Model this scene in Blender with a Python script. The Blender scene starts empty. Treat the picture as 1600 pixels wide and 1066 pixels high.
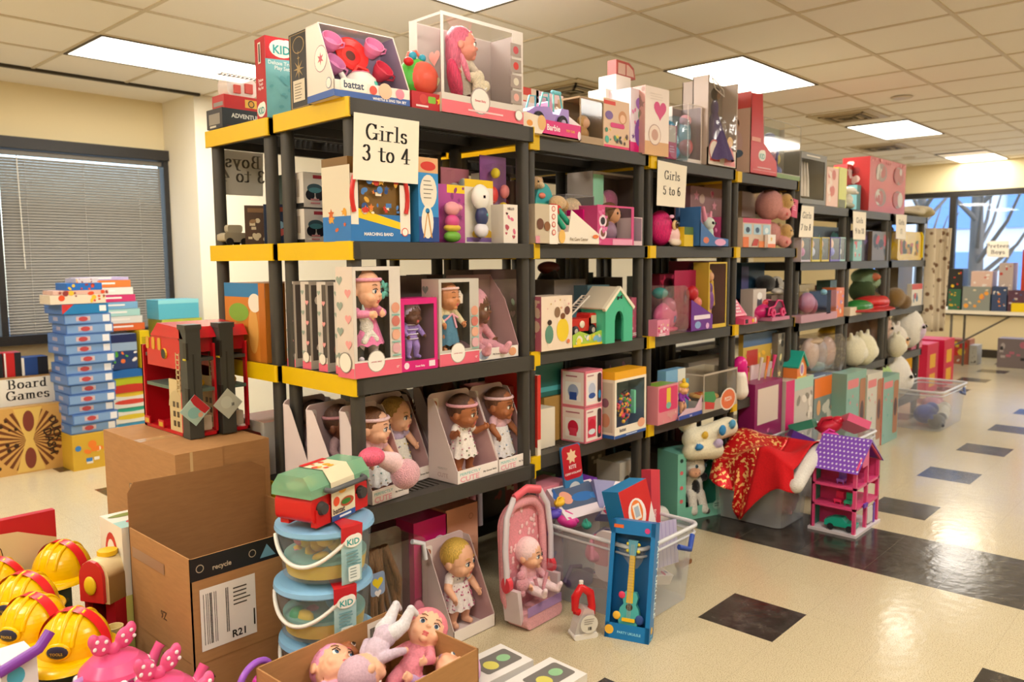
import bpy, bmesh, math, random
import numpy as np
from mathutils import Vector, Matrix, Euler
random.seed(7)
C = bpy.context.scene.collection
PI = math.pi

# ---------------------------------------------------------------- camera, world, light, exposure
sc = bpy.context.scene
CP = (1247.436, 0.749, 0.101, -0.007, -1.484, -2.052, 1.37)      # focal (px at 1600 wide), yaw, pitch down, roll, position
def cam_axes():
    f, yaw, pit, rol = CP[:4]
    d = Vector((math.cos(yaw)*math.cos(pit), math.sin(yaw)*math.cos(pit), -math.sin(pit)))
    r = Vector((math.sin(yaw), -math.cos(yaw), 0)); u = r.cross(d)
    return (r*math.cos(rol)+u*math.sin(rol), -r*math.sin(rol)+u*math.cos(rol), d)
AR, AU, AD = cam_axes(); CO = Vector(CP[4:7])
cd = bpy.data.cameras.new('camera'); cam = bpy.data.objects.new('camera', cd); C.objects.link(cam)
cd.sensor_width = 36; cd.lens = CP[0]/1600*36; cd.clip_start = 0.02; cd.clip_end = 200
cam.matrix_world = Matrix(((AR[0], AU[0], -AD[0], CO[0]), (AR[1], AU[1], -AD[1], CO[1]), (AR[2], AU[2], -AD[2], CO[2]), (0, 0, 0, 1)))
cd.dof.use_dof = True; cd.dof.focus_distance = 2.6; cd.dof.aperture_fstop = 3.5
sc.camera = cam
sc.view_settings.view_transform = 'Standard'; sc.view_settings.look = 'None'
sc.view_settings.gamma = 1; sc.view_settings.use_curve_mapping = False
sc.view_settings.exposure = 0.1
sc.cycles.max_bounces = 8; sc.cycles.transparent_max_bounces = 24
sc.cycles.sample_clamp_indirect = 6.0; sc.cycles.caustics_reflective = False; sc.cycles.caustics_refractive = False
w = bpy.data.worlds.new('world'); sc.world = w; w.use_nodes = True
wn = w.node_tree.nodes; wl = w.node_tree.links
sky = wn.new('ShaderNodeTexSky'); sky.sky_type = 'NISHITA'; sky.sun_disc = False
sky.sun_elevation = math.radians(40); sky.sun_rotation = math.radians(200)
wl.new(sky.outputs[0], wn['Background'].inputs[0]); wn['Background'].inputs[1].default_value = 0.7
fl = bpy.data.lights.new('bounce_flash', 'SPOT'); fl.energy = 1000; fl.color = (1, .93, .86); fl.spot_size = .84; fl.spot_blend = 1; fl.shadow_soft_size = .04      # the camera's own flash, turned up to the ceiling
flo = bpy.data.objects.new('bounce_flash', fl); C.objects.link(flo); flo.location = (-1.5, -2.1, 1.52); flo.rotation_euler = (Vector((-.35, -.6, 2.66))-flo.location).to_track_quat('-Z', 'Y').to_euler()

def at(px, py, ax, val):
    """photo pixel -> point on an axis-aligned plane of the room"""
    v = AD + AR*((px-800)/CP[0]) - AU*((py-533)/CP[0])
    i = 'xyz'.index(ax); return CO + v*((val-CO[i])/v[i])

# ---------------------------------------------------------------- materials
def lin(h):
    if not isinstance(h, str): return tuple(h)[:3]
    h = h.lstrip('#'); o = []
    for i in (0, 2, 4):
        c = int(h[i:i+2], 16)/255; o.append(c/12.92 if c <= .04045 else ((c+.055)/1.055)**2.4)
    return tuple(o)
_M = {}
def mat(col, rough=.45, metal=0, kind='', a=1.0):
    """procedural material; kind: '' plain, 'cloth', 'card', 'fur', 'glit', 'clear', 'film', 'frost', 'emit', 'hair'"""
    key = (col, rough, metal, kind, a)
    if key in _M: return _M[key]
    m = bpy.data.materials.new('%s_%s' % (kind or 'paint', str(col).strip('#'))); m.use_nodes = True
    nt = m.node_tree; n = nt.nodes; l = nt.links; b = n['Principled BSDF']; c = lin(col)
    b.inputs['Base Color'].default_value = (*c, 1); b.inputs['Roughness'].default_value = rough; b.inputs['Metallic'].default_value = metal; b.inputs['Specular IOR Level'].default_value = .35
    def noise(scale, det=2, sq=None):
        tc = n.new('ShaderNodeTexCoord'); t = n.new('ShaderNodeTexNoise'); t.inputs['Scale'].default_value = scale; t.inputs['Detail'].default_value = det
        if sq:
            mp = n.new('ShaderNodeMapping'); mp.inputs['Scale'].default_value = sq; l.new(tc.outputs['Object'], mp.inputs[0]); l.new(mp.outputs[0], t.inputs[0])
        else: l.new(tc.outputs['Object'], t.inputs[0])
        return t
    def vary(t, lo, hi):
        r = n.new('ShaderNodeMapRange'); r.inputs[1].default_value = .3; r.inputs[2].default_value = .7; r.inputs[3].default_value = lo; r.inputs[4].default_value = hi
        l.new(t.outputs[0], r.inputs[0]); h = n.new('ShaderNodeHueSaturation'); h.inputs['Color'].default_value = (*c, 1)
        l.new(r.outputs[0], h.inputs['Value']); l.new(h.outputs[0], b.inputs['Base Color'])
    def bump(t, s, d=.002):
        bp = n.new('ShaderNodeBump'); bp.inputs['Strength'].default_value = s; bp.inputs['Distance'].default_value = d
        l.new(t.outputs[0], bp.inputs['Height']); l.new(bp.outputs[0], b.inputs['Normal'])
    if kind == 'cloth': t = noise(160); vary(t, .88, 1.08); bump(t, .4); b.inputs['Roughness'].default_value = .9
    elif kind == 'card': t = noise(18, 4, (1, 1, 6)); vary(t, .93, 1.05); b.inputs['Roughness'].default_value = .8
    elif kind == 'fur':
        t = noise(220, 3); vary(t, .8, 1.12); bump(t, 1.0, .006); b.inputs['Roughness'].default_value = 1
        b.inputs['Sheen Weight'].default_value = .4
    elif kind == 'hair': t = noise(60, 4, (6, 6, .5)); vary(t, .6, 1.3); bump(t, .7, .003); b.inputs['Roughness'].default_value = .5
    elif kind == 'glit':
        t = noise(55, 2); r = n.new('ShaderNodeValToRGB'); r.color_ramp.elements[0].position = .53; r.color_ramp.elements[1].position = .56
        r.color_ramp.elements[0].color = (*c, 1); r.color_ramp.elements[1].color = (.9, .55, .2, 1); r.color_ramp.interpolation = 'CONSTANT'
        l.new(t.outputs[0], r.inputs[0]); l.new(r.outputs[0], b.inputs['Base Color']); b.inputs['Roughness'].default_value = .3; b.inputs['Metallic'].default_value = .35
    elif kind == 'emit':
        b.inputs['Emission Color'].default_value = (*c, 1); b.inputs['Emission Strength'].default_value = a
    elif kind in ('clear', 'film', 'frost'):
        n.remove(b); out = n['Material Output']; tr = n.new('ShaderNodeBsdfTransparent'); mx = n.new('ShaderNodeMixShader')
        tr.inputs[0].default_value = (*[1-(1-x)*(.15 if kind != 'frost' else .3) for x in c], 1)
        if kind == 'frost':
            g = n.new('ShaderNodeBsdfPrincipled'); g.inputs['Base Color'].default_value = (*c, 1); g.inputs['Roughness'].default_value = rough
            mx.inputs[0].default_value = a; l.new(tr.outputs[0], mx.inputs[1]); l.new(g.outputs[0], mx.inputs[2])
        else:
            g = n.new('ShaderNodeBsdfGlossy'); g.inputs[1].default_value = rough; g.inputs[0].default_value = (1, 1, 1, 1)
            lw = n.new('ShaderNodeLayerWeight'); lw.inputs[0].default_value = .5; fr = n.new('ShaderNodeMath'); fr.operation = 'POWER'; fr.inputs[1].default_value = 4; l.new(lw.outputs['Facing'], fr.inputs[0])
            ad = n.new('ShaderNodeMath'); ad.operation = 'MULTIPLY_ADD'; ad.inputs[1].default_value = .5; ad.inputs[2].default_value = .025 if kind == 'clear' else .06
            if kind == 'film':
                t = noise(9, 2); bp = n.new('ShaderNodeBump'); bp.inputs['Strength'].default_value = .6; bp.inputs['Distance'].default_value = .02
                l.new(t.outputs[0], bp.inputs['Height']); l.new(bp.outputs[0], g.inputs['Normal'])
            l.new(fr.outputs[0], ad.inputs[0]); l.new(ad.outputs[0], mx.inputs[0]); l.new(tr.outputs[0], mx.inputs[1]); l.new(g.outputs[0], mx.inputs[2])
        l.new(mx.outputs[0], out.inputs[0])
    _M[key] = m; return m
def P(c, r=.4): return mat(c, r)                 # plastic / print
def CL(c): return mat(c, kind='cloth')
def FUR(c): return mat(c, kind='fur')
CLEAR = mat('#ffffff', .06, kind='clear'); FILM = mat('#ffffff', .12, kind='film')
def frost(c, a=.35): return mat(c, .35, kind='frost', a=a)

# ---------------------------------------------------------------- text outlines
_T = {}
def text_geo(s):
    """default font outline of a string: unit height verts (2D), faces, width"""
    if s in _T: return _T[s]
    cu = bpy.data.curves.new('txt', 'FONT'); cu.body = s; cu.size = 1; cu.resolution_u = 2; cu.offset = .025
    ob = bpy.data.objects.new('txt', cu); C.objects.link(ob); dg = bpy.context.evaluated_depsgraph_get()
    me = bpy.data.meshes.new_from_object(ob.evaluated_get(dg)); vs = [(v.co.x, v.co.y) for v in me.vertices]; fs = [tuple(p.vertices) for p in me.polygons]
    bpy.data.objects.remove(ob); bpy.data.curves.remove(cu); bpy.data.meshes.remove(me)
    x0 = min([v[0] for v in vs] or [0]); x1 = max([v[0] for v in vs] or [1]); vs = [(x-x0, y) for x, y in vs]
    _T[s] = (vs, fs, x1-x0); return _T[s]
def arc(cx, cy, rx, ry, a0, a1, n=10): return [(cx+rx*math.cos(math.radians(a0+(a1-a0)*i/n)), cy+ry*math.sin(math.radians(a0+(a1-a0)*i/n))) for i in range(n+1)]
# broad-nib serif letters (strokes as polylines in a 1 x 1 cell, x-height .62, advance last)
def _sf(x, y, w=.16): return [(x-w, y), (x+w, y)]
SERIF = {
 'G': ([arc(.45, .5, .38, .48, 40, 320, 16), [(.8, .05), (.8, .42)], [(.6, .42), (.98, .42)], [(.74, .95), (.74, .72)]], 1.0),
 'i': ([[(.2, .03), (.2, .62)], _sf(.2, .02), [(.05, .62), (.2, .62)], [(.17, .86), (.23, .86)], [(.17, .9), (.23, .9)]], .42),
 'r': ([[(.2, .03), (.2, .62)], _sf(.2, .02), [(.05, .62), (.2, .62)], arc(.42, .42, .2, .2, 160, 60, 5), [(.5, .56), (.54, .54)]], .64),
 'l': ([[(.2, .03), (.2, .98)], _sf(.2, .02), [(.05, .98), (.2, .98)]], .42),
 's': ([[(.46, .5)]+arc(.28, .47, .17, .15, 40, 230, 8)+arc(.3, .17, .18, .17, 60, -140, 8)+[(.1, .16)]], .58),
 't': ([[(.24, .85), (.24, .14)]+arc(.38, .14, .14, .13, 180, 320, 5), [(.05, .62), (.5, .62)]], .55),
 'o': ([arc(.34, .32, .25, .31, 0, 360, 20)], .7),
 'm': ([[(.2, .03), (.2, .62)], _sf(.2, .02, .13), [(.06, .62), (.2, .62)], arc(.36, .42, .16, .2, 150, 0, 6)+[(.52, .03)], _sf(.52, .02, .13), arc(.68, .42, .16, .2, 170, 0, 6)+[(.84, .03)], _sf(.84, .02, .13)], 1.04),
 'n': ([[(.2, .03), (.2, .62)], _sf(.2, .02, .14), [(.06, .62), (.2, .62)], arc(.38, .42, .18, .2, 150, 0, 6)+[(.56, .03)], _sf(.56, .02, .14)], .76),
 'u': ([[(.2, .62), (.2, .2)]+arc(.38, .2, .18, .18, 180, 330, 6), [(.56, .62), (.56, .03), (.68, .03)], [(.06, .62), (.2, .62)], [(.42, .62), (.56, .62)]], .76),
 'e': ([[(.12, .36), (.52, .36)]+arc(.32, .34, .22, .28, 5, 310, 16)], .64),
 'a': ([arc(.3, .44, .18, .18, 150, 0, 6)+[(.48, .06), (.6, .02)], arc(.28, .18, .2, .17, 80, 370, 12)], .66),
 'd': ([arc(.3, .32, .22, .3, 30, 340, 16), [(.5, .98), (.5, .02), (.62, .02)], [(.36, .98), (.5, .98)]], .72),
 'y': ([[(.12, .6), (.34, .05)], [(.56, .6), (.28, -.18), (.1, -.22)], [(.0, .62), (.26, .62)], [(.42, .62), (.66, .62)]], .7),
 'B': ([[(.2, .02), (.2, .98)], [(.04, .02), (.45, .02)]+arc(.45, .26, .24, .24, -90, 90, 8)+[(.2, .5)], [(.04, .98), (.42, .98)]+arc(.42, .74, .22, .24, 90, -90, 8)], .86),
 'P': ([[(.2, .02), (.2, .98)], [(.04, .98), (.45, .98)]+arc(.45, .72, .25, .26, 90, -90, 8)+[(.2, .46)], _sf(.2, .02)], .84),
 '1': ([[(.3, .02), (.3, .96)], [(.14, .84), (.3, .96)], _sf(.3, .02, .18)], .62),
 '2': ([arc(.3, .72, .22, .24, 170, -20, 9)+[(.12, .08)], [(.1, .04), (.56, .04), (.56, .2)]], .66),
 '3': ([arc(.28, .74, .2, .22, 160, -80, 9)+arc(.28, .27, .24, .26, 80, -160, 10)], .66),
 '4': ([[(.44, .02), (.44, .98)], [(.44, .96), (.06, .3), (.66, .3)], _sf(.44, .02, .15)], .7),
 '5': ([[(.54, .94), (.16, .94), (.14, .54)]+arc(.3, .3, .24, .29, 120, -160, 12)], .66),
 '6': ([[(.5, .92), (.36, .96)]+arc(.36, .4, .26, .54, 95, 180, 6)+arc(.33, .28, .22, .28, 180, 530, 16)], .68),
 '7': ([[(.1, .8), (.1, .94), (.58, .94), (.24, .02)]], .64),
 '8': ([arc(.33, .74, .18, .22, -90, 270, 14), arc(.33, .26, .23, .26, 90, 450, 14)], .68),
 '9': ([arc(.33, .68, .22, .28, 0, 360, 16), [(.55, .68)]+arc(.29, .55, .26, .54, 0, -110, 7)], .68),
 '0': ([arc(.33, .49, .22, .47, 0, 360, 20)], .68), ' ': ([], .42), '+': ([[(.1, .45), (.6, .45)], [(.35, .2), (.35, .7)]], .7),
}

# ---------------------------------------------------------------- mesh builder
class MB:
    def __init__(s): s.v = []; s.f = []; s.m = []; s.sm = []; s.mats = []; s.T = None
    def mi(s, m):
        if isinstance(m, str): m = P(m)
        if m not in s.mats: s.mats.append(m)
        return s.mats.index(m)
    def add(s, vs, fs, m, smooth=False):
        if s.T is not None: vs = [s.T @ Vector(v) for v in vs]
        o = len(s.v); s.v += [tuple(v) for v in vs]; k = s.mi(m)
        for f in fs: s.f.append(tuple(i+o for i in f)); s.m.append(k); s.sm.append(smooth)
    def box(s, x0, x1, y0, y1, z0, z1, m):
        vs = [(x, y, z) for x in (x0, x1) for y in (y0, y1) for z in (z0, z1)]
        s.add(vs, [(0, 1, 3, 2), (4, 6, 7, 5), (0, 4, 5, 1), (2, 3, 7, 6), (0, 2, 6, 4), (1, 5, 7, 3)], m); return s
    def prism(s, pts, d0, d1, m, axis='y', smooth=False):
        """extrude a 2D outline along an axis; pts in the two other axes (x,z) / (y,z) / (x,y)"""
        n = len(pts)
        def q(p, d): return {'y': (p[0], d, p[1]), 'x': (d, p[0], p[1]), 'z': (p[0], p[1], d)}[axis]
        s.add([q(p, d0) for p in pts]+[q(p, d1) for p in pts], [tuple(range(n)), tuple(range(2*n-1, n-1, -1))], m)
        s.add([q(p, d0) for p in pts]+[q(p, d1) for p in pts], [(i, (i+1) % n, n+(i+1) % n, n+i) for i in range(n)], m, smooth); return s
    def lathe(s, prof, c, m, n=20, axis='z', a0=0, a1=360, smooth=True):
        """prof: (radius, height) list; m one material or a list per segment"""
        full = abs(a1-a0) >= 360; k = n if full else n+1; vs = []
        for r, h in prof:
            for i in range(k):
                a = math.radians(a0+(a1-a0)*i/n); x, y = r*math.cos(a), r*math.sin(a)
                vs.append({'z': (c[0]+x, c[1]+y, c[2]+h), 'y': (c[0]+x, c[1]+h, c[2]+y), 'x': (c[0]+h, c[1]+x, c[2]+y)}[axis])
        for j in range(len(prof)-1):
            fs = [(j*k+i, j*k+(i+1) % k, (j+1)*k+(i+1) % k, (j+1)*k+i) for i in range(n)]
            if isinstance(m, (list, tuple)): s.add(vs, fs, m[j], smooth)
            else: s.add(vs, fs, m, smooth)
        return s
    def tube(s, pts, r, m, n=8, closed=False, cap=True):
        pts = [Vector(p) for p in pts]; N = len(pts); rs = r if isinstance(r, (list, tuple)) else [r]*N; vs = []
        up = Vector((0, 0, 1)); prev = None
        for i, p in enumerate(pts):
            t = (pts[(i+1) % N]-pts[i-1]) if closed else (pts[min(i+1, N-1)]-pts[max(i-1, 0)])
            t = t.normalized() if t.length > 1e-9 else Vector((0, 0, 1))
            if prev is None: a = t.cross(up if abs(t.z) < .9 else Vector((1, 0, 0))).normalized()
            else: a = (prev-t*prev.dot(t)).normalized()
            prev = a; b = t.cross(a)
            for k in range(n):
                an = 2*PI*k/n; vs.append(p+(a*math.cos(an)+b*math.sin(an))*rs[i])
        fs = [(i*n+k, i*n+(k+1) % n, ((i+1) % N)*n+(k+1) % n, ((i+1) % N)*n+k) for i in range(N if closed else N-1) for k in range(n)]
        s.add(vs, fs, m, True)
        if cap and not closed: s.add(vs, [tuple(range(n)), tuple(range((N-1)*n, N*n))], m)
        return s
    def ell(s, c, r, m, rot=(0, 0, 0), n=14):
        if not isinstance(r, (list, tuple)): r = (r, r, r)
        R = Euler(rot).to_matrix(); k = max(6, n//2+2); vs = []; c = Vector(c)
        for j in range(k+1):
            th = PI*j/k
            for i in range(n):
                a = 2*PI*i/n; vs.append(c+R @ Vector((r[0]*math.sin(th)*math.cos(a), r[1]*math.sin(th)*math.sin(a), r[2]*math.cos(th))))
        s.add(vs, [(j*n+i, (j+1)*n+i, (j+1)*n+(i+1) % n, j*n+(i+1) % n) for j in range(k) for i in range(n)], m, True); return s
    def rbox(s, x0, x1, y0, y1, z0, z1, r, m, axis='y', n=4):
        """box with four rounded edges along an axis"""
        A = {'y': (x0, x1, z0, z1), 'x': (y0, y1, z0, z1), 'z': (x0, x1, y0, y1)}[axis]; D = {'y': (y0, y1), 'x': (x0, x1), 'z': (z0, z1)}[axis]
        s.prism(rrect(*A, r, n), D[0], D[1], m, axis, True); return s
    def build(s, name, parent=None, **kw):
        me = bpy.data.meshes.new(name); me.from_pydata(s.v, [], s.f)
        for m in s.mats: me.materials.append(m)
        me.polygons.foreach_set('material_index', s.m); me.polygons.foreach_set('use_smooth', s.sm); me.update()
        o = bpy.data.objects.new(name, me); C.objects.link(o); o.parent = parent
        for k, v in kw.items(): o[k] = v
        return o
def rrect(x0, x1, z0, z1, r, n=4):
    o = []
    for cx, cz, a in ((x1-r, z1-r, 0), (x0+r, z1-r, 90), (x0+r, z0+r, 180), (x1-r, z0+r, 270)): o += arc(cx, cz, r, r, a, a+90, n)
    return o

# flat printing on a face: origin (lower left seen from outside), u to the right, v up
class Face:
    def __init__(s, mb, o, u, v, W, H):
        s.b = mb; s.o = Vector(o); s.u = Vector(u).normalized(); s.v = Vector(v).normalized(); s.n = s.u.cross(s.v); s.W = W; s.H = H; s.k = 1
    def pt(s, a, c): return s.o+s.u*a+s.v*c+s.n*(.0003*s.k)
    def poly(s, pts, m, fr=True):
        if fr: pts = [(a*s.W, c*s.H) for a, c in pts]
        s.b.add([s.pt(*p) for p in pts], [tuple(range(len(pts)))], m); s.k += 1; return s
    def rect(s, a0, c0, a1, c1, m, r=0):
        if r: s.poly(rrect(a0*s.W, a1*s.W, c0*s.H, c1*s.H, r), m, False)
        else: s.poly([(a0, c0), (a1, c0), (a1, c1), (a0, c1)], m)
        return s
    def ell(s, a, c, ra, rc, m, rot=0, n=18):
        """centre as fractions, radii as fractions of W and H (rc None: round)"""
        ra = ra*s.W; rc = ra if rc is None else rc*s.H; co, si = math.cos(rot), math.sin(rot)
        s.poly([(a*s.W+ra*math.cos(t)*co-rc*math.sin(t)*si, c*s.H+ra*math.cos(t)*si+rc*math.sin(t)*co) for t in [2*PI*i/n for i in range(n)]], m, False); return s
    def ring(s, a, c, ra, m, m2, t=.85): s.ell(a, c, ra, None, m); s.ell(a, c, ra*t, None, m2); return s
    def star(s, a, c, r, m, k=5, q=.45):
        r *= s.W; s.poly([(a*s.W+(r if i % 2 == 0 else r*q)*math.sin(PI*i/k), c*s.H+(r if i % 2 == 0 else r*q)*math.cos(PI*i/k)) for i in range(2*k)], m, False); return s
    def heart(s, a, c, r, m):
        r *= s.W/17; s.poly([(a*s.W+r*16*math.sin(t)**3, c*s.H+r*(13*math.cos(t)-5*math.cos(2*t)-2*math.cos(3*t)-math.cos(4*t))) for t in [2*PI*i/22 for i in range(22)]], m, False); return s
    def text(s, t, a, c, size, m, al='c', w=None, rot=0):
        """a,c fractions of the baseline anchor, size in metres"""
        vs, fs, W = text_geo(t)
        if not vs: return s
        kx = size if w is None else w*s.W/W; ox = {'c': -W/2, 'l': 0, 'r': -W}[al]; co, si = math.cos(rot), math.sin(rot)
        pts = []
        for x, y in vs:
            X = (x+ox)*kx; Y = y*size; pts.append(s.pt(a*s.W+X*co-Y*si, c*s.H+X*si+Y*co))
        s.b.add(pts, fs, m); s.k += 1; return s
    def serif(s, t, a, c, size, m, mirror=False, nib=(.17, .045)):
        tot = sum(SERIF[ch][1] for ch in t)+.06*len(t); x = -tot/2
        for ch in t:
            st, adv = SERIF[ch]
            for line in st:
                for p, q in zip(line[:-1], line[1:]):
                    w2, h2 = nib[0]/2, nib[1]/2
                    pts = [(X+dx, Y+dy) for X, Y in (p, q) for dx, dy in ((-w2, -h2), (w2, -h2), (w2, h2), (-w2, h2))]
                    pts = hull(pts); pts = [((x+X)*(-1 if mirror else 1)*size+a*s.W, Y*size+c*s.H) for X, Y in pts]
                    s.b.add([s.pt(*z) for z in pts], [tuple(range(len(pts)))], m)
            x += adv+.06
        s.k += 1; return s
    def lines(s, a0, a1, c, n, m, h=.006, gap=.012, rnd=None):
        """blocks of very small type, as thin bars"""
        rnd = rnd or random
        for i in range(n):
            y = c-(i*gap)/s.H; s.rect(a0, y, a0+(a1-a0)*rnd.uniform(.7, 1), y+h/s.H, m)
            s.k -= 1
        s.k += 1; return s
    def bars(s, a0, c0, a1, c1, m, n=18):
        for i in range(n):
            if random.random() < .62: x = a0+(a1-a0)*i/n; s.rect(x, c0, x+(a1-a0)/n*.7, c1, m); s.k -= 1
        s.k += 1; return s
    def confetti(s, cols, n, size, box=(0, 0, 1, 1), shapes='cse', seed=1):
        """scattered dots, stars, blots of given colours (sizes as fraction of W)"""
        if not cols: return s
        rd = random.Random(seed)
        for i in range(n):
            a = rd.uniform(box[0], box[2]); c = rd.uniform(box[1], box[3]); r = size*rd.uniform(.5, 1.3); q = rd.choice(shapes); m = rd.choice(cols)
            a = min(max(a, box[0]+r), box[2]-r); rh = r*s.W/s.H; c = min(max(c, box[1]+rh), box[3]-rh)
            if q == 'c': s.ell(a, c, r, None, m, n=10)
            elif q == 's': s.star(a, c, r, m)
            elif q == 'h': s.heart(a, c, r, m)
            elif q == 'r': s.rect(a-r*.8, c-rh*.5, a+r*.8, c+rh*.5, m)
            else: s.ell(a, c, r, rh*.6, m, rot=rd.uniform(0, 3), n=10)
            s.k -= .7
        s.k += 1; return s
def hull(pts):
    pts = sorted(set(pts))
    def half(ps):
        o = []
        for p in ps:
            while len(o) > 1 and (o[-1][0]-o[-2][0])*(p[1]-o[-2][1])-(o[-1][1]-o[-2][1])*(p[0]-o[-2][0]) <= 0: o.pop()
            o.append(p)
        return o[:-1]
    return half(pts)+half(pts[::-1])

# ---------------------------------------------------------------- things
def thing(name, label, cat, loc=(0, 0, 0), rz=0, group=None, rot=None):
    o = bpy.data.objects.new(name, None); C.objects.link(o); o.empty_display_size = .05
    o.location = loc; o.rotation_euler = rot or (0, 0, rz); o['label'] = label; o['category'] = cat
    if group: o['group'] = group
    return o
def tag(o, label, cat, group=None):
    o['label'] = label; o['category'] = cat
    if group: o['group'] = group
    return o
def kids(o): return [c for c in C.objects if c.parent is o]
def dup(src, loc, rz=None, label=None, group=None, rot=None):
    """copy of a thing with its parts and sub-parts"""
    ch = {}
    for o in C.objects:
        if o.parent: ch.setdefault(o.parent, []).append(o)
    def cp(o, par):
        c = o.copy(); C.objects.link(c); c.parent = par
        for k in ch.get(o, []): cp(k, c)
        return c
    r = cp(src, None); r.location = loc
    if rot: r.rotation_euler = rot
    elif rz is not None: r.rotation_euler = (0, 0, rz)
    if label: r['label'] = label
    if group: r['group'] = group
    return r
def struct(o): o['kind'] = 'structure'; return o
def edge(pL, pR, z):
    """front bottom edge seen at two photo pixels on the level z -> (x, y, z) of its middle, rz, width"""
    a = at(*pL, 'z', z); b = at(*pR, 'z', z); d = b-a
    return ((a+b)/2), math.atan2(d.y, d.x), d.length
def span(xl, xr, yt, y, z, pb=None):
    """thing standing on level z with its front in the plane y: left, right, top pixels -> centre, width, height"""
    pm = pb or 380
    x0 = at(xl, pm, 'y', y).x; x1 = at(xr, pm, 'y', y).x; h = at((xl+xr)/2, yt, 'y', y).z-z
    return (x0+x1)/2, x1-x0, h

# smooth continuous blob from ellipsoids ('e', c, r, mat, rot) and tapered limbs ('c', p0, r0, p1, r1, mat)
_ico = None
def blob(name, prims, parent=None, vox=.003, smooth=3, sub=2, **kw):
    b = MB(); dm = P('#ffffff')
    for q in prims:
        if q[0] == 'e': b.ell(q[1], q[2], dm, q[4] if len(q) > 4 else (0, 0, 0), 18)
        else:
            p0, r0, p1, r1 = Vector(q[1]), q[2], Vector(q[3]), q[4]; K = 7; pts = []; rs = []
            d = (p1-p0); L = d.length or 1e-6; d = d/L
            for i in range(K):
                t = PI/2*(1-i/(K-1)); pts.append(p0-d*r0*math.sin(t)*.999); rs.append(max(r0*math.cos(t), 1e-5))
            for i in range(K):
                t = PI/2*i/(K-1); pts.append(p1+d*r1*math.sin(t)*.999); rs.append(max(r1*math.cos(t), 1e-5))
            b.tube(pts, rs, dm, 14)
    o = b.build('tmp'); o.data.materials.clear()
    bm = bmesh.new(); bm.from_mesh(o.data); bmesh.ops.remove_doubles(bm, verts=bm.verts, dist=1e-6); bmesh.ops.recalc_face_normals(bm, faces=bm.faces); bm.to_mesh(o.data); bm.free()
    md = o.modifiers.new('r', 'REMESH'); md.mode = 'VOXEL'; md.voxel_size = vox
    if smooth: ms = o.modifiers.new('s', 'SMOOTH'); ms.factor = .6; ms.iterations = smooth
    dg = bpy.context.evaluated_depsgraph_get(); me = bpy.data.meshes.new_from_object(o.evaluated_get(dg)); me.name = name
    bpy.data.objects.remove(o)
    ms_ = []
    for q in prims:
        m = q[3] if q[0] == 'e' else q[5]
        if isinstance(m, str): m = P(m)
        if m not in ms_: ms_.append(m)
    me.materials.clear()
    for m in ms_: me.materials.append(m)
    n = len(me.polygons); cen = np.empty(n*3); me.polygons.foreach_get('center', cen); cen = cen.reshape(-1, 3)
    best = np.full(n, 1e9); idx = np.zeros(n, int)
    for q in prims:
        m = q[3] if q[0] == 'e' else q[5]
        if isinstance(m, str): m = P(m)
        k = ms_.index(m)
        if q[0] == 'e':
            r = q[2] if isinstance(q[2], (tuple, list)) else (q[2],)*3; R = np.array(Euler(q[4] if len(q) > 4 else (0, 0, 0)).to_matrix())
            l = (cen-np.array(q[1])) @ R; d = (np.linalg.norm(l/np.array(r), axis=1)-1)*min(r)
        else:
            p0 = np.array(q[1], float); p1 = np.array(q[3], float); ab = p1-p0; t = np.clip(((cen-p0) @ ab)/max(ab @ ab, 1e-12), 0, 1)
            d = np.linalg.norm(cen-(p0+t[:, None]*ab), axis=1)-(q[2]+(q[4]-q[2])*t)
        s_ = d < best; best[s_] = d[s_]; idx[s_] = k
    me.polygons.foreach_set('material_index', idx.astype(np.int32)); me.polygons.foreach_set('use_smooth', [True]*n); me.update()
    o = bpy.data.objects.new(name, me); C.objects.link(o); o.parent = parent
    for k, v in kw.items(): o[k] = v
    return o
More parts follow.
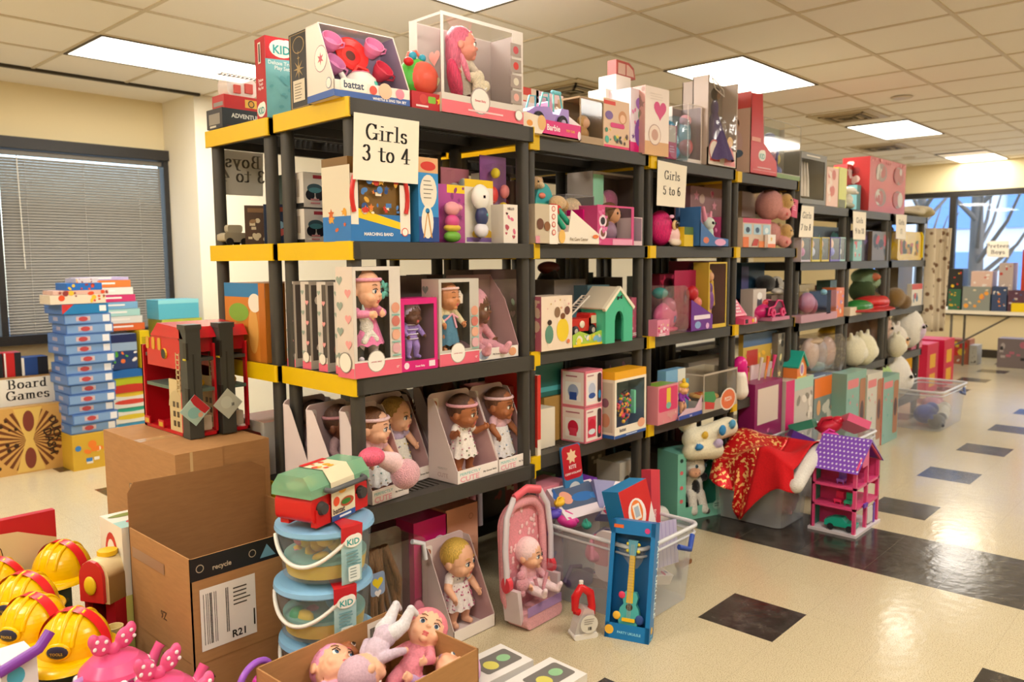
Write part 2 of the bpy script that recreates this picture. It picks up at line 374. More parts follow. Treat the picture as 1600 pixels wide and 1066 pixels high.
# ---------------------------------------------------------------- the room
ZC = 2.66; G = .300; FX, FY = 1.152, -.865          # ceiling height, floor tile, tile lattice origin
def floor_mat():
    m = bpy.data.materials.new('vinyl_tile_floor'); m.use_nodes = True; n = m.node_tree.nodes; l = m.node_tree.links; b = n['Principled BSDF']
    tc = n.new('ShaderNodeTexCoord'); sp = n.new('ShaderNodeSeparateXYZ'); l.new(tc.outputs['Object'], sp.inputs[0])
    def mth(op, a, bb=None, c=None):
        q = n.new('ShaderNodeMath'); q.operation = op
        for i, x in enumerate((a, bb, c)):
            if x is None: continue
            if isinstance(x, (int, float)): q.inputs[i].default_value = x
            else: l.new(x, q.inputs[i])
        return q.outputs[0]
    def cell(o, off): return mth('FLOOR', mth('DIVIDE', mth('SUBTRACT', o, off), G))
    ix, iy = cell(sp.outputs[0], FX), cell(sp.outputs[1], FY)
    def is0(x, k): return mth('COMPARE', mth('FLOORED_MODULO', x, k), 0, .1)
    sq = mth('MULTIPLY', is0(ix, 3), is0(iy, 3))
    def frac(o, off): return mth('FRACT', mth('DIVIDE', mth('SUBTRACT', o, off), G))
    band = mth('MAXIMUM', mth('COMPARE', ix, 3, .1), mth('COMPARE', ix, 4, .1))
    near = mth('LESS_THAN', sp.outputs[1], 3.2); dark = mth('MAXIMUM', sq, band)
    nz = n.new('ShaderNodeTexNoise'); nz.inputs['Scale'].default_value = 260; nz.inputs['Detail'].default_value = 3; l.new(tc.outputs['Object'], nz.inputs[0])
    r1 = n.new('ShaderNodeValToRGB'); e = r1.color_ramp.elements; e[0].position = .36; e[0].color = (*lin('#a39374'), 1); e[1].position = .5; e[1].color = (*lin('#cabd9c'), 1)
    l.new(nz.outputs[0], r1.inputs[0])
    n2 = n.new('ShaderNodeTexNoise'); n2.inputs['Scale'].default_value = 14; n2.inputs['Detail'].default_value = 8; n2.inputs['Roughness'].default_value = .75; l.new(tc.outputs['Object'], n2.inputs[0])
    r2 = n.new('ShaderNodeValToRGB'); e = r2.color_ramp.elements; e[0].position = .45; e[0].color = (*lin('#2a2622'), 1); e[1].position = .78; e[1].color = (*lin('#5c554e'), 1)
    l.new(n2.outputs[0], r2.inputs[0])
    mx = n.new('ShaderNodeMix'); mx.data_type = 'RGBA'; l.new(dark, mx.inputs[0]); l.new(r1.outputs[0], mx.inputs[6]); l.new(r2.outputs[0], mx.inputs[7])
    # fine joints
    fx, fy = frac(sp.outputs[0], FX), frac(sp.outputs[1], FY)
    j = mth('MAXIMUM', mth('LESS_THAN', fx, .006), mth('LESS_THAN', fy, .006))
    mj = n.new('ShaderNodeMix'); mj.data_type = 'RGBA'; l.new(mth('MULTIPLY', j, .3), mj.inputs[0]); l.new(mx.outputs[2], mj.inputs[6]); mj.inputs[7].default_value = (.25, .21, .15, 1)
    l.new(mj.outputs[2], b.inputs['Base Color'])
    n3 = n.new('ShaderNodeTexNoise'); n3.inputs['Scale'].default_value = 3; n3.inputs['Detail'].default_value = 5; l.new(tc.outputs['Object'], n3.inputs[0])
    mr = n.new('ShaderNodeMapRange'); mr.inputs[3].default_value = .1; mr.inputs[4].default_value = .26; l.new(n3.outputs[0], mr.inputs[0]); l.new(mr.outputs[0], b.inputs['Roughness'])
    bp = n.new('ShaderNodeBump'); bp.inputs['Strength'].default_value = .25; bp.inputs['Distance'].default_value = .004; n4 = n.new('ShaderNodeTexNoise'); n4.inputs['Scale'].default_value = 22; n4.inputs['Detail'].default_value = 2
    l.new(tc.outputs['Object'], n4.inputs[0]); l.new(n4.outputs[0], bp.inputs['Height']); l.new(bp.outputs[0], b.inputs['Normal'])
    return m
def wall_mat(name, c, bump=.15, scale=300, r=.85):
    m = bpy.data.materials.new(name); m.use_nodes = True; n = m.node_tree.nodes; l = m.node_tree.links; b = n['Principled BSDF']
    b.inputs['Base Color'].default_value = (*lin(c), 1); b.inputs['Roughness'].default_value = r
    tc = n.new('ShaderNodeTexCoord'); t = n.new('ShaderNodeTexNoise'); t.inputs['Scale'].default_value = scale; l.new(tc.outputs['Object'], t.inputs[0])
    bp = n.new('ShaderNodeBump'); bp.inputs['Strength'].default_value = bump; bp.inputs['Distance'].default_value = .001; l.new(t.outputs[0], bp.inputs['Height']); l.new(bp.outputs[0], b.inputs['Normal'])
    return m
X0, X1, Y0, Y1 = -4.2, 10.85, -5.0, 4.5
b = MB(); b.box(X0, X1, Y0, Y1+.1, -.1, 0, floor_mat()); struct(b.build('floor'))
WM = wall_mat('cream_wall_paint', '#ead9ae'); WW = wall_mat('pale_wall_paint', '#efe7d2')
# ceiling of square lay-in tiles: panel sheet plus thin grid bars
CXO, CYO = 2.148, .416
TM = wall_mat('ceiling_tile', '#faf4ea', .12, 220, .95)
b = MB(); b.box(X0, X1, Y0, Y1+.1, ZC, ZC+.08, TM); struct(b.build('ceiling'))
b = MB(); gm = P('#d8cbb2', .5)
x = CXO-.599*10
while x < X1:
    if x > X0: b.box(x-.011, x+.011, Y0, 4.0, ZC-.006, ZC, gm)
    x += .599
y = CYO-.599*9
while y < 4.0:
    if y > Y0: b.box(X0, X1, y-.011, y+.011, ZC-.0065, ZC, gm)
    y += .599
struct(b.build('trim_1'))
b = MB(); b.box(X0, 1.5, 3.97, 4.0, ZC-.02, ZC+.001, P('#3c352c')); struct(b.build('trim_2'))
# far left wall with its window bay, column return, and the plain wall beyond
def wall(nm, *bx, m=WM):
    q = MB()
    for t in bx: q.box(*t, m)
    return struct(q.build(nm))
WX0, WX1, WZ0, WZ1 = -1.6, 1.42, .83, 2.22
wall('wall_left', (X0, X1, Y1+.05, Y1+.2, WZ1, ZC), (X0, X1, Y1+.05, Y1+.2, 0, WZ0), (X0, WX0, Y1+.05, Y1+.2, WZ0, WZ1), (WX1+.04, X1, Y1+.05, Y1+.2, WZ0, WZ1))
wall('wall_back', (1.46, X1, 4.0, Y1+.05, 0, ZC), m=WW)
RY0, RY1, RZ0, RZ1 = -4.0, 2.2, .62, 2.2
wall('wall_right', (X1, X1+.2, Y0, Y1, RZ1, ZC), (X1, X1+.2, Y0, Y1, 0, RZ0), (X1, X1+.2, RY1, Y1, RZ0, RZ1), (X1, X1+.2, Y0, RY0, RZ0, RZ1))
wall('wall_front', (X0-.2, X1+.2, Y0-.2, Y0, 0, ZC)); wall('wall_near', (X0-.2, X0, Y0, Y1+.2, 0, ZC))
b = MB(); dk = P('#3a332b', .6)
b.box(X1-.012, X1, Y0, 4.0, 0, .11, dk); struct(b.build('baseboard_right'))
b = MB(); b.box(1.46, X1, 3.988, 4.0, 0, .11, dk); struct(b.build('baseboard_back'))
# windows: dark frames, glass, venetian blind
fm = P('#2b2825', .5); gl = mat('#e8f0ff', .02, kind='clear')
b = MB()
b.box(WX0, WX1+.04, 4.47, 4.62, WZ1-.03, WZ1+.05, fm); b.box(WX0, WX1+.04, 4.47, 4.62, WZ0-.05, WZ0+.02, fm)
for x in (WX0, .2, WX1): b.box(x-.0, x+.045, 4.49, 4.6, WZ0, WZ1, fm)
struct(b.build('window_1'))
b = MB(); b.box(WX0, WX1, 4.58, 4.585, WZ0, WZ1, gl); struct(b.build('window_1_glass'))
def blind(name, x0, x1, label):
    t = thing(name, label, 'blind', ((x0+x1)/2, 4.535, WZ1-.04)); h = (x1-x0)/2
    q = MB(); q.box(-h, h, -.02, .02, -.035, 0, P('#6b665c')); q.build('head_rail', t)
    q = MB(); n = 62; sl = P('#8f8a80', .5); dz = (WZ1-WZ0-.1)/n
    for i in range(n):
        z = -.06-i*dz; q.add([(-h+.01, -.006, z-.011), (h-.01, -.006, z-.011), (h-.01, .008, z+.0105), (-h+.01, .008, z+.0105)], [(0, 1, 2, 3)], sl)
        q.add([(-h+.01, -.0067, z-.0112), (h-.01, -.0067, z-.0112), (h-.01, .0073, z+.0103), (-h+.01, .0073, z+.0103)], [(3, 2, 1, 0)], sl)
    q.build('slats', t)
    q = MB()
    for f in (-.7, -.02, .68): q.box(f*h-.001, f*h+.001, -.014, -.012, -.06-n*dz, -.03, P('#b8b2a6'))
    q.build('ladder_cord', t)
    q = MB(); q.tube([(-h+.12, -.03, -.04), (-h+.13, -.03, -.85)], .004, P('#d8d4c8')); q.build('tilt_wand', t)
blind('venetian_blind', .25, WX1-.005, 'dark grey venetian blind lowered over the left window, right of the black mullion')
blind('venetian_blind', -1.55, .195, 'dark grey venetian blind at the left edge, left of the black mullion')
b = MB()
b.box(X1-.03, X1+.06, RY0, RY1, RZ1, RZ1+.07, fm); b.box(X1-.03, X1+.06, RY0, RY1, RZ0-.05, RZ0, fm)
for y in (RY0, -1.6, -.5, 1.03, RY1-.08): b.box(X1-.03, X1+.06, y, y+.08, RZ0, RZ1, fm)
struct(b.build('window_2'))
b = MB(); b.box(X1+.03, X1+.035, RY0, RY1, RZ0, RZ1, gl); struct(b.build('window_2_glass'))
# outside: ground, pale building, trees
b = MB(); b.box(X1+.5, 60, -30, 30, -.6, -.5, P('#8e8f88', .9)); b.box(-20, X1+.5, Y1+.6, 30, -.6, -.5, P('#8e8f88', .9)); struct(b.build('ground_outside'))
def house(x, y):
    t = thing('office_building', 'blue glazed office building seen through the right window', 'building', (x, y, -.5))
    q = MB(); q.box(0, 4, -9, 9, 0, 9, P('#dfe6ee', .6)); q.build('wall', t)
    for i in range(9):
        for k in range(4):
            q = MB(); q.box(-.06, 0, -8.6+i*1.95, -7.2+i*1.95, .5+k*2.1, 2.0+k*2.1, P('#7aa4dc', .4)); q.build('window', t)
house(22, 4)
def tree(x, y, h, lab, s):
    rd = random.Random(s); t = thing('bare_tree', lab, 'tree', (x, y, -.5)); q = MB(); bk = mat('#6f6a62', kind='card')
    q.tube([(0, 0, 0), (.05, .02, h*.4), (.0, .08, h)], [.16, .12, .04], bk)
    q.build('trunk', t)
    q = MB()
    for i in range(16):
        z = h*rd.uniform(.25, .9); a = rd.uniform(0, 6.28); L = rd.uniform(.7, 1.6)
        q.tube([(0, 0, z), (math.cos(a)*L*.5, math.sin(a)*L*.5, z+L*.5), (math.cos(a)*L*.8, math.sin(a)*L*.9, z+L*1.2)], [.05, .03, .01], bk, 6)
    q.build('branches', t)
tree(15, 1.7, 5, 'bare tree outside right window with a forked crown, left of the notice on the glass', 3); tree(14.2, -.2, 5.5, 'bare tree outside at the right edge of the picture', 5); tree(17, 3.2, 5, 'bare tree outside nearest the dark window mullion', 8)
# ceiling lights (troffers) with their lamps
def troffer(cx, cy, lab, power=30, lit=True, along='x', half=False, visible=True):
    t = thing('ceiling_light', lab, 'ceiling light', (cx, cy, ZC)); L, W_ = (.585, .287) if along == 'x' else (.287, .585)
    q = MB(); fr = P('#5b5246', .5)
    for a in ((-L-.01, L+.01, -W_-.01, -W_+.006), (-L-.01, L+.01, W_-.006, W_+.01), (-L-.01, -L+.006, -W_, W_), (L-.006, L+.01, -W_, W_)): q.box(*a, -.012, 0, fr)
    q.build('frame', t)
    q = MB(); em = mat('#fff4e0', .5, kind='emit', a=7.0 if lit else .0)
    if half:
        q.box(-L, -L*.3, -W_, W_, -.008, -.002, mat('#f6e6cf', .5, kind='emit', a=.35)); q.box(-L*.3, L, -W_, W_, -.008, -.002, em)
    else: q.box(-L, L, -W_, W_, -.008, -.002, em)
    q.build('diffuser', t)
    q = MB()
    for i in range(1, 6): q.box(-L+2*L*i/6-.001, -L+2*L*i/6+.001, -W_, W_, -.0095, -.008, P('#e8dcc8'))
    q.build('louvre', t)
    if power:
        ld = bpy.data.lights.new('lamp', 'AREA'); ld.shape = 'RECTANGLE'; ld.size = 2*L-.02; ld.size_y = 2*W_-.02; ld.energy = power; ld.color = (1, .955, .89)
        lo = bpy.data.objects.new('lamp', ld); C.objects.link(lo); lo.parent = t; lo.location = (0, 0, -.014)
    return t
M2 = .599
def gx(i): return CXO+M2*i
def gy(j): return CYO+M2*j
PW = 33
troffer(gx(3), gy(.5), 'bright ceiling light panel above the middle shelving bays, the second largest', PW)
troffer(gx(-2), gy(4.5), 'long bright ceiling light panel at the upper left', PW)
troffer(gx(8.5), gy(.5), 'ceiling light with a pinkish stripe beyond the vent grille', 14, half=False)
troffer(gx(13.5), gy(.5), 'small far ceiling light near the right wall, dimmer at one end', 20, half=True)
troffer(gx(-2), gy(.5), 'ceiling light just cut by the top edge of the picture', PW)
def more_lights():
    for i, j in ((-7, .5), (-7, -4), (-2, -4), (3, -4), (8.5, -4), (13.5, -4), (-7, 4.5)):
        t = troffer(gx(i), gy(j), 'lit ceiling light outside the frame or hidden behind the shelf tops', PW); t['group'] = 'ceiling lights out of view'
more_lights()
def vent(i, j, lab):
    t = thing('air_vent', lab, 'vent', (gx(i), gy(j), ZC)); q = MB(); m = P('#c9b896'); q.box(-.28, .28, -.28, .28, -.01, -.002, m); q.build('plate', t)
    q = MB(); 
    for k in range(4):
        r = .2-.045*k
        for a in ((-r, r, -r, -r+.02), (-r, r, r-.02, r), (-r, -r+.02, -r, r), (r-.02, r, -r, r)): q.box(*a, -.02-.002*k, -.01, P('#6d6049' if k % 2 else '#b7a584'))
    q.build('louvre', t)
vent(2.1, 2.4, 'square air vent in the ceiling behind the toys on the second bay'); vent(6.6, .6, 'square air vent in the ceiling beside the pink-striped light'); vent(10.6, 1.4, 'faint far air vent above the red boxed set'); 
for px, py, lab in ((1409, 152, 'round ceiling speaker disc right of the air vent'), (1420, 246, 'faint round disc on the ceiling near the far wall')):
    q = at(px, py, 'z', ZC-.004); b = MB(); b.lathe([(.0, -.008), (.07, -.008), (.085, 0)], (0, 0, 0), P('#d9cbb0'), 20); o = b.build('ceiling_speaker'); o.location = (q.x, q.y, ZC-.006); tag(o, lab, 'speaker')
# ---------------------------------------------------------------- shelving
YEL = P('#dfb600', .45); BLK = wall_mat('black_shelf_plastic', '#3a3732', .3, 400, .5); BLK2 = wall_mat('grey_shelf_plastic', '#4a4741', .3, 400, .5)
ZA = [1.861, 1.431, 1.001, .571, .141]; ZB = [1.71, 1.345, .96, .575, .19]
def shelf_unit(label, x, y, W, D, Z, caps=True, m=BLK, wrap=.0, rz=0, group=None):
    t = thing('shelving_unit', label, 'shelving unit', (x, y, 0), rz, group); T = .054
    for px, py in ((.012, .012), (W-.05, .012), (.012, D-.062), (W-.05, D-.062)):
        q = MB(); q.prism(rrect(px, px+.038, py, py+.05, .016, 4), 0, Z[0]-T+.01, m, 'z', True); q.build('post', t)
    for k, z in enumerate(Z):
        q = MB(); c0 = .004 if caps else 0
        q.box(c0, W-c0, 0, .022, z-T, z, m); q.box(c0, W-c0, D-.022, D, z-T, z, m)
        q.box(c0, .03, 0, D, z-T, z-.001, m); q.box(W-.03, W-c0, 0, D, z-T, z-.001, m)
        n = 30; st = (W-.12)/n
        for i in range(n): q.box(.06+i*st, .06+i*st+st*.62, .06, D-.06, z-.006, z-.001, m)
        for yy in (.02, D/2-.02, D-.065): q.box(.02, W-.02, yy, yy+.045, z-.007, z-.0015, m)
        for xx in (.02, W/2-.02, W-.065): q.box(xx, xx+.045, .02, D-.02, z-.0068, z-.0012, m)
        for yy in (.12, D-.13): q.box(.03, W-.03, yy, yy+.004, z-.04, z-.006, m)
        for i in range(1, 24): q.box(W*i/24, W*i/24+.003, .022, .07, z-.03, z-.006, m)
        s = q.build('shelf', t)
        if caps:
            for e in (0, 1):
                q = MB(); a, c = (-.004, .008) if e == 0 else (W-.008, W+.004)
                pts = [(a, .01), (a, D-.01), (a+.004, D), (c, D), (c, 0), (a+.004, 0)] if e == 0 else [(c, .01), (c, D-.01), (c-.004, D), (a, D), (a, 0), (c-.004, 0)]
                q.prism(pts, z-T-.003, z+.002, YEL, 'z')
                if wrap and e == 0: q.prism(rrect(-.004, wrap, -.004, .02, .004, 2), z-T-.002, z+.002, YEL, 'z')
                q.build('end_cap', s, label='yellow end cap')
    return t
gA = 'black shelving units with yellow end caps'
D1 = .454
shelf_unit('nearest black shelving bay with yellow ends, under the Girls 3 to 4 sign', 0, 0, .83, D1, [ZA[0]+.006]+ZA[1:4], rz=-.03)
shelf_unit('second black shelving bay, holding the mint toy dog house', .888, .05, .835, D1, [ZA[0]-.005]+ZA[1:4], wrap=.055)
shelf_unit('third black shelving bay, the one carrying the Girls 5 to 6 sign', 1.737, .05, .835, D1, [ZA[0]-.012]+ZA[1:4], wrap=.05)
shelf_unit('fourth black shelving bay, last with yellow tabs before the lower grey bays', 2.588, .05, .80, D1, [ZA[0]-.02]+ZA[1:4], wrap=.05)
shelf_unit('first low grey bay without yellow tabs, with the Girls 7 to 8 sign', 3.42, .05, .83, .42, ZB, False, BLK2)
shelf_unit('middle low grey bay, with the Girls 9 to 10 sign', 4.27, .05, .85, .42, ZB, False, BLK2)
shelf_unit('last low grey bay beside the hanging patterned cloth', 5.14, .05, .90, .42, ZB, False, BLK2)
shelf_unit('rear black shelving bay with yellow ends, carrying the Boys 3 to 4 sign', 0, .466, .83, D1, ZA)
shelf_unit('rear black shelving bay behind the second front bay, seen through its shelves', .888, .52, .835, D1, ZA)
shelf_unit('rear black shelving bay behind the third front bay, seen through its shelves', 1.737, .52, .835, D1, ZA)
shelf_unit('rear black shelving bay behind the fourth front bay, seen through its shelves', 2.588, .52, .80, D1, ZA)
# ---------------------------------------------------------------- product builders (local frame: front face y=0 looking to -y, depth to +y, base z=0)
def faces(q, w, d, h, x0=None):
    x0 = -w/2 if x0 is None else x0
    return (Face(q, (x0, 0, 0), (1, 0, 0), (0, 0, 1), w, h), Face(q, (x0, d, 0), (0, -1, 0), (0, 0, 1), d, h),
            Face(q, (x0+w, 0, 0), (0, 1, 0), (0, 0, 1), d, h), Face(q, (x0, 0, h), (1, 0, 0), (0, 1, 0), w, d))
def pbox(name, label, cat, xl, xr, yt, y, z, d, base, fn=None, pb=380, rz=0, group=None, side=None, top=None, seed=None, rough=.35, sx=0):
    """printed closed box standing on level z; xl, xr, yt are photo pixels of its front"""
    cx, w, h = span(xl, xr, yt, y, z, pb); d_ = d
    q = MB(); q.box(-w/2, w/2, 0, d_, 0, h, P(base, rough)); F, L, R, T = faces(q, w, d_, h)
    if side: L.rect(.0, .0, 1, 1, side); R.rect(0, 0, 1, 1, side)
    if top: T.rect(0, 0, 1, 1, top)
    if fn: fn(F, L, R, T)
    o = q.build(name); o.location = (cx+sx, y, z+.0008); o.rotation_euler.z = rz; return tag(o, label, cat, group)
def shell(t, w, d, h, out, inn, fr=(.01, .01, .02, .01), nm='carton', pane=True, th=.003, lwin=False, rwin=False, tag_=None, topwin=False, frout=None):
    """windowed carton: walls, front frame, tinted interior; returns (mesh builder, faces) - call fin() to finish"""
    q = MB(); x0, x1 = -w/2, w/2; o = P(out, .4); i_ = P(inn, .6); l, r, b_, tp = fr
    q.box(x0, x1, d-th, d, 0, h, o); q.box(x0+th, x1-th, d-th-.0006, d-th, th, h-th, i_)
    q.box(x0, x1, 0, d-th, 0, th, o); q.box(x0+th, x1-th, 0, d-th, th, th+.0006, i_)
    if not topwin: q.box(x0, x1, 0, d-th, h-th, h, o)
    for wn_, a, c in ((lwin, x0, x0+th), (rwin, x1-th, x1)):
        if wn_: q.box(a, c, d*.75, d-th, th, h-th, o); q.box(a, c, 0, d*.75, th, b_, o); q.box(a, c, 0, d*.75, h-tp, h-th, o)
        else:
            q.box(a, c, 0, d-th, th, h-th, o); 
            if a == x0: q.box(c, c+.0006, .002, d-th, th, h-th, i_)
            else: q.box(a-.0006, a, .002, d-th, th, h-th, i_)
    fo = P(frout, .4) if frout else o
    if l: q.box(x0, x0+l, -.001, .001, 0, h, fo)
    if r: q.box(x1-r, x1, -.001, .001, 0, h, fo)
    if b_: q.box(x0+l, x1-r, -.001, .001, 0, b_, fo)
    if tp: q.box(x0+l, x1-r, -.001, .001, h-tp, h, fo)
    F = Face(q, (x0, -.0012, 0), (1, 0, 0), (0, 0, 1), w, h); _, L, R, T = faces(q, w, d, h)
    def fin():
        c = q.build(nm, t)
        if pane:
            g = MB(); ya, xa, xb, za, zb = .0015, x0+l*.6+.001, x1-r*.6-.001, b_*.6+.001, h-tp*.6-.001; g.add([(xa, ya, za), (xb, ya, za), (xb, ya, zb), (xa, ya, zb)], [(0, 1, 2, 3)], CLEAR)
            if lwin: g.add([(x0+.001, d*.76, .004), (x0+.001, .002, .004), (x0+.001, .002, h-.004), (x0+.001, d*.76, h-.004)], [(0, 1, 2, 3)], CLEAR)
            if rwin: g.add([(x1-.001, .002, .004), (x1-.001, d*.76, .004), (x1-.001, d*.76, h-.004), (x1-.001, .002, h-.004)], [(0, 1, 2, 3)], CLEAR)
            if topwin: g.add([(x0, 0, h), (x1, 0, h), (x1, d, h), (x0, d, h)], [(0, 1, 2, 3)], CLEAR)
            g.build('clear_window', t)
        return c
    return q, F, L, R, T, fin
def wthing(name, label, cat, xl, xr, yt, y, z, pb=380, rz=0, group=None):
    cx, w, h = span(xl, xr, yt, y, z, pb)
    return thing(name, label, cat, (cx, y, z+.0008), rz, group), w, h
def frill(q, z0, z1, r0, r1, m, c=(0, 0), pl=10, amp=.06, n=60, sy=.8, steps=5, th=.002):
    """pleated skirt: wavy cone"""
    vs = []
    for j in range(steps+1):
        t = j/steps; r = r0+(r1-r0)*t; z = z0+(z1-z0)*t
        for i in range(n):
            a = 2*PI*i/n; rr = r*(1+amp*t*math.sin(pl*a)); vs.append((c[0]+rr*math.cos(a), c[1]+rr*sy*math.sin(a), z+.004*t*math.sin(pl*a+1)))
    q.add(vs, [(j*n+i, j*n+(i+1) % n, (j+1)*n+(i+1) % n, (j+1)*n+i) for j in range(steps) for i in range(n)], m, True)
def dots_on(q, pts, r, cols, rd):
    for p in pts: q.ell(p, r, rd.choice(cols), n=6)
SK = {'l': '#ecb594', 'b': '#a5653f', 'd': '#6b3d26', 'm': '#c98559', 'k': '#5a3425'}
def baby(t, skin='l', hair=None, s=1.0, top='#e9a9bf', legs=None, skirt=None, pose='stand', o=(0, 0, 0), turn=.5, tilt=0, band=None, hat=None, arms='down', shirt=None, fing=True, bow=None, rot=(0, 0, 0), eyes=True, bald=False, pattern=None, name='doll', hairlen=0, closed=False):
    """soft-bodied baby doll about .34 m tall at s=1, facing -y; pose stand / sit / lie handled through rot"""
    sk = mat(SK.get(skin, skin), .45); tp = CL(top); lg = CL(legs) if legs else sk
    Hm = Matrix.Translation((0, -.002, .222)) @ Euler((tilt, 0, turn)).to_matrix().to_4x4() @ Matrix.Scale(1.28, 4)
    HS = 1.28; hr = Euler((tilt, 0, turn))
    def H(p): return tuple(Hm @ Vector(p))
    W = Matrix.Translation(o) @ Euler(rot).to_matrix().to_4x4() @ Matrix.Scale(s, 4)
    pr = [('e', H((0, .002, .03)), (.047, .047, .05), sk, hr), ('e', H((0, -.012, .008)), (.041, .036, .033), sk, hr),
          ('e', H((.02, -.03, .004)), (.016, .014, .014), sk, hr), ('e', H((-.02, -.03, .004)), (.016, .014, .014), sk, hr),
          ('e', H((0, -.048, .014)), (.0062, .006, .0055), sk, hr), ('e', H((0, -.036, -.014)), (.011, .009, .009), sk, hr),
          ('e', H((.047, .006, .016)), (.006, .01, .013), sk, hr), ('e', H((-.047, .006, .016)), (.006, .01, .013), sk, hr),
          ('e', H((0, -.0445, -.002)), (.0085, .004, .0025), mat('#c85a5a', .4), hr), ('e', H((0, -.043, -.007)), (.0065, .004, .0028), mat('#d06a68', .4), hr),
          ('c', (0, 0, .2), .02, (0, 0, .225), .02, sk),
          ('e', (0, .002, .168), (.04, .03, .045), tp), ('e', (0, 0, .125), (.04, .034, .038), tp)]
    pr = [(a[0], a[1], tuple(x*HS for x in a[2]), *a[3:]) if (a[0] == 'e' and len(a) > 4) else a for a in pr]
    for sx in (-1, 1):
        if arms == 'down': S_, E_, Hd = (sx*.036, 0, .19), (sx*.06, -.014, .158), (sx*.06, -.042, .135)
        elif arms == 'fwd': S_, E_, Hd = (sx*.036, 0, .19), (sx*.056, -.032, .17), (sx*.03, -.066, .17)
        else: S_, E_, Hd = (sx*.036, 0, .19), (sx*.068, -.015, .165), (sx*.078, -.045, .18)
        sl = tp if shirt != 'short' else sk; md_ = tuple((Vector(S_)+Vector(E_))/2)
        pr += [('c', S_, .019, md_, .0175, tp), ('c', md_, .0165, E_, .0155, sl), ('c', E_, .0155, Hd, .0125, sl)]
        dv = (Vector(Hd)-Vector(E_)).normalized(); pc = Vector(Hd)+dv*.012; side = dv.cross(Vector((sx, 0, 0))).normalized(); out = dv.cross(side)
        pr.append(('e', tuple(pc), (.0105, .0115, .0115), sk))
        if fing:
            for k in range(4):
                a = pc+side*(.0095-.0063*k)+dv*.006; L = (.013, .015, .014, .010)[k]; pr.append(('c', tuple(a), .0038, tuple(a+dv*L+out*.004*sx), .003, sk))
            pr.append(('c', tuple(pc+side*.009), .0042, tuple(pc+side*.018+dv*.006), .0032, sk))
        if pose == 'sit':
            K_, A_ = (sx*.042, -.062, .105), (sx*.048, -.118, .095); hip = (sx*.022, -.008, .11)
            pr += [('c', hip, .028, K_, .024, lg), ('c', K_, .023, A_, .016, lg), ('c', A_, .015, (A_[0]+sx*.006, A_[1]-.016, A_[2]+.024), .0115, lg if legs else sk)]
        else:
            K_, A_ = (sx*.03, -.014, .068), (sx*.032, -.006, .024); hip = (sx*.022, 0, .105)
            pr += [('c', hip, .027, K_, .022, lg), ('c', K_, .0215, A_, .0155, lg), ('c', (A_[0], A_[1]+.004, .014), .0135, (A_[0]+sx*.004, A_[1]-.026, .011), .0105, lg if legs else sk)]
    sc_ = s; pr2 = []
    for q in pr:
        if q[0] == 'e':
            r = q[2] if isinstance(q[2], tuple) else (q[2],)*3; e = Euler(q[4]).to_matrix() if len(q) > 4 else Matrix.Identity(3)
            pr2.append(('e', tuple(W @ Vector(q[1])), tuple(x*sc_ for x in r), q[3], tuple((Euler(rot).to_matrix() @ e).to_euler())))
        else: pr2.append(('c', tuple(W @ Vector(q[1])), q[2]*sc_, tuple(W @ Vector(q[3])), q[4]*sc_, q[5]))
    body = blob(name, pr2, t, vox=.0028*max(s, .75), smooth=2)
    q = MB(); q.T = W @ Hm
    def part(nm):
        nonlocal q
        if q.v: q.build(nm, body)
        q = MB(); q.T = W @ Hm
    if eyes:
        for sx in (-1, 1):
            if closed: q.tube([(sx*.011, -.0455, .024), (sx*.018, -.0455, .022), (sx*.025, -.0415, .024)], .0012, P('#5a3a2a')); part('eyelid')
            else:
                q.ell((sx*.0178, -.0395, .0225), (.0085, .0055, .0072), P('#f4efe8', .15), n=12); q.ell((sx*.0178, -.0437, .0225), (.0052, .0022, .0056), P('#4a3222' if skin != 'l' else '#3b5a78', .1), n=12); q.ell((sx*.0178, -.0455, .0225), (.0026, .001, .003), P('#0a0806', .1), n=8)
                q.tube([(sx*.0095, -.0455, .0275), (sx*.018, -.0455, .0312), (sx*.0265, -.0405, .0275)], .0013, P('#3a241a')); part('eye')
            q.tube([(sx*.011, -.0445, .039), (sx*.019, -.0425, .0418), (sx*.027, -.0385, .0395)], .0011, P(hair or '#6b4a35')); part('eyebrow')
    if hair and not hat:
        q.ell((0, .0085, .038), (.0495, .0465, .047), mat(hair, kind='hair'), rot=(-.25, 0, 0), n=20)
        if hairlen: q.ell((0, .025, .0), (.05, .03, .055+hairlen), mat(hair, kind='hair'), n=16)
        part('hair')
    if hat:
        q.ell((0, .007, .036), (.051, .049, .049), CL(hat), rot=(-.3, 0, 0), n=20); q.T = W @ Hm; part('hat')
    if band:
        q.tube([(.0475*math.cos(a), .006+.0475*math.sin(a), .05-.004*math.sin(a)) for a in [2*PI*i/24 for i in range(24)]], .0055, CL(band), 6, True); part('headband')
    if bow:
        for sx in (-1, 1): q.ell((.03+sx*.012, -.03, .066), (.014, .006, .01), CL(bow), rot=(0, sx*.5, 0))
        part('hair_bow')
    if skirt:
        col, z0, z1, r1 = skirt[:4]; z0 -= .03; z1 = max(z1-.05, .032); r1 *= 1.12; q.T = W; frill(q, z0, z1, .041, r1, CL(col), pl=11, amp=.05)
        if len(skirt) > 4:
            rd = random.Random(3); c2 = [CL(c) for c in skirt[4]]
            for i in range(70):
                a = rd.uniform(0, 2*PI); tt = rd.uniform(.15, .95); rr = (.041+(r1-.041)*tt)*1.03; q.ell((rr*math.cos(a), rr*.8*math.sin(a), z0+(z1-z0)*tt), (.0036, .0036, .0036), rd.choice(c2), n=6)
        q.build('skirt', body); q = MB(); q.T = W
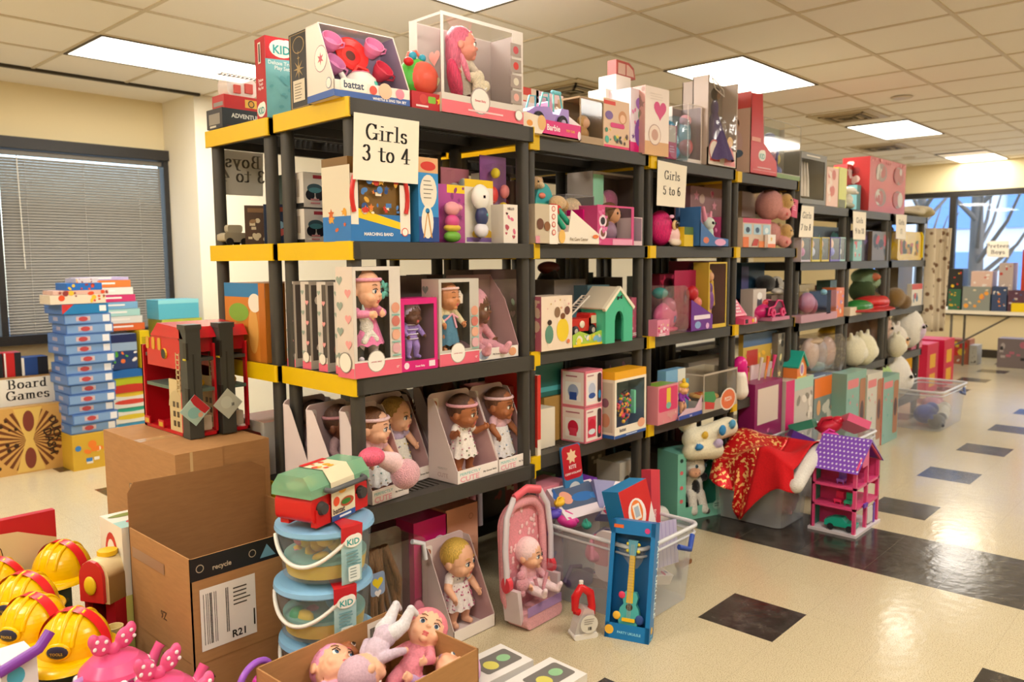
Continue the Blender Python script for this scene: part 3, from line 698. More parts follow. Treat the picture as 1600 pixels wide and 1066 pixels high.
    if pattern:
        q = MB(); q.T = W; rd = random.Random(5)
        for i in range(46):
            a = rd.uniform(-PI, 0); z = rd.uniform(.12, .2); rr = .0405+.001; q.ell((rr*math.cos(a)*1.0, rr*.82*math.sin(a), z), .0028, CL(rd.choice(pattern)), n=6)
        q.build('print', body)
    return body
def plush(name, label, cat, loc, rz, prims, eyes=(), er=.006, group=None, vox=.004, ec='#1a1410', extra=None, rot=None):
    t = thing(name, label, cat, loc, rz, group, rot=rot); b_ = blob('body', prims, t, vox=vox)
    for e in eyes:
        q = MB(); q.ell(e, er, P(ec, .15)); q.ell((e[0]-er*.2, e[1]-er*.8, e[2]+er*.4), er*.3, P('#ffffff', .1), n=6); q.build('eye', t)
    if extra: extra(t)
    return t
def sign(name, label, tl, tr, br, bl, y, lines, size, back=False, ax='y'):
    """sheet of paper taped to a front; corners as photo pixels on the plane"""
    p = [at(*c, ax, y) for c in (tl, tr, br, bl)]; q = MB(); m = P('#f3ead9', .7); n_ = Vector((0, .0008, 0)) if ax == 'y' else Vector((.0008, 0, 0))
    cen = sum(p, Vector())/4; v = [x-cen for x in p]
    q.add(v+[x+n_ for x in v], [(0, 3, 2, 1), (4, 5, 6, 7), (0, 1, 5, 4), (1, 2, 6, 5), (2, 3, 7, 6), (3, 0, 4, 7)], m)
    W_, H_ = (v[1]-v[0]).length, (v[0]-v[3]).length
    if not back: F = Face(q, v[3], v[2]-v[3], v[0]-v[3], W_, H_)
    else: F = Face(q, v[3], v[2]-v[3], v[0]-v[3], W_, H_)
    ink = P('#1b1713', .6) if not back else P('#8f8474', .7)
    for i, (s_, a, c, _z) in enumerate(lines): F.serif(s_, a, c, size, ink, mirror=back)
    o = q.build(name); o.location = cen; return tag(o, label, 'sign')
def tray(label, pL, pR, z, skin, hair, kw, seed=1, h=.3, d=.15, w=None, group=None, low='#c9a2a4', name='boxed_baby_doll', loc=None, rz=None, icon='#b06a4a', s=.9, text=True):
    """open-front display tray with a standing baby doll in it"""
    if loc is None:
        c, rz_, w_ = edge(pL, pR, z); loc = (c.x, c.y, z+.001); rz = rz_ if rz is None else rz; w = w or w_
    t = thing(name, label, 'doll', loc, rz, group); q = MB(); o = P('#e6d5d3', .5); inn = P(low, .5); lip = .048
    q.prism([(0, 0), (0, lip), (d*.72, h-.02), (d*.8, h-.002), (d, h-.002), (d, 0)], -w/2, -w/2+.002, o, 'x'); q.prism([(0, 0), (0, lip), (d*.72, h-.02), (d*.8, h-.002), (d, h-.002), (d, 0)], w/2-.002, w/2, o, 'x')
    q.prism([(.004, .002), (.004, lip-.002), (d*.72, h-.026), (d-.004, h-.026), (d-.004, 0.002)], -w/2+.002, -w/2+.0026, inn, 'x'); q.prism([(.004, .002), (.004, lip-.002), (d*.72, h-.026), (d-.004, h-.026), (d-.004, .002)], w/2-.0026, w/2-.002, inn, 'x')
    q.box(-w/2, w/2, 0, .002, 0, lip, P('#f0e6e2', .4)); q.box(-w/2, w/2, 0, d, 0, .002, o)
    bk = [(a, c) for a, c in rrect(-w/2, w/2, 0, h+.012, .022, 5)]
    q.prism(bk, d-.003, d, o, 'y'); q.prism([(a*.985, .003+c*.985) for a, c in bk], d-.0036, d-.003, P('#d9bfc0', .5), 'y')
    F = Face(q, (-w/2, 0, 0), (1, 0, 0), (0, 0, 1), w, lip)
    if text: F.text('PERFECTLY', .06, .6, .013, P('#8fc7c4'), 'l', w=.5); F.text('CUTE', .06, .1, .026, P('#e9a7b4'), 'l', w=.46); F.text('My Sweet Baby', .62, .38, .009, P('#6a6560'), 'l', w=.34)
    L = Face(q, (-w/2, d, 0), (0, -1, 0), (0, 0, 1), d, lip*1.5)
    if text: L.text('CUTE', .5, .22, .022, P('#cbb0ae'), 'c'); L.text('PERFECTLY', .5, .62, .01, P('#bcb0ac'), 'c')
    B = Face(q, (-w/2, d-.0038, 0), (1, 0, 0), (0, 0, 1), w, h)
    B.rect(.05, .62, .24, .98, '#efe4e0', .012); B.ell(.14, .9, .065, None, icon); B.ell(.14, .79, .075, None, '#f7f0ec'); B.lines(.09, .19, .8, 2, P('#a89c98')); B.ell(.14, .68, .07, None, '#c7b4d8')
    q.build('display_tray', t)
    baby(t, skin, hair, s=s, o=(.012, d*.62, .008), **kw)
    return t
def rnd_print(F, cols, seed, win=None, n=14, sz=.08, title=None, tc='#ffffff', ts=.02, ty=.85, lo=None):
    """busy product artwork: colour band, scattered motifs, a title, small print"""
    rd = random.Random(seed)
    if lo: F.rect(0, 0, 1, .2, lo)
    F.confetti([P(c) for c in cols], n, sz, (.04, .18, .96, .8), 'csehr', seed)
    if title: F.text(title, .5, ty, ts, P(tc), 'c')
    F.lines(.12, .8, .1, 2, P('#ffffff'), .003, .008, rd)
# ================================================================ first bay: top
ZT = ZA[0]+.0085
def tea_set():
    t = thing('boxed_tea_set', 'slant-front box with red plate, pink cups and white kettle on the top shelf corner', 'toy tea set', (.105, .012, ZT), -.1)
    w, d, h = .275, .17, .235; q = MB(); cr = P('#e3d8cd', .4); lv = P('#8d7a92', .5)
    pr = [(0, 0), (0, .05), (.09, h), (d, h), (d, 0)]
    q.prism(pr, -w/2, -w/2+.003, cr, 'x'); q.prism(pr, w/2-.003, w/2, cr, 'x'); q.box(-w/2, w/2, d-.003, d, 0, h, cr); q.box(-w/2, w/2, .09, d, h-.003, h, cr)
    q.box(-w/2, w/2, 0, d, 0, .003, cr); q.box(-w/2, w/2, 0, .003, 0, .05, P('#ece4da', .4)); q.box(-w/2+.003, w/2-.003, d-.006, d-.003, .003, h-.003, lv)
    q.prism([(.003, .003), (.003, .05), (.09, h-.004), (d-.003, h-.004), (d-.003, .003)], -w/2+.003, -w/2+.004, lv, 'x'); q.prism([(.003, .003), (.003, .05), (.09, h-.004), (d-.003, h-.004), (d-.003, .003)], w/2-.004, w/2-.003, lv, 'x')
    F, L, R, T = faces(q, w, d, h); F.rect(0, 0, 1, .085, '#3c5fa8'); F.text('WHISTLE & SING TEA SET', .72, .02, .011, P('#ffffff'), 'c'); 
    F.rect(.08, .09, .42, .24, '#f4efe6', .01); F.text('battat', .25, .125, .03, P('#33415e'), 'c'); F.ell(.5, .14, .05, None, '#d8503c'); F.ell(.66, .15, .09, None, '#eec0a0'); F.ell(.86, .14, .06, None, '#e58aa0')
    L.rect(0, 0, 1, .09, '#3c5fa8'); L.ring(.55, .52, .24, '#a7838a', '#efe6da', .93); L.star(.55, .52, .12, P('#c65b6a'), 6, .4); L.ring(.83, .18, .1, '#8a90a8', '#f0e9df', .85)
    q.build('carton', t)
    def plate(c, r, m, m2, tilt): 
        q = MB(); q.T = Matrix.Translation(c) @ Euler((tilt, 0, 0)).to_matrix().to_4x4(); q.lathe([(0, .004), (r*.55, .004), (r*.6, .008), (r*.93, .014), (r, .016), (r, .011), (r*.6, .002), (0, 0)], (0, 0, 0), P(m, .25), 28); q.lathe([(0, .0046), (r*.3, .0046)], (0, 0, 0), P(m2, .3), 16); q.build('plate', t)
    plate((-.015, .11, .155), .058, '#cf2f2c', '#5c2c26', 1.25)
    def cup(c, m, ry=0):
        q = MB(); q.T = Matrix.Translation(c) @ Euler((.9, ry, 0)).to_matrix().to_4x4(); q.lathe([(0, 0), (.012, 0), (.02, .006), (.03, .03), (.033, .05), (.030, .05), (.026, .03), (.0, .006)], (0, 0, 0), P(m, .25), 20)
        q.tube([(.03, 0, .04), (.046, 0, .038), (.05, 0, .024), (.028, 0, .014)], .004, P(m, .25), 6); q.build('cup', t)
    cup((-.098, .11, .16), '#d77ba4'); cup((.055, .11, .165), '#d77ba4'); cup((.075, .1, .095), '#cf3f55', .3); cup((-.1, .1, .09), '#c97fae', .3)
    q = MB(); q.lathe([(0, 0), (.045, 0), (.056, .02), (.05, .05), (.03, .068), (0, .072)], (0, .075, .03), P('#f2ede8', .25), 24); q.tube([(-.045, .07, .05), (-.065, .065, .07), (-.078, .062, .088)], [.014, .01, .008], P('#f2ede8', .25)); q.lathe([(0, .0725), (.03, .0695), (.034, .066)], (0, .075, .031), P('#e07a9a', .3), 20); q.tube([(-.03, .075, .09), (-.01, .075, .118), (.025, .075, .112), (.04, .075, .085)], .006, P('#cf2f2c', .3)); q.ell((.025, .03, .06), (.012, .004, .01), P('#4fb9a8'))
    q.build('kettle', t)
tea_set()
# melon shaped radio toy on a red tray box, no face
t = thing('melon_toy_box', 'round red and green melon toy right of the boxed tea set', 'toy', (.33, .0, ZT), -.05)
q = MB(); q.box(-.075, .085, 0, .13, 0, .055, P('#b8202a')); F, L, R, T = faces(q, .16, .13, .055, -.075); F.ell(.3, .6, .1, None, '#c63c38'); F.rect(.42, .4, .62, .8, '#7fb63a', .005); F.star(.72, .6, .09, P('#f2c230')); F.ell(.9, .5, .06, None, '#e9b08c'); F.lines(.1, .5, .12, 1, P('#f6dada')); q.build('carton', t)
blob('melon_body', [('e', (-.008, .06, .11), (.072, .045, .066), '#4fae3c'), ('e', (.004, .035, .108), (.058, .035, .056), '#cf5340')], t, vox=.004)
q = MB(); q.tube([(-.05, .06, .16), (-.04, .06, .19), (-.01, .06, .2), (.02, .06, .17)], .005, P('#e46a5a')); q.ell((-.03, .05, .18), .014, P('#2f8fa8')); q.ell((.01, .05, .178), .013, P('#2f8fa8')); q.ell((-.07, .02, .15), (.018, .014, .014), P('#b81a1a')); q.build('leaf_handle', t)
t = thing('small_game_box', 'small white and teal box with a rainbow loop peeking over the melon toy', 'toy box', (.275, .2, ZT)); q = MB(); q.box(-.04, .04, 0, .06, 0, .215, P('#efe8dc')); F, L, R, T = faces(q, .08, .06, .215); F.rect(.1, .72, .95, .98, '#1f7f94'); F.lines(.2, .8, .9, 3, P('#d8eef0')); q.build('carton', t)
q = MB()
for k, c in enumerate(('#c84a4a', '#d9a040', '#5a78b8')): q.tube([((.03-.006*k)*math.cos(a)+.065, .02, .165+(.03-.006*k)*math.sin(a)) for a in [PI*i/10 for i in range(11)]], .003, P(c))
q.build('rainbow_loop', t)
# tall clear box with a pink unicorn doll
cx, w, h = span(689, 812, 33, -.02, ZT, 170)
t = thing('boxed_unicorn_doll', 'tall clear window box with a pink-haired doll holding a cream unicorn', 'doll', (cx+.01, -.02, ZT), -.04)
q, F, L, R, T, fin = shell(t, w, .17, h, '#d8d0ca', '#b9aca8', (.012, .055, .065, .012), lwin=True, topwin=True)
F.rect(0, 0, 1, .13, '#e5707e'); F.ring(.45, .17, .12, '#a89a98', '#efe9e4', .9); F.text('Sweet Baby', .45, .16, .011, P('#d06070'), 'c'); F.lines(.3, .8, .05, 1, P('#f4c8cc'))
for i in range(4): F.rect(.83, .72-.17*i, .97, .86-.17*i, '#a2948e'); F.ell(.9, .79-.17*i, .035, None, ('#c05058', '#c8403c', '#d8d0c0', '#e0a8a0')[i])
F.ring(.93, .09, .05, '#b9b0aa', '#f4f0ec', .85); L.heart(.8, .55, .18, P('#e59a94')); L.heart(.85, .3, .12, P('#b9c8a8')); fin()
baby(t, '#d98a78', '#c9607a', s=.85, top='#cfc4b4', skirt=('#b8ac9c', .17, .09, .06), o=(-.015, .1, .05), turn=.9, bow='#e03a78', hairlen=.03, fing=False)
blob('unicorn_plush', [('e', (.03, .06, .15), (.022, .02, .03), FUR('#efe2c6')), ('e', (.055, .05, .125), (.016, .016, .02), FUR('#efe2c6')), ('e', (.01, .06, .15), (.04, .022, .02), FUR('#efe2c6')), ('c', (.01, .05, .13), .014, (-.005, .04, .05), .017, FUR('#efe2c6')), ('c', (.03, .05, .13), .014, (.045, .04, .055), .017, FUR('#efe2c6'))], t)
q = MB(); q.ell((-.075, .07, .13), (.022, .03, .075), mat('#cf3a62', kind='hair'), rot=(0, -.25, 0)); q.ell((-.06, .03, .17), (.012, .01, .05), mat('#e07a94', kind='hair'), rot=(0, -.4, 0)); q.build('pink_hair_strand', t)
q = MB(); q.tube([(-.03, .02, .07), (.0, .02, .085), (.03, .02, .11)], .004, P('#f0ece8', .2)); q.tube([(-.05, .02, .05), (-.01, .02, .04), (.02, .02, .075)], .003, P('#f0ece8', .2)); q.build('clear_tie', t)
# black star-chart box, KID box
q = MB(); w, d, h = .05, .125, .245; q.box(-w/2, w/2, 0, d, 0, h, P('#26211d', .4)); _, F, R, T = faces(q, w, d, h)
gd = P('#a58a58', .4)
for a, c, rr in ((0, 0, 1),): F.rect(.06, .02, .94, .98, gd); F.rect(.1, .027, .9, .973, P('#28231f'))
F.ell(.5, .83, .3, .11, gd); F.ell(.5, .83, .27, .1, P('#28231f')); F.star(.5, .52, .28, gd, 8, .25); F.star(.5, .66, .08, gd, 4, .3); F.star(.5, .73, .06, gd, 4, .3); F.rect(.2, .1, .8, .38, '#d8cbb2'); F.lines(.28, .72, .32, 6, P('#7a6c58'), .003, .009)
o = q.build('star_chart_box'); o.location = (.036, .22, ZT); o.rotation_euler.z = -.06; tag(o, 'tall narrow black box with gold star chart and beige label, left of the tea set', 'box')
def kid_logo(F, a, c, s, bg=None):
    """white cloud plate with teal letters"""
    F.ell(a-.0, c+.35*s/F.H, .9*s/F.W, .62*s/F.H, '#f2efe9'); F.ell(a+.4*s/F.W, c+.5*s/F.H, .5*s/F.W, .5*s/F.H, '#f2efe9'); F.text('KID', a, c, s*.8, P('#2f9f9f'), 'c')
q = MB(); w, d, h = .2, .085, .275; q.box(-w/2, w/2, 0, d, 0, h, P('#7cc2cc', .35)); F, L, R, T = faces(q, w, d, h)
F.rect(0, .78, 1, 1, '#c8202c'); F.poly([(0, .72), (1, .76), (1, .8), (0, .8)], P('#c8202c')); kid_logo(F, .3, .8, .05); F.text('Deluxe Truck', .3, .66, .018, P('#e8f4f4'), 'c'); F.text('Play Set', .3, .6, .018, P('#e8f4f4'), 'c'); F.confetti([P('#6ab4c0')], 12, .06, (.05, .1, .95, .55), 'e', 4)
L.rect(0, 0, 1, 1, '#b5222b'); L.text('Deluxe', .5, .46, .014, P('#f6e8e8')); L.text('Truck', .5, .41, .014, P('#f6e8e8')); L.text('Play Set', .5, .36, .014, P('#f6e8e8')); kid_logo(L, .5, .06, .04); L.rect(.35, .68, .62, .94, '#eadfd2'); L.rect(.42, .7, .56, .92, '#4c3a34')
o = q.build('truck_play_set_box'); c = at(418, 184, 'z', ZT); o.location = (.115, .48, ZT); o.rotation_euler.z = -.12; tag(o, 'tall teal box with red top and red spine reading Deluxe Truck Play Set', 'toy box')
t = thing('toy_truck_box', 'dark toy vehicle box at the far left end of the rear top shelf', 'toy box', (.13, .79, ZT)); q = MB(); q.box(-.125, .125, 0, .12, 0, .072, P('#2d2a2c')); F, L, R, T = faces(q, .25, .12, .072); F.text('ADVENTURE', .4, .55, .022, P('#d8cfc2')); F.poly([(.05, .1), (.5, .25), (.95, .08)], P('#a03a2a')); L.rect(.15, .2, .85, .75, '#8c8478'); L.rect(.2, .05, .6, .15, '#c8c0b0'); q.build('carton', t)
t = thing('toy_fire_engine', 'small red toy fire engine under a clear cover standing on the dark vehicle box', 'toy vehicle', (.11, .8, ZT+.0735))
q = MB(); q.box(-.09, .08, 0, .09, .0, .05, P('#b3221f')); F, L, R, T = faces(q, .17, .09, .05, -.09); F.rect(.5, .2, .8, .8, '#d8a440'); F.ring(.65, .5, .08, '#3a3028', '#c88a30', .7); L.rect(.1, .2, .9, .5, '#8d8680'); q.build('body', t)
q = MB(); q.rbox(-.07, .05, .01, .08, .05, .12, .02, mat('#f5eae6', .1, kind='frost', a=.5)); q.box(-.045, -.02, -.001, .01, .06, .09, P('#c24a40')); q.box(.0, .03, -.001, .01, .065, .1, P('#c24a40')); q.build('cab', t)
q = MB(); q.box(-.08, .08, .03, .034, .13, .135, P('#d8d0c8')); q.box(-.08, .08, .06, .064, .13, .135, P('#d8d0c8')); 
for i in range(9): q.box(-.075+i*.018, -.072+i*.018, .03, .064, .13, .134, P('#3a3a40'))
q.build('ladder', t)

# ================================================================ first bay: signs
sign('paper_sign', 'white paper sign reading Girls 3 to 4 on the near corner of the first bay', (553, 175), (655, 190), (653, 288), (551.5, 280), -.012, [('Girls', .5, .62, .05), ('3 to 4', .5, .3, .05)], .05)
sign('paper_sign', 'back of the paper sign reading Boys 3 to 4 mirrored, hanging in the rear bay', (344.5, 233), (411, 240), (411, 307), (346, 304), .93, [('Boys', .5, .62, .05), ('3 to 4', .5, .3, .05)], .05, back=True)
sign('paper_sign', 'white paper sign reading Girls 5 to 6 on the third bay', (1028, 250), (1073.5, 260), (1070, 325), (1026, 321), .036, [('Girls', .5, .6, .06), ('5 to 6', .5, .26, .06)], .042)
sign('paper_sign', 'white paper sign reading Girls 7 to 8 on the first low bay', (1253, 321), (1272, 323), (1270, 371), (1248, 370.5), .03, [('Girls', .5, .6, .06), ('7 to 8', .5, .22, .06)], .04)
sign('paper_sign', 'white paper sign reading Girls 9 to 10 on the middle low bay', (1333, 330), (1353.5, 332), (1352, 375), (1333, 374), .03, [('Girls', .5, .6, .06), ('9 to 10', .5, .22, .06)], .038)
sign('paper_sign', 'white paper sign reading Girls 11 on the last low bay', (1400, 335), (1417, 336), (1415, 374), (1400, 373), .03, [('Girls', .5, .6, .06), ('11', .5, .22, .06)], .04)

# ================================================================ first bay: second shelf (z 1.431)
Z2 = ZA[1]+.001
def marching(F, L, R, T):
    F.rect(0, 0, 1, .2, '#2f74b8'); F.poly([(0, .3), (1, .12), (1, .2), (0, .42)], P('#f0c820')); F.rect(0, .2, .12, .8, '#efe7da'); F.rect(.82, .1, 1, .7, '#efe7da'); F.text('MARCHING BAND', .45, .07, .014, P('#f4f4f4')); F.ring(.9, .12, .06, '#d04a4a', '#f6f0e6', .8)
    F.confetti([P(c) for c in ('#c83a2c', '#d8a23a', '#4a7ab8', '#efe2c8', '#30508a', '#d87a3a')], 34, .05, (.16, .32, .8, .78), 'cser', 11)
cx, w, h = span(553, 645, 258, -.012, Z2)
t = thing('drum_set_box', 'blue and yellow window box reading MARCHING BAND with a red-rimmed drum', 'toy drum', (cx, .0, Z2)); q = MB(); d = .15
q.box(-w/2, w/2, .012, d, 0, .26, P('#7a5a2c')); q.box(-w/2, w/2, 0, .012, 0, .085, P('#2f74b8')); F = Face(q, (-w/2, 0, 0), (1, 0, 0), (0, 0, 1), w, .26); marching(F, None, None, None); F2, L, R, T = faces(q, w, d, .26); R.confetti([P('#3a3020'), P('#c89a40'), P('#8a6a30')], 14, .14, seed=3); L.rect(0, 0, 1, .3, '#2f74b8'); L.rect(0, .3, 1, .9, '#d8cdb6'); L.confetti([P('#d89a30'), P('#c8602c')], 8, .1, (.2, .1, .9, .4), seed=6)
q.build('carton', t)
q = MB(); q.tube([(-.005+.11*math.cos(a), -.004, .14+.135*math.sin(a)) for a in [PI*(-.12+1.24*i/24) for i in range(25)]], .0075, P('#c8302c', .3)); q.build('drum_rim', t)
def melissa(F, L, R, T):
    F.rect(0, .82, 1, 1, '#d8a878'); F.ell(.5, .9, .38, .055, '#c83a30'); F.ell(.5, .6, .42, .2, '#e8e0d0'); F.lines(.25, .75, .72, 5, P('#7a7468'), .003, .014); F.rect(0, 0, 1, .3, '#27478c'); F.ell(.42, .24, .3, .2, '#efe6d6')
    for k, a in ((.3, .3), (.55, -.3)): F.b.add([F.pt((k-.1*1)*F.W, .05*F.H), F.pt((k-.04)*F.W, .05*F.H), F.pt((k+.1+.04)*F.W, .36*F.H), F.pt((k+.1)*F.W, .36*F.H)] if a > 0 else [F.pt((k+.04)*F.W, .05*F.H), F.pt((k+.1)*F.W, .05*F.H), F.pt((k-.08)*F.W, .36*F.H), F.pt((k-.14)*F.W, .36*F.H)], [(0, 1, 2, 3)], P('#c8924a')); F.ell(.42 if a > 0 else .43, .37, .1, None, '#2a7ab0')
pbox('mallet_toy_box', 'tall blue box with wooden top band and crossed mallets beside the drum box', 'toy box', 655, 686, 247, .0, Z2, .12, '#3a8fd0', melissa)
# peppermint pink figure in blister, generic pig-free
def card_blister(name, label, xl, xr, yt, y, z, col, prims, fn=None, bw=.8, bh=.6, bd=.05, cat='toy', d=.01, group=None, pb=380, rz=0, bz=.06):
    cx, w, h = span(xl, xr, yt, y, z, pb); t = thing(name, label, cat, (cx, y, z+.001), rz, group); q = MB(); q.box(-w/2, w/2, bd, bd+.004, 0, h, P(col)); F = Face(q, (-w/2, bd, 0), (1, 0, 0), (0, 0, 1), w, h)
    if fn: fn(F)
    q.build('backing_card', t); g = MB(); g.rbox(-w*bw/2, w*bw/2, 0, bd-.0005, bz*h, (bz+bh)*h, w*.12, CLEAR); g.build('clear_blister', t)
    q = MB()
    for p in prims: q.ell((p[0]*w, bd/2, p[1]*h), (p[2]*w, bd*.38, p[3]*h), P(p[4]), rot=(0, p[5] if len(p) > 5 else 0, 0))
    q.build('figure', t); return t
card_blister('pink_figure_blister', 'pink toy figure with yellow skirt in a clear blister on a magenta card', 686, 742, 287, -.005, Z2, '#b04a94', [(0, .58, .2, .12, '#eaa0a8'), (.16, .6, .1, .06, '#eaa0a8'), (0, .36, .18, .12, '#d04a8a'), (.0, .25, .22, .07, '#d8b840'), (0, .1, .22, .1, '#6aa83a')], lambda F: (F.rect(.5, .86, 1, 1, '#f0c820'), F.confetti([P('#c86aa8'), P('#8a3a7a')], 12, .06, seed=2)))
card_blister('white_figure_blister', 'white and dark blue helmeted toy figure on a yellow-topped card', 742, 786, 280, .004, Z2, '#e9e2d4', [(-.12, .72, .3, .2, '#f0ece8'), (-.1, .72, .18, .13, '#c878b0'), (-.08, .42, .2, .16, '#2c3a6a'), (.0, .44, .08, .05, '#3ab0a8'), (-.1, .2, .22, .12, '#e8e4ee')], lambda F: (F.rect(0, .88, 1, 1, '#e8c020'), F.ell(.6, .14, .36, .1, '#e0b428'), F.rect(.05, .02, .95, .09, '#8a6ab0')), bw=.7)
card_blister('purple_blister_toy', 'tall purple card with red and yellow playthings in a bubble at the right post', 766, 806, 243, .06, Z2, '#8a5090', [(-.1, .8, .12, .06, '#e8d030'), (-.2, .55, .16, .1, '#d83a3a'), (.25, .6, .14, .08, '#e88a8a'), (.2, .4, .16, .08, '#e8c830')], bw=.86, bh=.62, bz=.28)
def wpaper(F, L, R, T): F.confetti([P('#b04a5a'), P('#3a3034'), P('#d86a8a')], 10, .12, (.1, .1, .9, .8), 'che', 5); F.text('HELLO', .5, .86, .012, P('#4a2a30'))
pbox('white_printed_box', 'narrow white box with pink and dark print tucked before the right post', 'toy box', 787, 809, 320, -.01, Z2, .08, '#e6ddd4', wpaper)
def grey_blk(F, L, R, T): F.confetti([P('#b8b0a8'), P('#4a4a48')], 8, .1)
card_blister('clear_block_pack', 'clear pack of small grey pieces behind the pink figure', 705, 748, 262, .13, Z2, '#c87a8a', [(-.2, .7, .2, .1, '#b8aca0'), (.15, .75, .2, .12, '#98a09a'), (0, .5, .3, .1, '#c8beb0')], bw=.95, bh=.9)
pbox('cracker_print_box', 'narrow white and gold box standing behind the yellow-topped card', 'toy box', 765, 788, 270, .16, Z2, .1, '#dcd2c0', lambda F, L, R, T: rnd_print(F, ('#c8a040', '#8a6a4a', '#5a3a3a'), 9))
def monster(F, L, R, T):
    F.rect(.3, .84, .92, .94, '#a8323c'); F.ell(.35, .55, .24, .14, '#39525a'); F.ell(.2, .36, .14, None, '#1d1b1c'); F.ell(.5, .36, .14, None, '#1d1b1c'); F.ell(.35, .5, .2, .08, '#4a8088')
    for k in range(3): F.ell(.8, .66-.2*k, .12, .08, ('#2a2a2c', '#2a2a2c', '#c8403c')[k])
    F.lines(.2, .5, .2, 2, P('#d08a8a'))
for k, (yt, yb, lb) in enumerate(((250, 312, 'upper white and red monster truck box of the two stacked'), (318, 378, 'lower white and red monster truck box of the two stacked'))):
    q = MB(); q.box(-.065, .065, 0, .12, 0, .118, P('#ded6cc')); F, L, R, T = faces(q, .13, .12, .118); monster(F, L, R, T); L.rect(0, 0, 1, .12, '#222'.replace('#222', '#222222')); L.rect(.2, .3, .8, .8, '#b8aca0')
    o = q.build('monster_truck_box'); o.location = (.13, .36, Z2+(.125 if k == 0 else .001)); tag(o, lb, 'toy box', None)
# instrument backpack
t = thing('instrument_backpack', 'blue and purple drum-shaped backpack of musical toys with a bright green cap', 'toy backpack', (.142, .13, Z2)); q = MB()
q.ell((0, .06, .1), (.085, .05, .1), mat('#3c4a94', .4), n=20); q.build('bag', t)
q = MB(); q.lathe([(0, 0), (.035, 0), (.038, .02), (.03, .045), (0, .05)], (.0, .06, .205), P('#4fb83a', .3)); q.build('green_cap', t)
for k, c in enumerate(('#c8305a', '#d8a030', '#3a9ac8', '#b84aa0', '#e06a3a')):
    q = MB(); a = .5+k*.5; q.tube([(.085*math.cos(a)+.014*math.cos(u), .01, .1+.085*math.sin(a)+.018*math.sin(u)) for u in [2*PI*i/12 for i in range(12)]], .005, P(c), 6, True); q.build('shaker_ring', t)
for k in range(2):
    q = MB(); q.tube([(-.06, -.005, .07+.1*k), (.02, -.01, .075+.105*k)], .006, P('#e9e4de', .3)); q.ell((-.06, -.005, .07+.1*k), .011, P('#c8302c')); q.ell((.02, -.01, .075+.105*k), .011, P('#c8302c')); q.build('bell_stick', t)
q = MB(); q.box(-.045, .045, 0, .014, 0, .085, P('#c0202c')); F, L, R, T = faces(q, .09, .014, .085); kid_logo(F, .5, .42, .03); F.lines(.1, .9, .22, 2, P('#f0d0d0')); o = q.build('hang_tag_card'); o.location = (.115, .035, Z2); tag(o, 'red card with teal lettering hanging at the foot of the instrument backpack', 'card')
# rear bay second shelf seen through the left end
zr = ZA[1]+.001
for k, (x, y, lb) in enumerate(((.07, .66, 'brown carded vehicle pack leaning at the back of the left end'), (.09, .56, 'dark blue carded robot pack with pale figure in the rear bay'), (.2, .55, 'dark carded pack next to the pale robot pack in the rear bay'))):
    q = MB(); q.box(-.055, .055, 0, .025, 0, .145, P(('#4a3426', '#22304a', '#2a2a3a')[k])); F, L, R, T = faces(q, .11, .025, .145)
    F.confetti([P(c) for c in (('#8a6a48', '#c8b898'), ('#3a8a8a', '#c8605a', '#8ab0c8'), ('#6a7ab8', '#c8a898'))[k]], 12, .12, (.08, .1, .92, .7), 'cer', k+3); F.rect(.1, .82, .9, .93, ('#7a5a3a', '#8a4030', '#5a5a8a')[k]); L.rect(.1, .1, .9, .9, '#5a4630')
    o = q.build('carded_toy'); o.location = (x, y, zr); o.rotation_euler.z = -.5; tag(o, lb, 'toy pack')
t = thing('toy_armored_car', 'small pale grey toy vehicle at the left end of the rear second shelf', 'toy vehicle', (.06, .82, zr)); q = MB(); q.rbox(-.05, .05, 0, .06, .015, .05, .012, P('#a89c84')); q.rbox(-.03, .03, .01, .05, .05, .08, .01, P('#b5aa92')); q.build('body', t)
for sx in (-.03, .03):
    for yy in (-.004, .056): q = MB(); q.lathe([(0, 0), (.015, 0), (.015, .008), (0, .008)], (sx, yy, .015), P('#2a2724'), 14, 'y'); q.build('wheel', t)

# ================================================================ first bay: third shelf (z 1.001): boxed dolls
Z3 = ZA[2]+.001
def heart_side(F, seed):
    F.rect(0, 0, 1, .09, '#e4687e')
    for i in range(7): F.heart(.22+.5*(i % 2), .88-.115*i, .2, P('#e29a98' if i % 2 else '#8f9c90'))
    F.ring(.5, .14, .38, '#8f867c', '#ece4d6', .9)
def doll_carton(label, xl, xr, yt, y, z, skin, hair, kw, d=.088, out='#d8d0c8', band='#e4687e', pb=500, side='#d9c9bd', s=None, rz=0, inn='#6e6a66', extra=None, fr=(.012, .045, .055, .012)):
    t, w, h = wthing('boxed_doll', label, 'doll', xl, xr, yt, y, z, pb, rz); q, F, L, R, T, fin = shell(t, w, d, h, out, inn, fr)
    F.rect(0, 0, 1, .14, band); F.ring(.45, .14, .19, '#a59a90', '#f0ebe4', .92); F.text('Sweet Baby', .45, .13, .009, P('#c8707c')); F.rect(0, .14, 1, .15, '#f0ebe6')
    for i in range(4): F.ell(.88, .62-.125*i, .09, None, ('#d89880', '#c8746a', '#e0a890', '#d8a8b0')[i]); F.rect(.79, .545-.125*i, .97, .56-.125*i, '#8ab8b0')
    F.text('12"', .9, .06, .009, P('#f4e8e8')); L.rect(0, 0, 1, 1, side); heart_side(L, 1)
    if extra: extra(F)
    fin(); baby(t, skin, hair, s=s or (h-.06)/.315, o=(-.018, d*.55, .045), **kw); return t
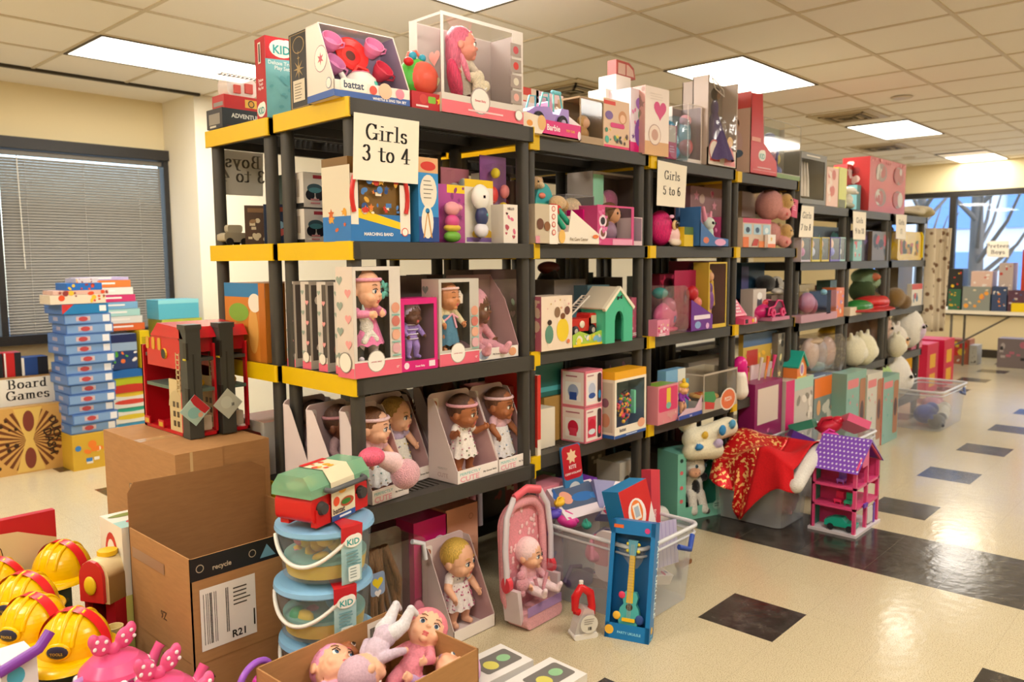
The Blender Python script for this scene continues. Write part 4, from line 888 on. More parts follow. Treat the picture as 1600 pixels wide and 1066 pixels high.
for i in range(4):
    x = .012+.0; c = at((462, 497, 534, 560)[i], 500, 'y', .31-.095*i).x
    q = MB(); q.box(0, .2, 0, .052, 0, .3, P('#cfc4ba')); F, L, R, T = faces(q, .2, .052, .3, 0); heart_side(L, i); L.k = 1; F.rect(.04, .1, .96, .96, '#5e5550'); L.rect(.55, .16, 1, .97, '#4e4642'); F.confetti([P('#c87a8a'), P('#a8705a'), P('#e8dcd0')], 10, .1, (.1, .2, .9, .9), 'ce', i)
    o = q.build('boxed_doll'); o.location = (.03, .39-.098*i, Z3); tag(o, ('heart-patterned narrow doll box side, farthest left of the row of four', 'second heart-patterned doll box side counted from the left end', 'third heart-patterned doll box side counted from the left end', 'fourth heart-patterned doll box side, mostly behind the corner post')[i], 'doll')
t = doll_carton('boxed baby doll in pink dress hugging a white unicorn, largest box of the third shelf', 552, 626, 417, -.01, Z3, 'l', None, dict(top='#e58fb4', legs='#e6dae6', skirt=('#e27fae', .19, .11, .065), band='#e8a0b8', arms='fwd', turn=.45, tilt=.08))
blob('unicorn_plush', [('e', (-.04, .02, .19), (.018, .016, .02), FUR('#f4efe8')), ('e', (-.03, .02, .16), (.026, .018, .026), FUR('#f4efe8')), ('c', (-.03, .01, .14), .011, (-.05, .005, .115), .011, FUR('#f4efe8')), ('c', (-.02, .01, .14), .011, (-.005, .005, .12), .011, FUR('#f4efe8')), ('c', (-.045, .012, .205), .008, (-.05, .01, .23), .003, FUR('#bfd8d0'))], t)
q = MB()
for k in range(8): q.ell((.035+.018*math.cos(k*PI/4), .015, .275+.018*math.sin(k*PI/4)), (.013, .006, .008), CL('#6cc0b4'), rot=(0, -k*PI/4, 0), n=8)
q.build('flower_bow', t)
cx, w, h = span(626, 683, 466, .0, Z3, 520)
t = thing('boxed_small_doll', 'hot pink window box with a dark-skinned doll in striped purple pyjamas', 'doll', (cx, .0, Z3)); q, F, L, R, T, fin = shell(t, w, .09, h, '#d4247c', '#8a6878', (.016, .014, .035, .02)); F.ell(.14, .08, .07, None, '#f0d8e4'); F.rect(.75, .04, .92, .12, '#f0e0e8'); F.text('Sweet Baby', .5, .05, .009, P('#f6e4ee')); fin()
bd = baby(t, 'k', None, s=(h-.055)/.315, top='#9a7fc8', legs='#9a7fc8', hat='#c8b8dc', o=(0, .045, .036), turn=.1, arms='down', fing=False, closed=True); q = MB()
for k in range(5): q.tube([(.0275*math.cos(a), .045+.022*math.sin(a), .105+.016*k) for a in [2*PI*i/16 for i in range(16)]], .0018, CL('#e8e0f0'), 5, True)
q.build('stripe', bd)
t = doll_carton('boxed doll with bare brown head, white bow headband and blue denim dress', 686, 748, 436, -.0, Z3, 'm', None, dict(top='#e0d0a8', skirt=('#4d7f9c', .2, .07, .058), band='#efc8c4', turn=.3, closed=True), out='#c4beb6', pb=500)
q = MB(); q.lathe([(0, 0), (.012, 0), (.013, .03), (.008, .036), (.004, .045), (0, .047)], (.03, .03, .215), P('#efe4d8', .2)); q.build('toy_bottle', t)
q = MB(); q.tube([(-.045, .03, .155), (-.015, .02, .18), (.01, .02, .165)], .004, CL('#e8a8bc')); q.tube([(-.012, .02, .178), (-.0, .015, .13)], .004, CL('#e8a8bc')); q.build('ribbon', t)
cx, w, h = span(737, 806, 430, .01, Z3, 520)
t = thing('boxed_sitting_doll', 'dark-skinned baby doll in pink hat and pyjamas sitting on an open white tray box', 'doll', (cx+.01, .005, Z3)); q = MB(); d = .15
q.box(-w/2, w/2, 0, .002, 0, .045, P('#efe7e0')); q.box(-w/2, w/2, 0, d, 0, .002, P('#e0d4cc')); q.box(-w/2, w/2, d-.003, d, 0, h, P('#8c6a6c')); q.prism([(0, 0), (0, .045), (.07, h*.7), (d, h), (d, 0)], w/2-.003, w/2, P('#c49aa4'), 'x'); q.prism([(0, 0), (0, .045), (.05, .07), (d, .09), (d, 0)], -w/2, -w/2+.003, P('#c49aa4'), 'x'); F = Face(q, (-w/2, 0, 0), (1, 0, 0), (0, 0, 1), w, .045); F.ell(.2, .5, .12, .4, '#a8b4d0'); F.text('My Sweet Baby', .52, .4, .009, P('#7a6a6a')); F.ell(.85, .5, .09, .35, '#e0a078'); q.build('display_tray', t)
g = MB(); g.box(-w/2+.004, w/2-.004, .005, .0056, .05, h*.95, CLEAR); g.build('clear_window', t)
baby(t, 'd', None, s=1.0, top='#e09aa8', legs='#e0a0b0', hat='#e6a4b4', pose='sit', o=(-.02, .105, -.062), turn=.55, tilt=.05)
def darkback(F, L, R, T): rnd_print(F, ('#6a4a50', '#a07078', '#50403c', '#8a9a80'), 12)
pbox('brown_doll_box', 'dim brownish box behind the pink pyjama doll at the right end of the third shelf', 'box', 740, 808, 422, .2, Z3, .16, '#5b4144', darkback, 500, top='#8a3038'); pbox('dusky_window_box', 'dusky box with small framed pictures behind the hot pink box', 'box', 622, 668, 432, .2, Z3, .15, '#7d6f6a', darkback, 500); pbox('dull_red_box', 'dull red-brown box between two doll boxes at the back', 'box', 668, 692, 430, .24, Z3, .12, '#5a4542', darkback, 500)

# ================================================================ first bay: fourth shelf (z .571): trays of dolls
Z4 = ZA[3]
gT = 'cream dolls in display trays'
tray('tray doll with brown skin, white short dress, pink frilled bloomers and flower headband', (715, 758.5), (778.6, 739), Z4, 'b', '#5a3a28', dict(top='#ece2dc', skirt=('#ece4de', .2, .12, .062, ['#b06a80', '#7a8a68', '#d8a0a8']), band='#e8a8b4', turn=.42, arms='up', tilt=.1, legs=None, shirt='short', pattern=['#b06a80', '#8a9a78']))
tray('tray doll with brown skin, pink blouse and pale flowered skirt, far right of the trays', (779.5, 739), (829, 724), Z4, 'b', '#6a4632', dict(top='#dfb2bc', skirt=('#e6e2e4', .19, .08, .07, ['#9ab4d0', '#c8b8a0', '#b0c0d8']), band='#f0c8cc', turn=.35, tilt=.08, shirt='short'))
tray('tray doll with light skin, brown hair and pink headband at the front left', (581.7, 791), (639, 771.6), Z4, 'l', '#7a5034', dict(top='#e6b4bc', skirt=('#dfe2e4', .19, .08, .066, ['#9ac0c0', '#c8b8a0']), band='#f0ccd0', turn=.5, tilt=.08, shirt='short'))
tray('tray doll with blonde hair, lilac blouse and yellow flowered skirt', (614, 765), (674, 746), Z4, 'l', '#b48e4c', dict(top='#c3b1d2', skirt=('#e9e4da', .19, .085, .07, ['#d8c47a', '#a8b8d0', '#c8a0b0']), turn=.35, tilt=.05, shirt='short'))
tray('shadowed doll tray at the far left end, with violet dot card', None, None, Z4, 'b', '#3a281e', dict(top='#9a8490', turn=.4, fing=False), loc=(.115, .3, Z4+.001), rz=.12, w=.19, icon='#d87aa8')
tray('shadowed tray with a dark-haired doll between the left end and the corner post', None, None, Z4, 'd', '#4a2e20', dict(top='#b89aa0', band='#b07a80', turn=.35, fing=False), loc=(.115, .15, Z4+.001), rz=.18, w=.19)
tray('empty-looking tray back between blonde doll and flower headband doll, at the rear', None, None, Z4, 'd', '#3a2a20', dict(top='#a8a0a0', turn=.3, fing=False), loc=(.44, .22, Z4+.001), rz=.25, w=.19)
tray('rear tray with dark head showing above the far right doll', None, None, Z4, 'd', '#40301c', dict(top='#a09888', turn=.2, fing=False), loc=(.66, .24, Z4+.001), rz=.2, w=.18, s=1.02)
pbox('salmon_box', 'salmon box with dark side lying at the right back of the fourth shelf', 'box', 770, 815, 606, .18, Z4+.001, .2, '#a8524a', None, 700, top='#c06a60')
# ================================================================ second to fourth bay, top shelves
YF = .05; ZT2, ZT3, ZT4 = ZA[0]-.004, ZA[0]-.011, ZA[0]-.019
def toy_row(t, specs):
    for nm, f in specs:
        q = MB(); f(q); q.build(nm, t)
pbox('character_print_box', 'red-labelled colourful box standing behind the purple toy car', 'toy box', 812, 842, 138, .2, ZT2, .1, '#d8bfa8', lambda F, L, R, T: (F.rect(0, .86, .6, 1, '#c83a2c'), rnd_print(F, ('#c8402c', '#e0a83a', '#3a7a8a', '#6a3a2c'), 21, n=10, sz=.12)), 200)
pbox('lilac_backdrop_box', 'pale lilac box behind the purple toy car', 'toy box', 838, 880, 146, .2, ZT2, .08, '#e0c8d0', lambda F, L, R, T: F.confetti([P('#c8a0c0')], 6, .1), 200)
# boxed purple toy car
t, w, h = wthing('boxed_toy_car', 'purple toy jeep with teal window frames on an open white and pink box', 'toy car', 818, 908, 150, YF-.03, ZT2, 210)
q = MB(); q.box(-w/2, w/2, 0, .13, 0, .005, P('#e8dcc8')); q.box(-w/2, w/2, 0, .004, 0, .058, P('#d8267c')); q.box(-w/2, w/2, .125, .13, 0, h*.95, P('#efe0d2')); q.prism([(0, 0), (0, .058), (.13, h), (.13, 0)], w/2-.003, w/2, P('#efe4d6'), 'x'); F = Face(q, (-w/2, 0, 0), (1, 0, 0), (0, 0, 1), w, .058)
F.poly([(0, 0), (0, 1.3), (.34, 1.1), (.36, 0.5), (.3, 0)], P('#ecdcc8')); F.ell(.1, .6, .05, .2, '#e89a40'); F.ell(.3, .75, .07, .5, '#e0b070'); F.text('Barbie', .5, .35, .032, P('#f8e8f0'), 'c'); F.text('TOY CAR', .8, .42, .013, P('#f0b840'), 'c'); F.ell(.96, .3, .03, .3, '#f0dce8'); q.build('carton', t)
q = MB(); pu = P('#9a7ac8', .3); q.prism([(-.12, .05), (-.125, .085), (-.09, .105), (-.04, .112), (.0, .115), (.02, .09), (.06, .09), (.075, .118), (.12, .118), (.125, .05)], .02, .1, pu, 'y'); q.build('car_body', t)
for sx in (-.07, .075):
    for yy in (.008, .092): q = MB(); q.lathe([(0, -.002), (.012, -.002), (.013, .002), (.026, .0), (.03, .005), (.03, .014), (0, .014)], (sx, yy, .06), ['#b8a8d0' and P('#b8a8d0'), P('#b8a8d0'), P('#26222a'), P('#26222a'), P('#26222a'), P('#26222a')], 18, 'y'); q.build('wheel', t)
q = MB(); te = P('#6fc4c4', .3)
for yy in (.025, .095):
    if yy > .05: q.build('window_frame', t); q = MB()
    q.tube([(-.055, yy, .112), (-.035, yy, .165), (.0, yy, .168), (.0, yy, .112)], .004, te, 6); q.tube([(.03, yy, .1), (.03, yy, .17), (.07, yy, .172), (.085, yy, .118)], .004, te, 6)
for i in range(5): q.ell((.03+.011*i, .03, .178), .008, P('#7cc8d8'))
q.build('window_frame', t)
q = MB(); q.rbox(-.0, .028, .03, .09, .09, .14, .008, P('#e8a0c0')); q.build('seat', t)
def brn(F, L, R, T): F.confetti([P('#a8804c'), P('#d8b070'), P('#6a4a30')], 10, .13, (.15, .15, .85, .7), 'ce', 2); F.lines(.3, .7, .1, 1, P('#c8b090'))
t, w, h = wthing('boxed_small_doll', 'brown clear-topped box with a tan curly toy doll, right of the purple jeep', 'doll', 906, 943, 154, YF, ZT2, 215); q, F, L, R, T, fin = shell(t, w, .12, h, '#a88c6a', '#7a6248', (.006, .006, .03, .008), lwin=True); fin()
blob('curly_figure', [('e', (.015, .06, .1), (.03, .025, .03), mat('#c89a5c', kind='hair')), ('e', (.015, .045, .095), (.02, .018, .022), P('#d8a888')), ('e', (.0, .06, .05), (.045, .03, .03), P('#b88a58'))], t)
def fpx(F, L, R, T):
    F.rect(0, .88, .45, .96, '#d83a2c'); F.rect(.02, 0, 1, .05, '#e03a70'); F.ell(.73, .66, .16, .14, '#c88a5a'); F.ell(.73, .63, .11, .09, '#eec0a0'); F.ell(.2, .66, .15, .09, '#7a5aa0'); F.rect(.25, .42, .8, .52, '#d8307c', .01)
    F.confetti([P('#e8d040'), P('#3a8a6a'), P('#5a3a2c'), P('#4ab0a0'), P('#2a2a2a')], 16, .06, (.04, .08, .96, .4), 'ces', 8)
pbox('pink_playset_box', 'beige and pink playset box with a smiling child photo', 'toy box', 943, 983, 157, YF, ZT2, .12, '#dcb898', fpx, 220, side='#e8d8c8')
pbox('white_glossy_box', 'glossy white box standing behind the beige and pink playset box', 'box', 946, 1008, 146, YF+.14, ZT2, .1, '#f2ece8', None, 220)
pbox('white_carton', 'small white carton stacked below the pink-rimmed case', 'box', 962, 986, 128, YF+.16, ZT2+.165, .08, '#f6f0ea', None, 220) if False else None
q = MB(); q.box(-.06, .06, 0, .1, 0, .08, P('#f4eee8')); o = q.build('white_carton'); c = at(974, 146, 'y', YF+.15); o.location = (c.x, YF+.15, c.z-.0); tag(o, 'small white carton stacked on the glossy white box, below the pink-rimmed case', 'box')
t = thing('travel_case_toy', 'arched dusky pink rimmed toy case, highest object over the second bay', 'toy case', (c.x+.04, YF+.16, c.z+.0815)); 
q = MB(); pts = [(-.085, 0), (-.085, .07), (.02, .07), (.06, .05), (.075, .0)]; q.prism(pts, 0, .05, P('#b8504c'), 'y'); q.prism([(-.07, .008), (-.07, .058), (.01, .058), (.05, .04), (.06, .008)], -.002, .0, P('#dcb8ac'), 'y'); q.box(-.012, -.005, -.003, 0, .008, .06, P('#b8504c')); q.build('case', t)
def purp(F, L, R, T):
    F.rect(0, 0, 1, .16, '#e01c80'); F.ell(.55, .32, .3, .22, '#8a5ab8'); F.ell(.62, .6, .16, .1, '#5ab08a'); F.ell(.6, .78, .3, .1, '#b080d8'); F.confetti([P('#b070c8'), P('#e87ab8'), P('#6a3a90')], 12, .09, (.05, .2, .95, .7), 'cse', 3); F.rect(.86, 0, 1, 1, '#f6eef4')
t, w, h = wthing('purple_fairy_box', 'purple, white and pink fairy toy box leaning behind the playset box', 'toy box', 985, 1010, 140, YF+.02, ZT2, 225); q = MB(); q.box(-w/2, w/2, 0, .2, 0, h, P('#efe2f0')); F, L, R, T = faces(q, w, .2, h); purp(F, 0, 0, 0); L.rect(0, 0, 1, .18, '#d81a78'); L.confetti([P('#b86ab8'), P('#e05a90'), P('#6a3a80')], 14, .1, (.1, .2, .9, .7), 'cse', 3); q.build('carton', t)
def peach(F, L, R, T): F.rect(0, 0, 1, .2, '#d8a878'); F.heart(.62, .68, .28, P('#d83a80')); F.ring(.4, .3, .26, '#b08a80', '#ecd8cc', .92); F.ell(.4, .3, .14, None, '#c89a8a'); F.lines(.2, .8, .9, 3, P('#d8c8c0'), .002, .012); L.rect(0, 0, 1, 1, '#d0a098'); L.confetti([P('#b83a3a'), P('#a08078')], 6, .2, seed=2)
pbox('peach_doll_box', 'tall white to peach doll box with a pink heart, over the second and third bays', 'toy box', 1009, 1043, 137, YF-.02, ZT3, .1, '#f0e0d8', peach, 235, rz=-.06)
pbox('hot_pink_box', 'small hot pink box squeezed right of the tall peach doll box', 'toy box', 1043, 1057, 196, YF, ZT3, .08, '#d8286c', lambda F, L, R, T: (F.rect(.1, .5, .9, .98, '#e8c0b0'), F.lines(.2, .8, .35, 3, P('#f0a0c0'))), 240)
def soft_bag(name, label, cat, xl, xr, yt, y, z, col, inner, pb=240, d=.08, rz=0):
    t, w, h = wthing(name, label, cat, xl, xr, yt, y, z, pb, rz); q = MB(); q.rbox(-w/2, w/2, 0, d, 0, h, w*.2, mat(col, .1, kind='frost', a=.1)); q.rbox(-w/2, w/2, -.001, d+.001, 0, h, w*.2, FILM); q.build('clear_bag', t)
    q = MB()
    for p in inner: q.ell((p[0]*w, d*.5, p[1]*h), (p[2]*w, d*.3, p[3]*h), P(p[4], .25))
    q.build('contents', t); return t
soft_bag('glitter_bag', 'shiny clear bag with bright blue glittery toy parts', 'toy bag', 1046, 1078, 183, YF-.02, ZT3, '#8ad0e8', [(-.2, .8, .3, .13, '#22a0d0'), (.0, .2, .36, .18, '#1a90c8'), (.0, .5, .3, .16, '#b8d8e4')], d=.1)
t, w, h = wthing('clear_doll_pack', 'clear pack with faint pink and blue doll parts beside the blue glitter bag', 'toy pack', 1074, 1096, 164, YF+.02, ZT3, 240); q, F, L, R, T, fin = shell(t, w, .12, h, '#e8dcd8', '#a09498', (.004, .01, .02, .005), lwin=True, topwin=True); fin(); q = MB(); q.ell((0, .06, h*.5), (w*.3, .03, h*.3), P('#90a8b8')); q.ell((0, .05, h*.3), (w*.34, .03, h*.16), P('#c86a74')); q.ell((-.01, .05, h*.75), (w*.25, .03, h*.1), P('#e0a8b8')); q.build('doll_parts', t)
t = plush('boxed_brown_hair_doll', 'bushy dark brown doll head and pinkish body seen behind the clear pack', 'doll', (at(1092, 240, 'y', YF+.16).x, YF+.16, ZT3), 0, [('e', (0, .03, .28), (.06, .05, .045), mat('#4a3020', kind='hair')), ('e', (.05, .03, .25), (.03, .03, .05), mat('#3f281a', kind='hair')), ('e', (.0, .0, .22), (.035, .03, .04), P('#8a5a3c')), ('e', (.0, .02, .1), (.05, .04, .1), P('#c09088'))], vox=.005)
q = MB(); q.box(-.09, -.075, .0, .06, .0, .31, P('#c88a28')); q.build('orange_card', t)
def doll_bag(label, xl, xr, yt, y, z, pb, dressc, k):
    t, w, h = wthing('tall_doll_bag', label, 'doll', xl, xr, yt, y, z, pb); q = MB(); bb = P('#c0aca0')
    q.box(-w/2, w/2, .085, .09, 0, h, P('#8a7d74')); q.rbox(-w/2, -w/2+.012, 0, .09, 0, h, .004, bb); q.rbox(w/2-.012, w/2, 0, .09, 0, h, .004, bb); q.box(-w/2, w/2, 0, .09, 0, .004, bb); q.box(-w/2, w/2, 0, .004, 0, .09 if k else .03, P('#e4d4c8')); F = Face(q, (-w/2, -.0005, 0), (1, 0, 0), (0, 0, 1), w, h)
    if k: F.poly([(.55, .02), (.95, .02), (.85, .2), (.72, .26), (.62, .2)], P('#e08a90')); F.ell(.75, .3, .1, .06, '#e8c088'); F.ell(.76, .28, .06, .035, '#f0c8a8'); F.ring(.22, .17, .18, '#c06a6a', '#e4d8d0', .85); F.rect(.08, .05, .4, .08, '#c8504c')
    q.build('carton', t); g = MB(); g.add([(-w/2, 0, .09), (w/2, 0, .09), (w/2, 0, h), (-w/2, 0, h)], [(0, 1, 2, 3)], FILM); g.build('clear_window', t)
    q = MB(); frill(q, h*.62, .03, .02, w*.38, CL(dressc), c=(-.01, .045), pl=9); q.build('dress', t); q = MB(); q.ell((-.01, .04, h*.84), (.028, .025, .035), mat('#3a2c24', kind='hair')); q.ell((-.01, .03, h*.83), (.02, .02, .026), P('#8a6a54')); q.ell((-.01, .045, h*.68), (.024, .02, .045), CL(dressc)); q.build('doll', t)
    q = MB(); q.tube([(-w*.4, .0, h*.99), (-w*.3, -.004, h*.86), (.0, -.004, h*.8), (-.01, -.004, h*.87), (-w*.35, 0, h*.97)], .003, P('#e4dcd4')); q.build('strap', t)
doll_bag('tall brown-edged pack standing just left of the tallest doll pack', 1088, 1110, 128, YF+.12, ZT3, 250, '#3a2c30', 0)
doll_bag('tallest grey and beige doll pack with purple dress, over the third bay', 1105, 1151, 123, YF-.01, ZT3, 255, '#5a4c78', 1)
t, w, h = wthing('costume_set_box', 'bright red cut-out box with a white cloud logo over the fourth bay', 'toy box', 1172, 1214, 148, YF-.01, ZT4, 265); rd_ = P('#c4141c', .35); q = MB()
q.prism([(-w/2, 0), (w/2, 0), (w/2, h*.1), (w/2-.01, h*.2), (-w*.02, h*.4), (-w*.1, h), (-w/2, h*.98)], 0, .004, rd_, 'y'); q.box(-w/2, -w/2+.004, 0, .17, 0, h*.98, P('#c8a898')); q.box(-w/2, w/2, .16, .165, 0, h*.7, P('#a8181c')); q.box(-w/2, w/2, 0, .165, 0, .004, rd_)
F = Face(q, (-w/2, -.0005, 0), (1, 0, 0), (0, 0, 1), w, h); kid_logo(F, .42, .2, .05); F.rect(.1, .05, .95, .055, '#f0c0c0'); F.lines(.25, .9, .08, 1, P('#f4d8d8'), .005); F.rect(.02, .4, .35, .45, '#e8a090'); L = Face(q, (-w/2, .17, 0), (0, -1, 0), (0, 0, 1), .17, h); L.rect(0, .8, 1, 1, '#c84a44'); L.ell(.45, .62, .14, .07, '#5a3c30'); L.ell(.45, .58, .11, .06, '#c89478'); L.ell(.5, .38, .22, .16, '#c8a8a4'); L.ell(.55, .25, .2, .05, '#50647a')
q.build('carton', t)
q = MB(); q.lathe([(0, 0), (.012, 0), (.012, .05), (0, .05)], (0, 0, 0), P('#e07ab0', .3), 14, 'x'); o = q.build('pink_roll'); c = at(1187, 157, 'y', YF+.02); o.location = (c.x, YF+.05, ZT4+.232+.012); tag(o, 'small pink roll lying on top of the red cut-out box', 'roll')
t, w, h = wthing('boxed_superhero_doll', 'large clear box with a blue-haired doll and bright green edge', 'doll', 1191, 1250, 190, YF-.0, ZT4, 280); q, F, L, R, T, fin = shell(t, w*.98, .14, h, '#b8b0a4', '#9aa08c', (.004, .004, .03, .004), lwin=True, rwin=True, topwin=True); q.box(-w/2+.004, -w/2+.02, .1, .13, .1, h-.005, P('#3ab87a')); F.rect(0, 0, 1, .08, '#6f8a4a'); fin()
blob('doll', [('e', (-.03, .07, .24), (.045, .035, .03), mat('#3a4a78', kind='hair')), ('e', (-.02, .055, .2), (.03, .028, .034), P('#6a4838')), ('e', (-.02, .06, .14), (.035, .025, .04), P('#8a4a6a')), ('e', (.05, .06, .16), (.014, .014, .09), P('#4a4a98')), ('c', (-.02, .06, .1), .02, (.03, .05, .04), .018, P('#5a6aa8')), ('e', (.06, .06, .05), (.03, .03, .03), P('#6a78b0')), ('e', (.055, .05, .12), (.012, .012, .03), P('#c8b860'))], t, vox=.005)

# ================================================================ signs of the low bays' top
ZL = ZB[0]+.001; YL = .05
def bbox_print(F, L, R, T): F.text('Brew Set', .35, .84, .02, P('#c8c0b0'))
t, w, h = wthing('grey_boxed_set', 'dark grey clear-front box with white pieces, left end of the low bays\' top', 'toy box', 1250, 1290, 240, YL, ZL, 305); q, F, L, R, T, fin = shell(t, w, .16, h, '#7a776f', '#8d897f', (.008, .03, .03, .04)); F.lines(.2, .8, .93, 1, P('#d8d0c0'), .008); fin()
q = MB(); 
for k in range(3): q.tube([(-.07+.05*k, .06, .05), (-.06+.05*k, .06, h*.5), (-.05+.04*k, .06, h*.85)], [.022, .014, .006], P('#d8cfc4'))
q.build('white_pieces', t)
def small_toy(name, label, cat, xl, xr, yt, y, z, pb, prims, vox=.005, dep=.05):
    cx, w, h = span(xl, xr, yt, y, z, pb); s_ = [('e', (p[0]*w, dep+p[5]*w if len(p) > 5 else dep, p[1]*h), (p[2]*w, (p[2]+p[3]*h/w)*w*.4 if True else 0, p[3]*h), P(p[4]) if isinstance(p[4], str) else p[4]) for p in prims]
    o = blob(name, s_, None, vox=vox); o.location = (cx, y, z+.001-min(0, 0)); zmin = min(v.co.z for v in o.data.vertices); o.location.z -= zmin; return tag(o, label, cat)
pbox('peach_doll_box', 'small peach doll box on the low bays\' top next to the grey box', 'toy box', 1291, 1310, 262, YL, ZL, .1, '#e4b8a4', lambda F, L, R, T: F.confetti([P('#f0d8c8'), P('#c86a5a'), P('#e89a8a')], 9, .14, (.05, .1, .95, .95), 'ce', 4), 310)
pbox('lime_doll_box', 'lime yellow and peach box between peach box and white duck-like toy', 'toy box', 1309, 1322, 262, YL, ZL, .1, '#c8cc5a', lambda F, L, R, T: F.rect(.1, 0, .9, .2, '#6a6a3a'), 315)
pbox('red_small_box', 'small red and white box partly behind the white-headed toy', 'toy box', 1322, 1342, 258, YL+.15, ZL, .1, '#b8484a', lambda F, L, R, T: F.confetti([P('#e8d8d8')], 7, .14), 320)
pbox('teal_box', 'teal box standing just behind the white-headed toy', 'toy box', 1338, 1354, 290, YL+.08, ZL, .1, '#7ab0b4', None, 325)
small_toy('white_headed_toy', 'white-headed egg-shaped toy on the low bays\' top before the teal box', 'toy', 1325, 1349, 290, YL-.005, ZL, 325, [(-.1, .8, .36, .16, '#f2ede4'), (.3, .74, .22, .08, '#e8e0d4'), (-.1, .4, .18, .24, '#d8d4c8'), (-.1, .14, .3, .14, '#a8a894')], .004)
def ornam(F, L, R, T):
    for a in (.3, .78):
        for c in (.28, .74): F.ell(a, c, .15, .17, '#8f7468'); F.confetti([P('#c8c0b8'), P('#a83a34')], 6, .06, (a-.14, c-.15, a+.14, c+.15), 'ce', int(a*10+c*7))
    F.confetti([P('#e88a80')], 14, .015, (.02, .9, .98, .99)); L.confetti([P('#5a1a18'), P('#f0d0c8'), P('#8a1f1f')], 12, .12, (.05, .4, .95, .95), 'ceh', 4)
pbox('red_gift_set_box', 'large red two by two window gift box on the low bays', 'toy box', 1357, 1413, 250, YL+.02, ZL, .2, '#b8201c', ornam, 330, side='#a81e1c')
# folded cloth and hanging patterned fabric at the end
t = plush('folded_blanket', 'cream folded blanket bundle overhanging the far end of the low bays', 'blanket', (5.98, .18, ZL), 0, [('e', (-.15, 0, .035), (.25, .16, .035), CL('#cfc6b0')), ('e', (.0, -.04, .07), (.2, .14, .03), CL('#d8cfb6')), ('e', (.12, -.06, .04), (.09, .12, .03), CL('#c9bf9c'), (0, .3, 0))], vox=.012)
q = MB(); n = 40; vs = []
for i in range(n+1):
    a = i/n; x = 6.1+.16*a; 
    for j in range(9):
        z = .72+(1.62-.72)*j/8; vs.append((x-.03*math.sin(a*25)*.3, .05-.12*a+.03*math.sin(a*21+z), z))
q.add(vs, [(i*9+j, (i+1)*9+j, (i+1)*9+j+1, i*9+j+1) for i in range(n) for j in range(8)], CL('#d8cbb4'), True); rd = random.Random(2)
q.build('fabric'); 
fb = bpy.data.objects['fabric']; bm_ = fb.modifiers.new('s', 'SOLIDIFY'); bm_.thickness = .006; tag(fb, 'long cream floral cloth hanging at the end of the low bays', 'cloth')
def fl_mat():
    m = mat('#dccfb8', kind='cloth', rough=.91); n = m.node_tree.nodes; l = m.node_tree.links; b = n['Principled BSDF']; t = n.new('ShaderNodeTexVoronoi'); t.inputs['Scale'].default_value = 16; tc = n.new('ShaderNodeTexCoord'); l.new(tc.outputs['Object'], t.inputs[0]); r = n.new('ShaderNodeValToRGB'); e = r.color_ramp.elements; e[0].position = .22; e[0].color = (*lin('#7d5f48'), 1); e[1].position = .36; e[1].color = (*lin('#dccfb8'), 1); l.new(t.outputs['Distance'], r.inputs[0]); l.new(r.outputs[0], b.inputs['Base Color']); return m
fb.data.materials[0] = fl_mat()

# ================================================================ second bay shelves
Z2b = ZA[1]+.001
t = plush('boxed_pet_carrier_toy', 'tan plush puppy in a teal and purple rounded carrier', 'plush toy', (at(851, 318, 'y', YF+.06).x, YF+.06, Z2b+.11), 0, [('e', (-.03, .02, .14), (.032, .03, .028), FUR('#d8b080')), ('e', (-.03, -.005, .13), (.016, .018, .014), FUR('#e8cfa8')), ('e', (-.002, .02, .15), (.01, .012, .02), FUR('#b8845a'))], eyes=[(-.045, -.006, .145), (-.018, -.006, .145)], er=.004)
q = MB(); q.prism(arc(0, .02, .062, .12, 0, 180, 12), .0, .08, P('#3fa8ae', .3), 'y'); q.rbox(-.06, .062, -.004, .084, .03, .06, .008, P('#7accae')); q.rbox(-.063, .065, -.005, .085, 0, .032, .008, P('#8a4aa4')); q.ell((-.02, -.004, .09), (.02, .008, .012), P('#e0806c')); q.build('carrier', t)
q = MB(); q.box(-.1, .08, 0, .12, 0, .108, P('#b82430')); o = q.build('red_box'); o.location = (at(850, 330, 'y', YF+.05).x, YF+.075, Z2b); tag(o, 'red box under the teal carrier toy, behind the pet care box', 'box')
t, w, h = wthing('pet_care_set', 'cream open box with a tan plush dog in red coat and green shoes', 'plush toy', 836, 936, 322, YF-.03, Z2b, 380); q = MB(); d = .12
q.box(-w/2, w/2, 0, d, 0, .003, P('#e8dccb')); q.box(-w/2, -w/2+.09, 0, d, 0, h, P('#c8b8a0')); q.box(-w/2+.003, w/2, d-.003, d, 0, h*.8, P('#e4d6c4')); q.prism([(-w/2+.09, 0), (w/2, 0), (w/2, .045), (w/2-.03, .06), (.02, .14), (-.0, .05), (-w/2+.09, .05)], 0, .003, P('#f0e6d8'), 'y')
F = Face(q, (-w/2, 0, 0), (1, 0, 0), (0, 0, 1), w, h)
F.rect(.21, 0, .33, 1, '#f2ebe0'); 
for k in range(4): F.ring(.27, .9-.2*k, .028, '#c83a34', '#f2d8c8', .7)
F.ell(.07, .5, .05, .14, '#6a4030'); F.ell(.17, .45, .045, .12, '#8a5a38'); F.rect(.0, .02, .06, .2, '#d890a0'); F.ell(.39, .2, .05, .18, '#e8b860'); F.text('Pet Care Center', .66, .1, .018, P('#9a8a74'), 'c'); F.ell(.93, .22, .05, .05, '#e8783a'); q.build('carton', t)
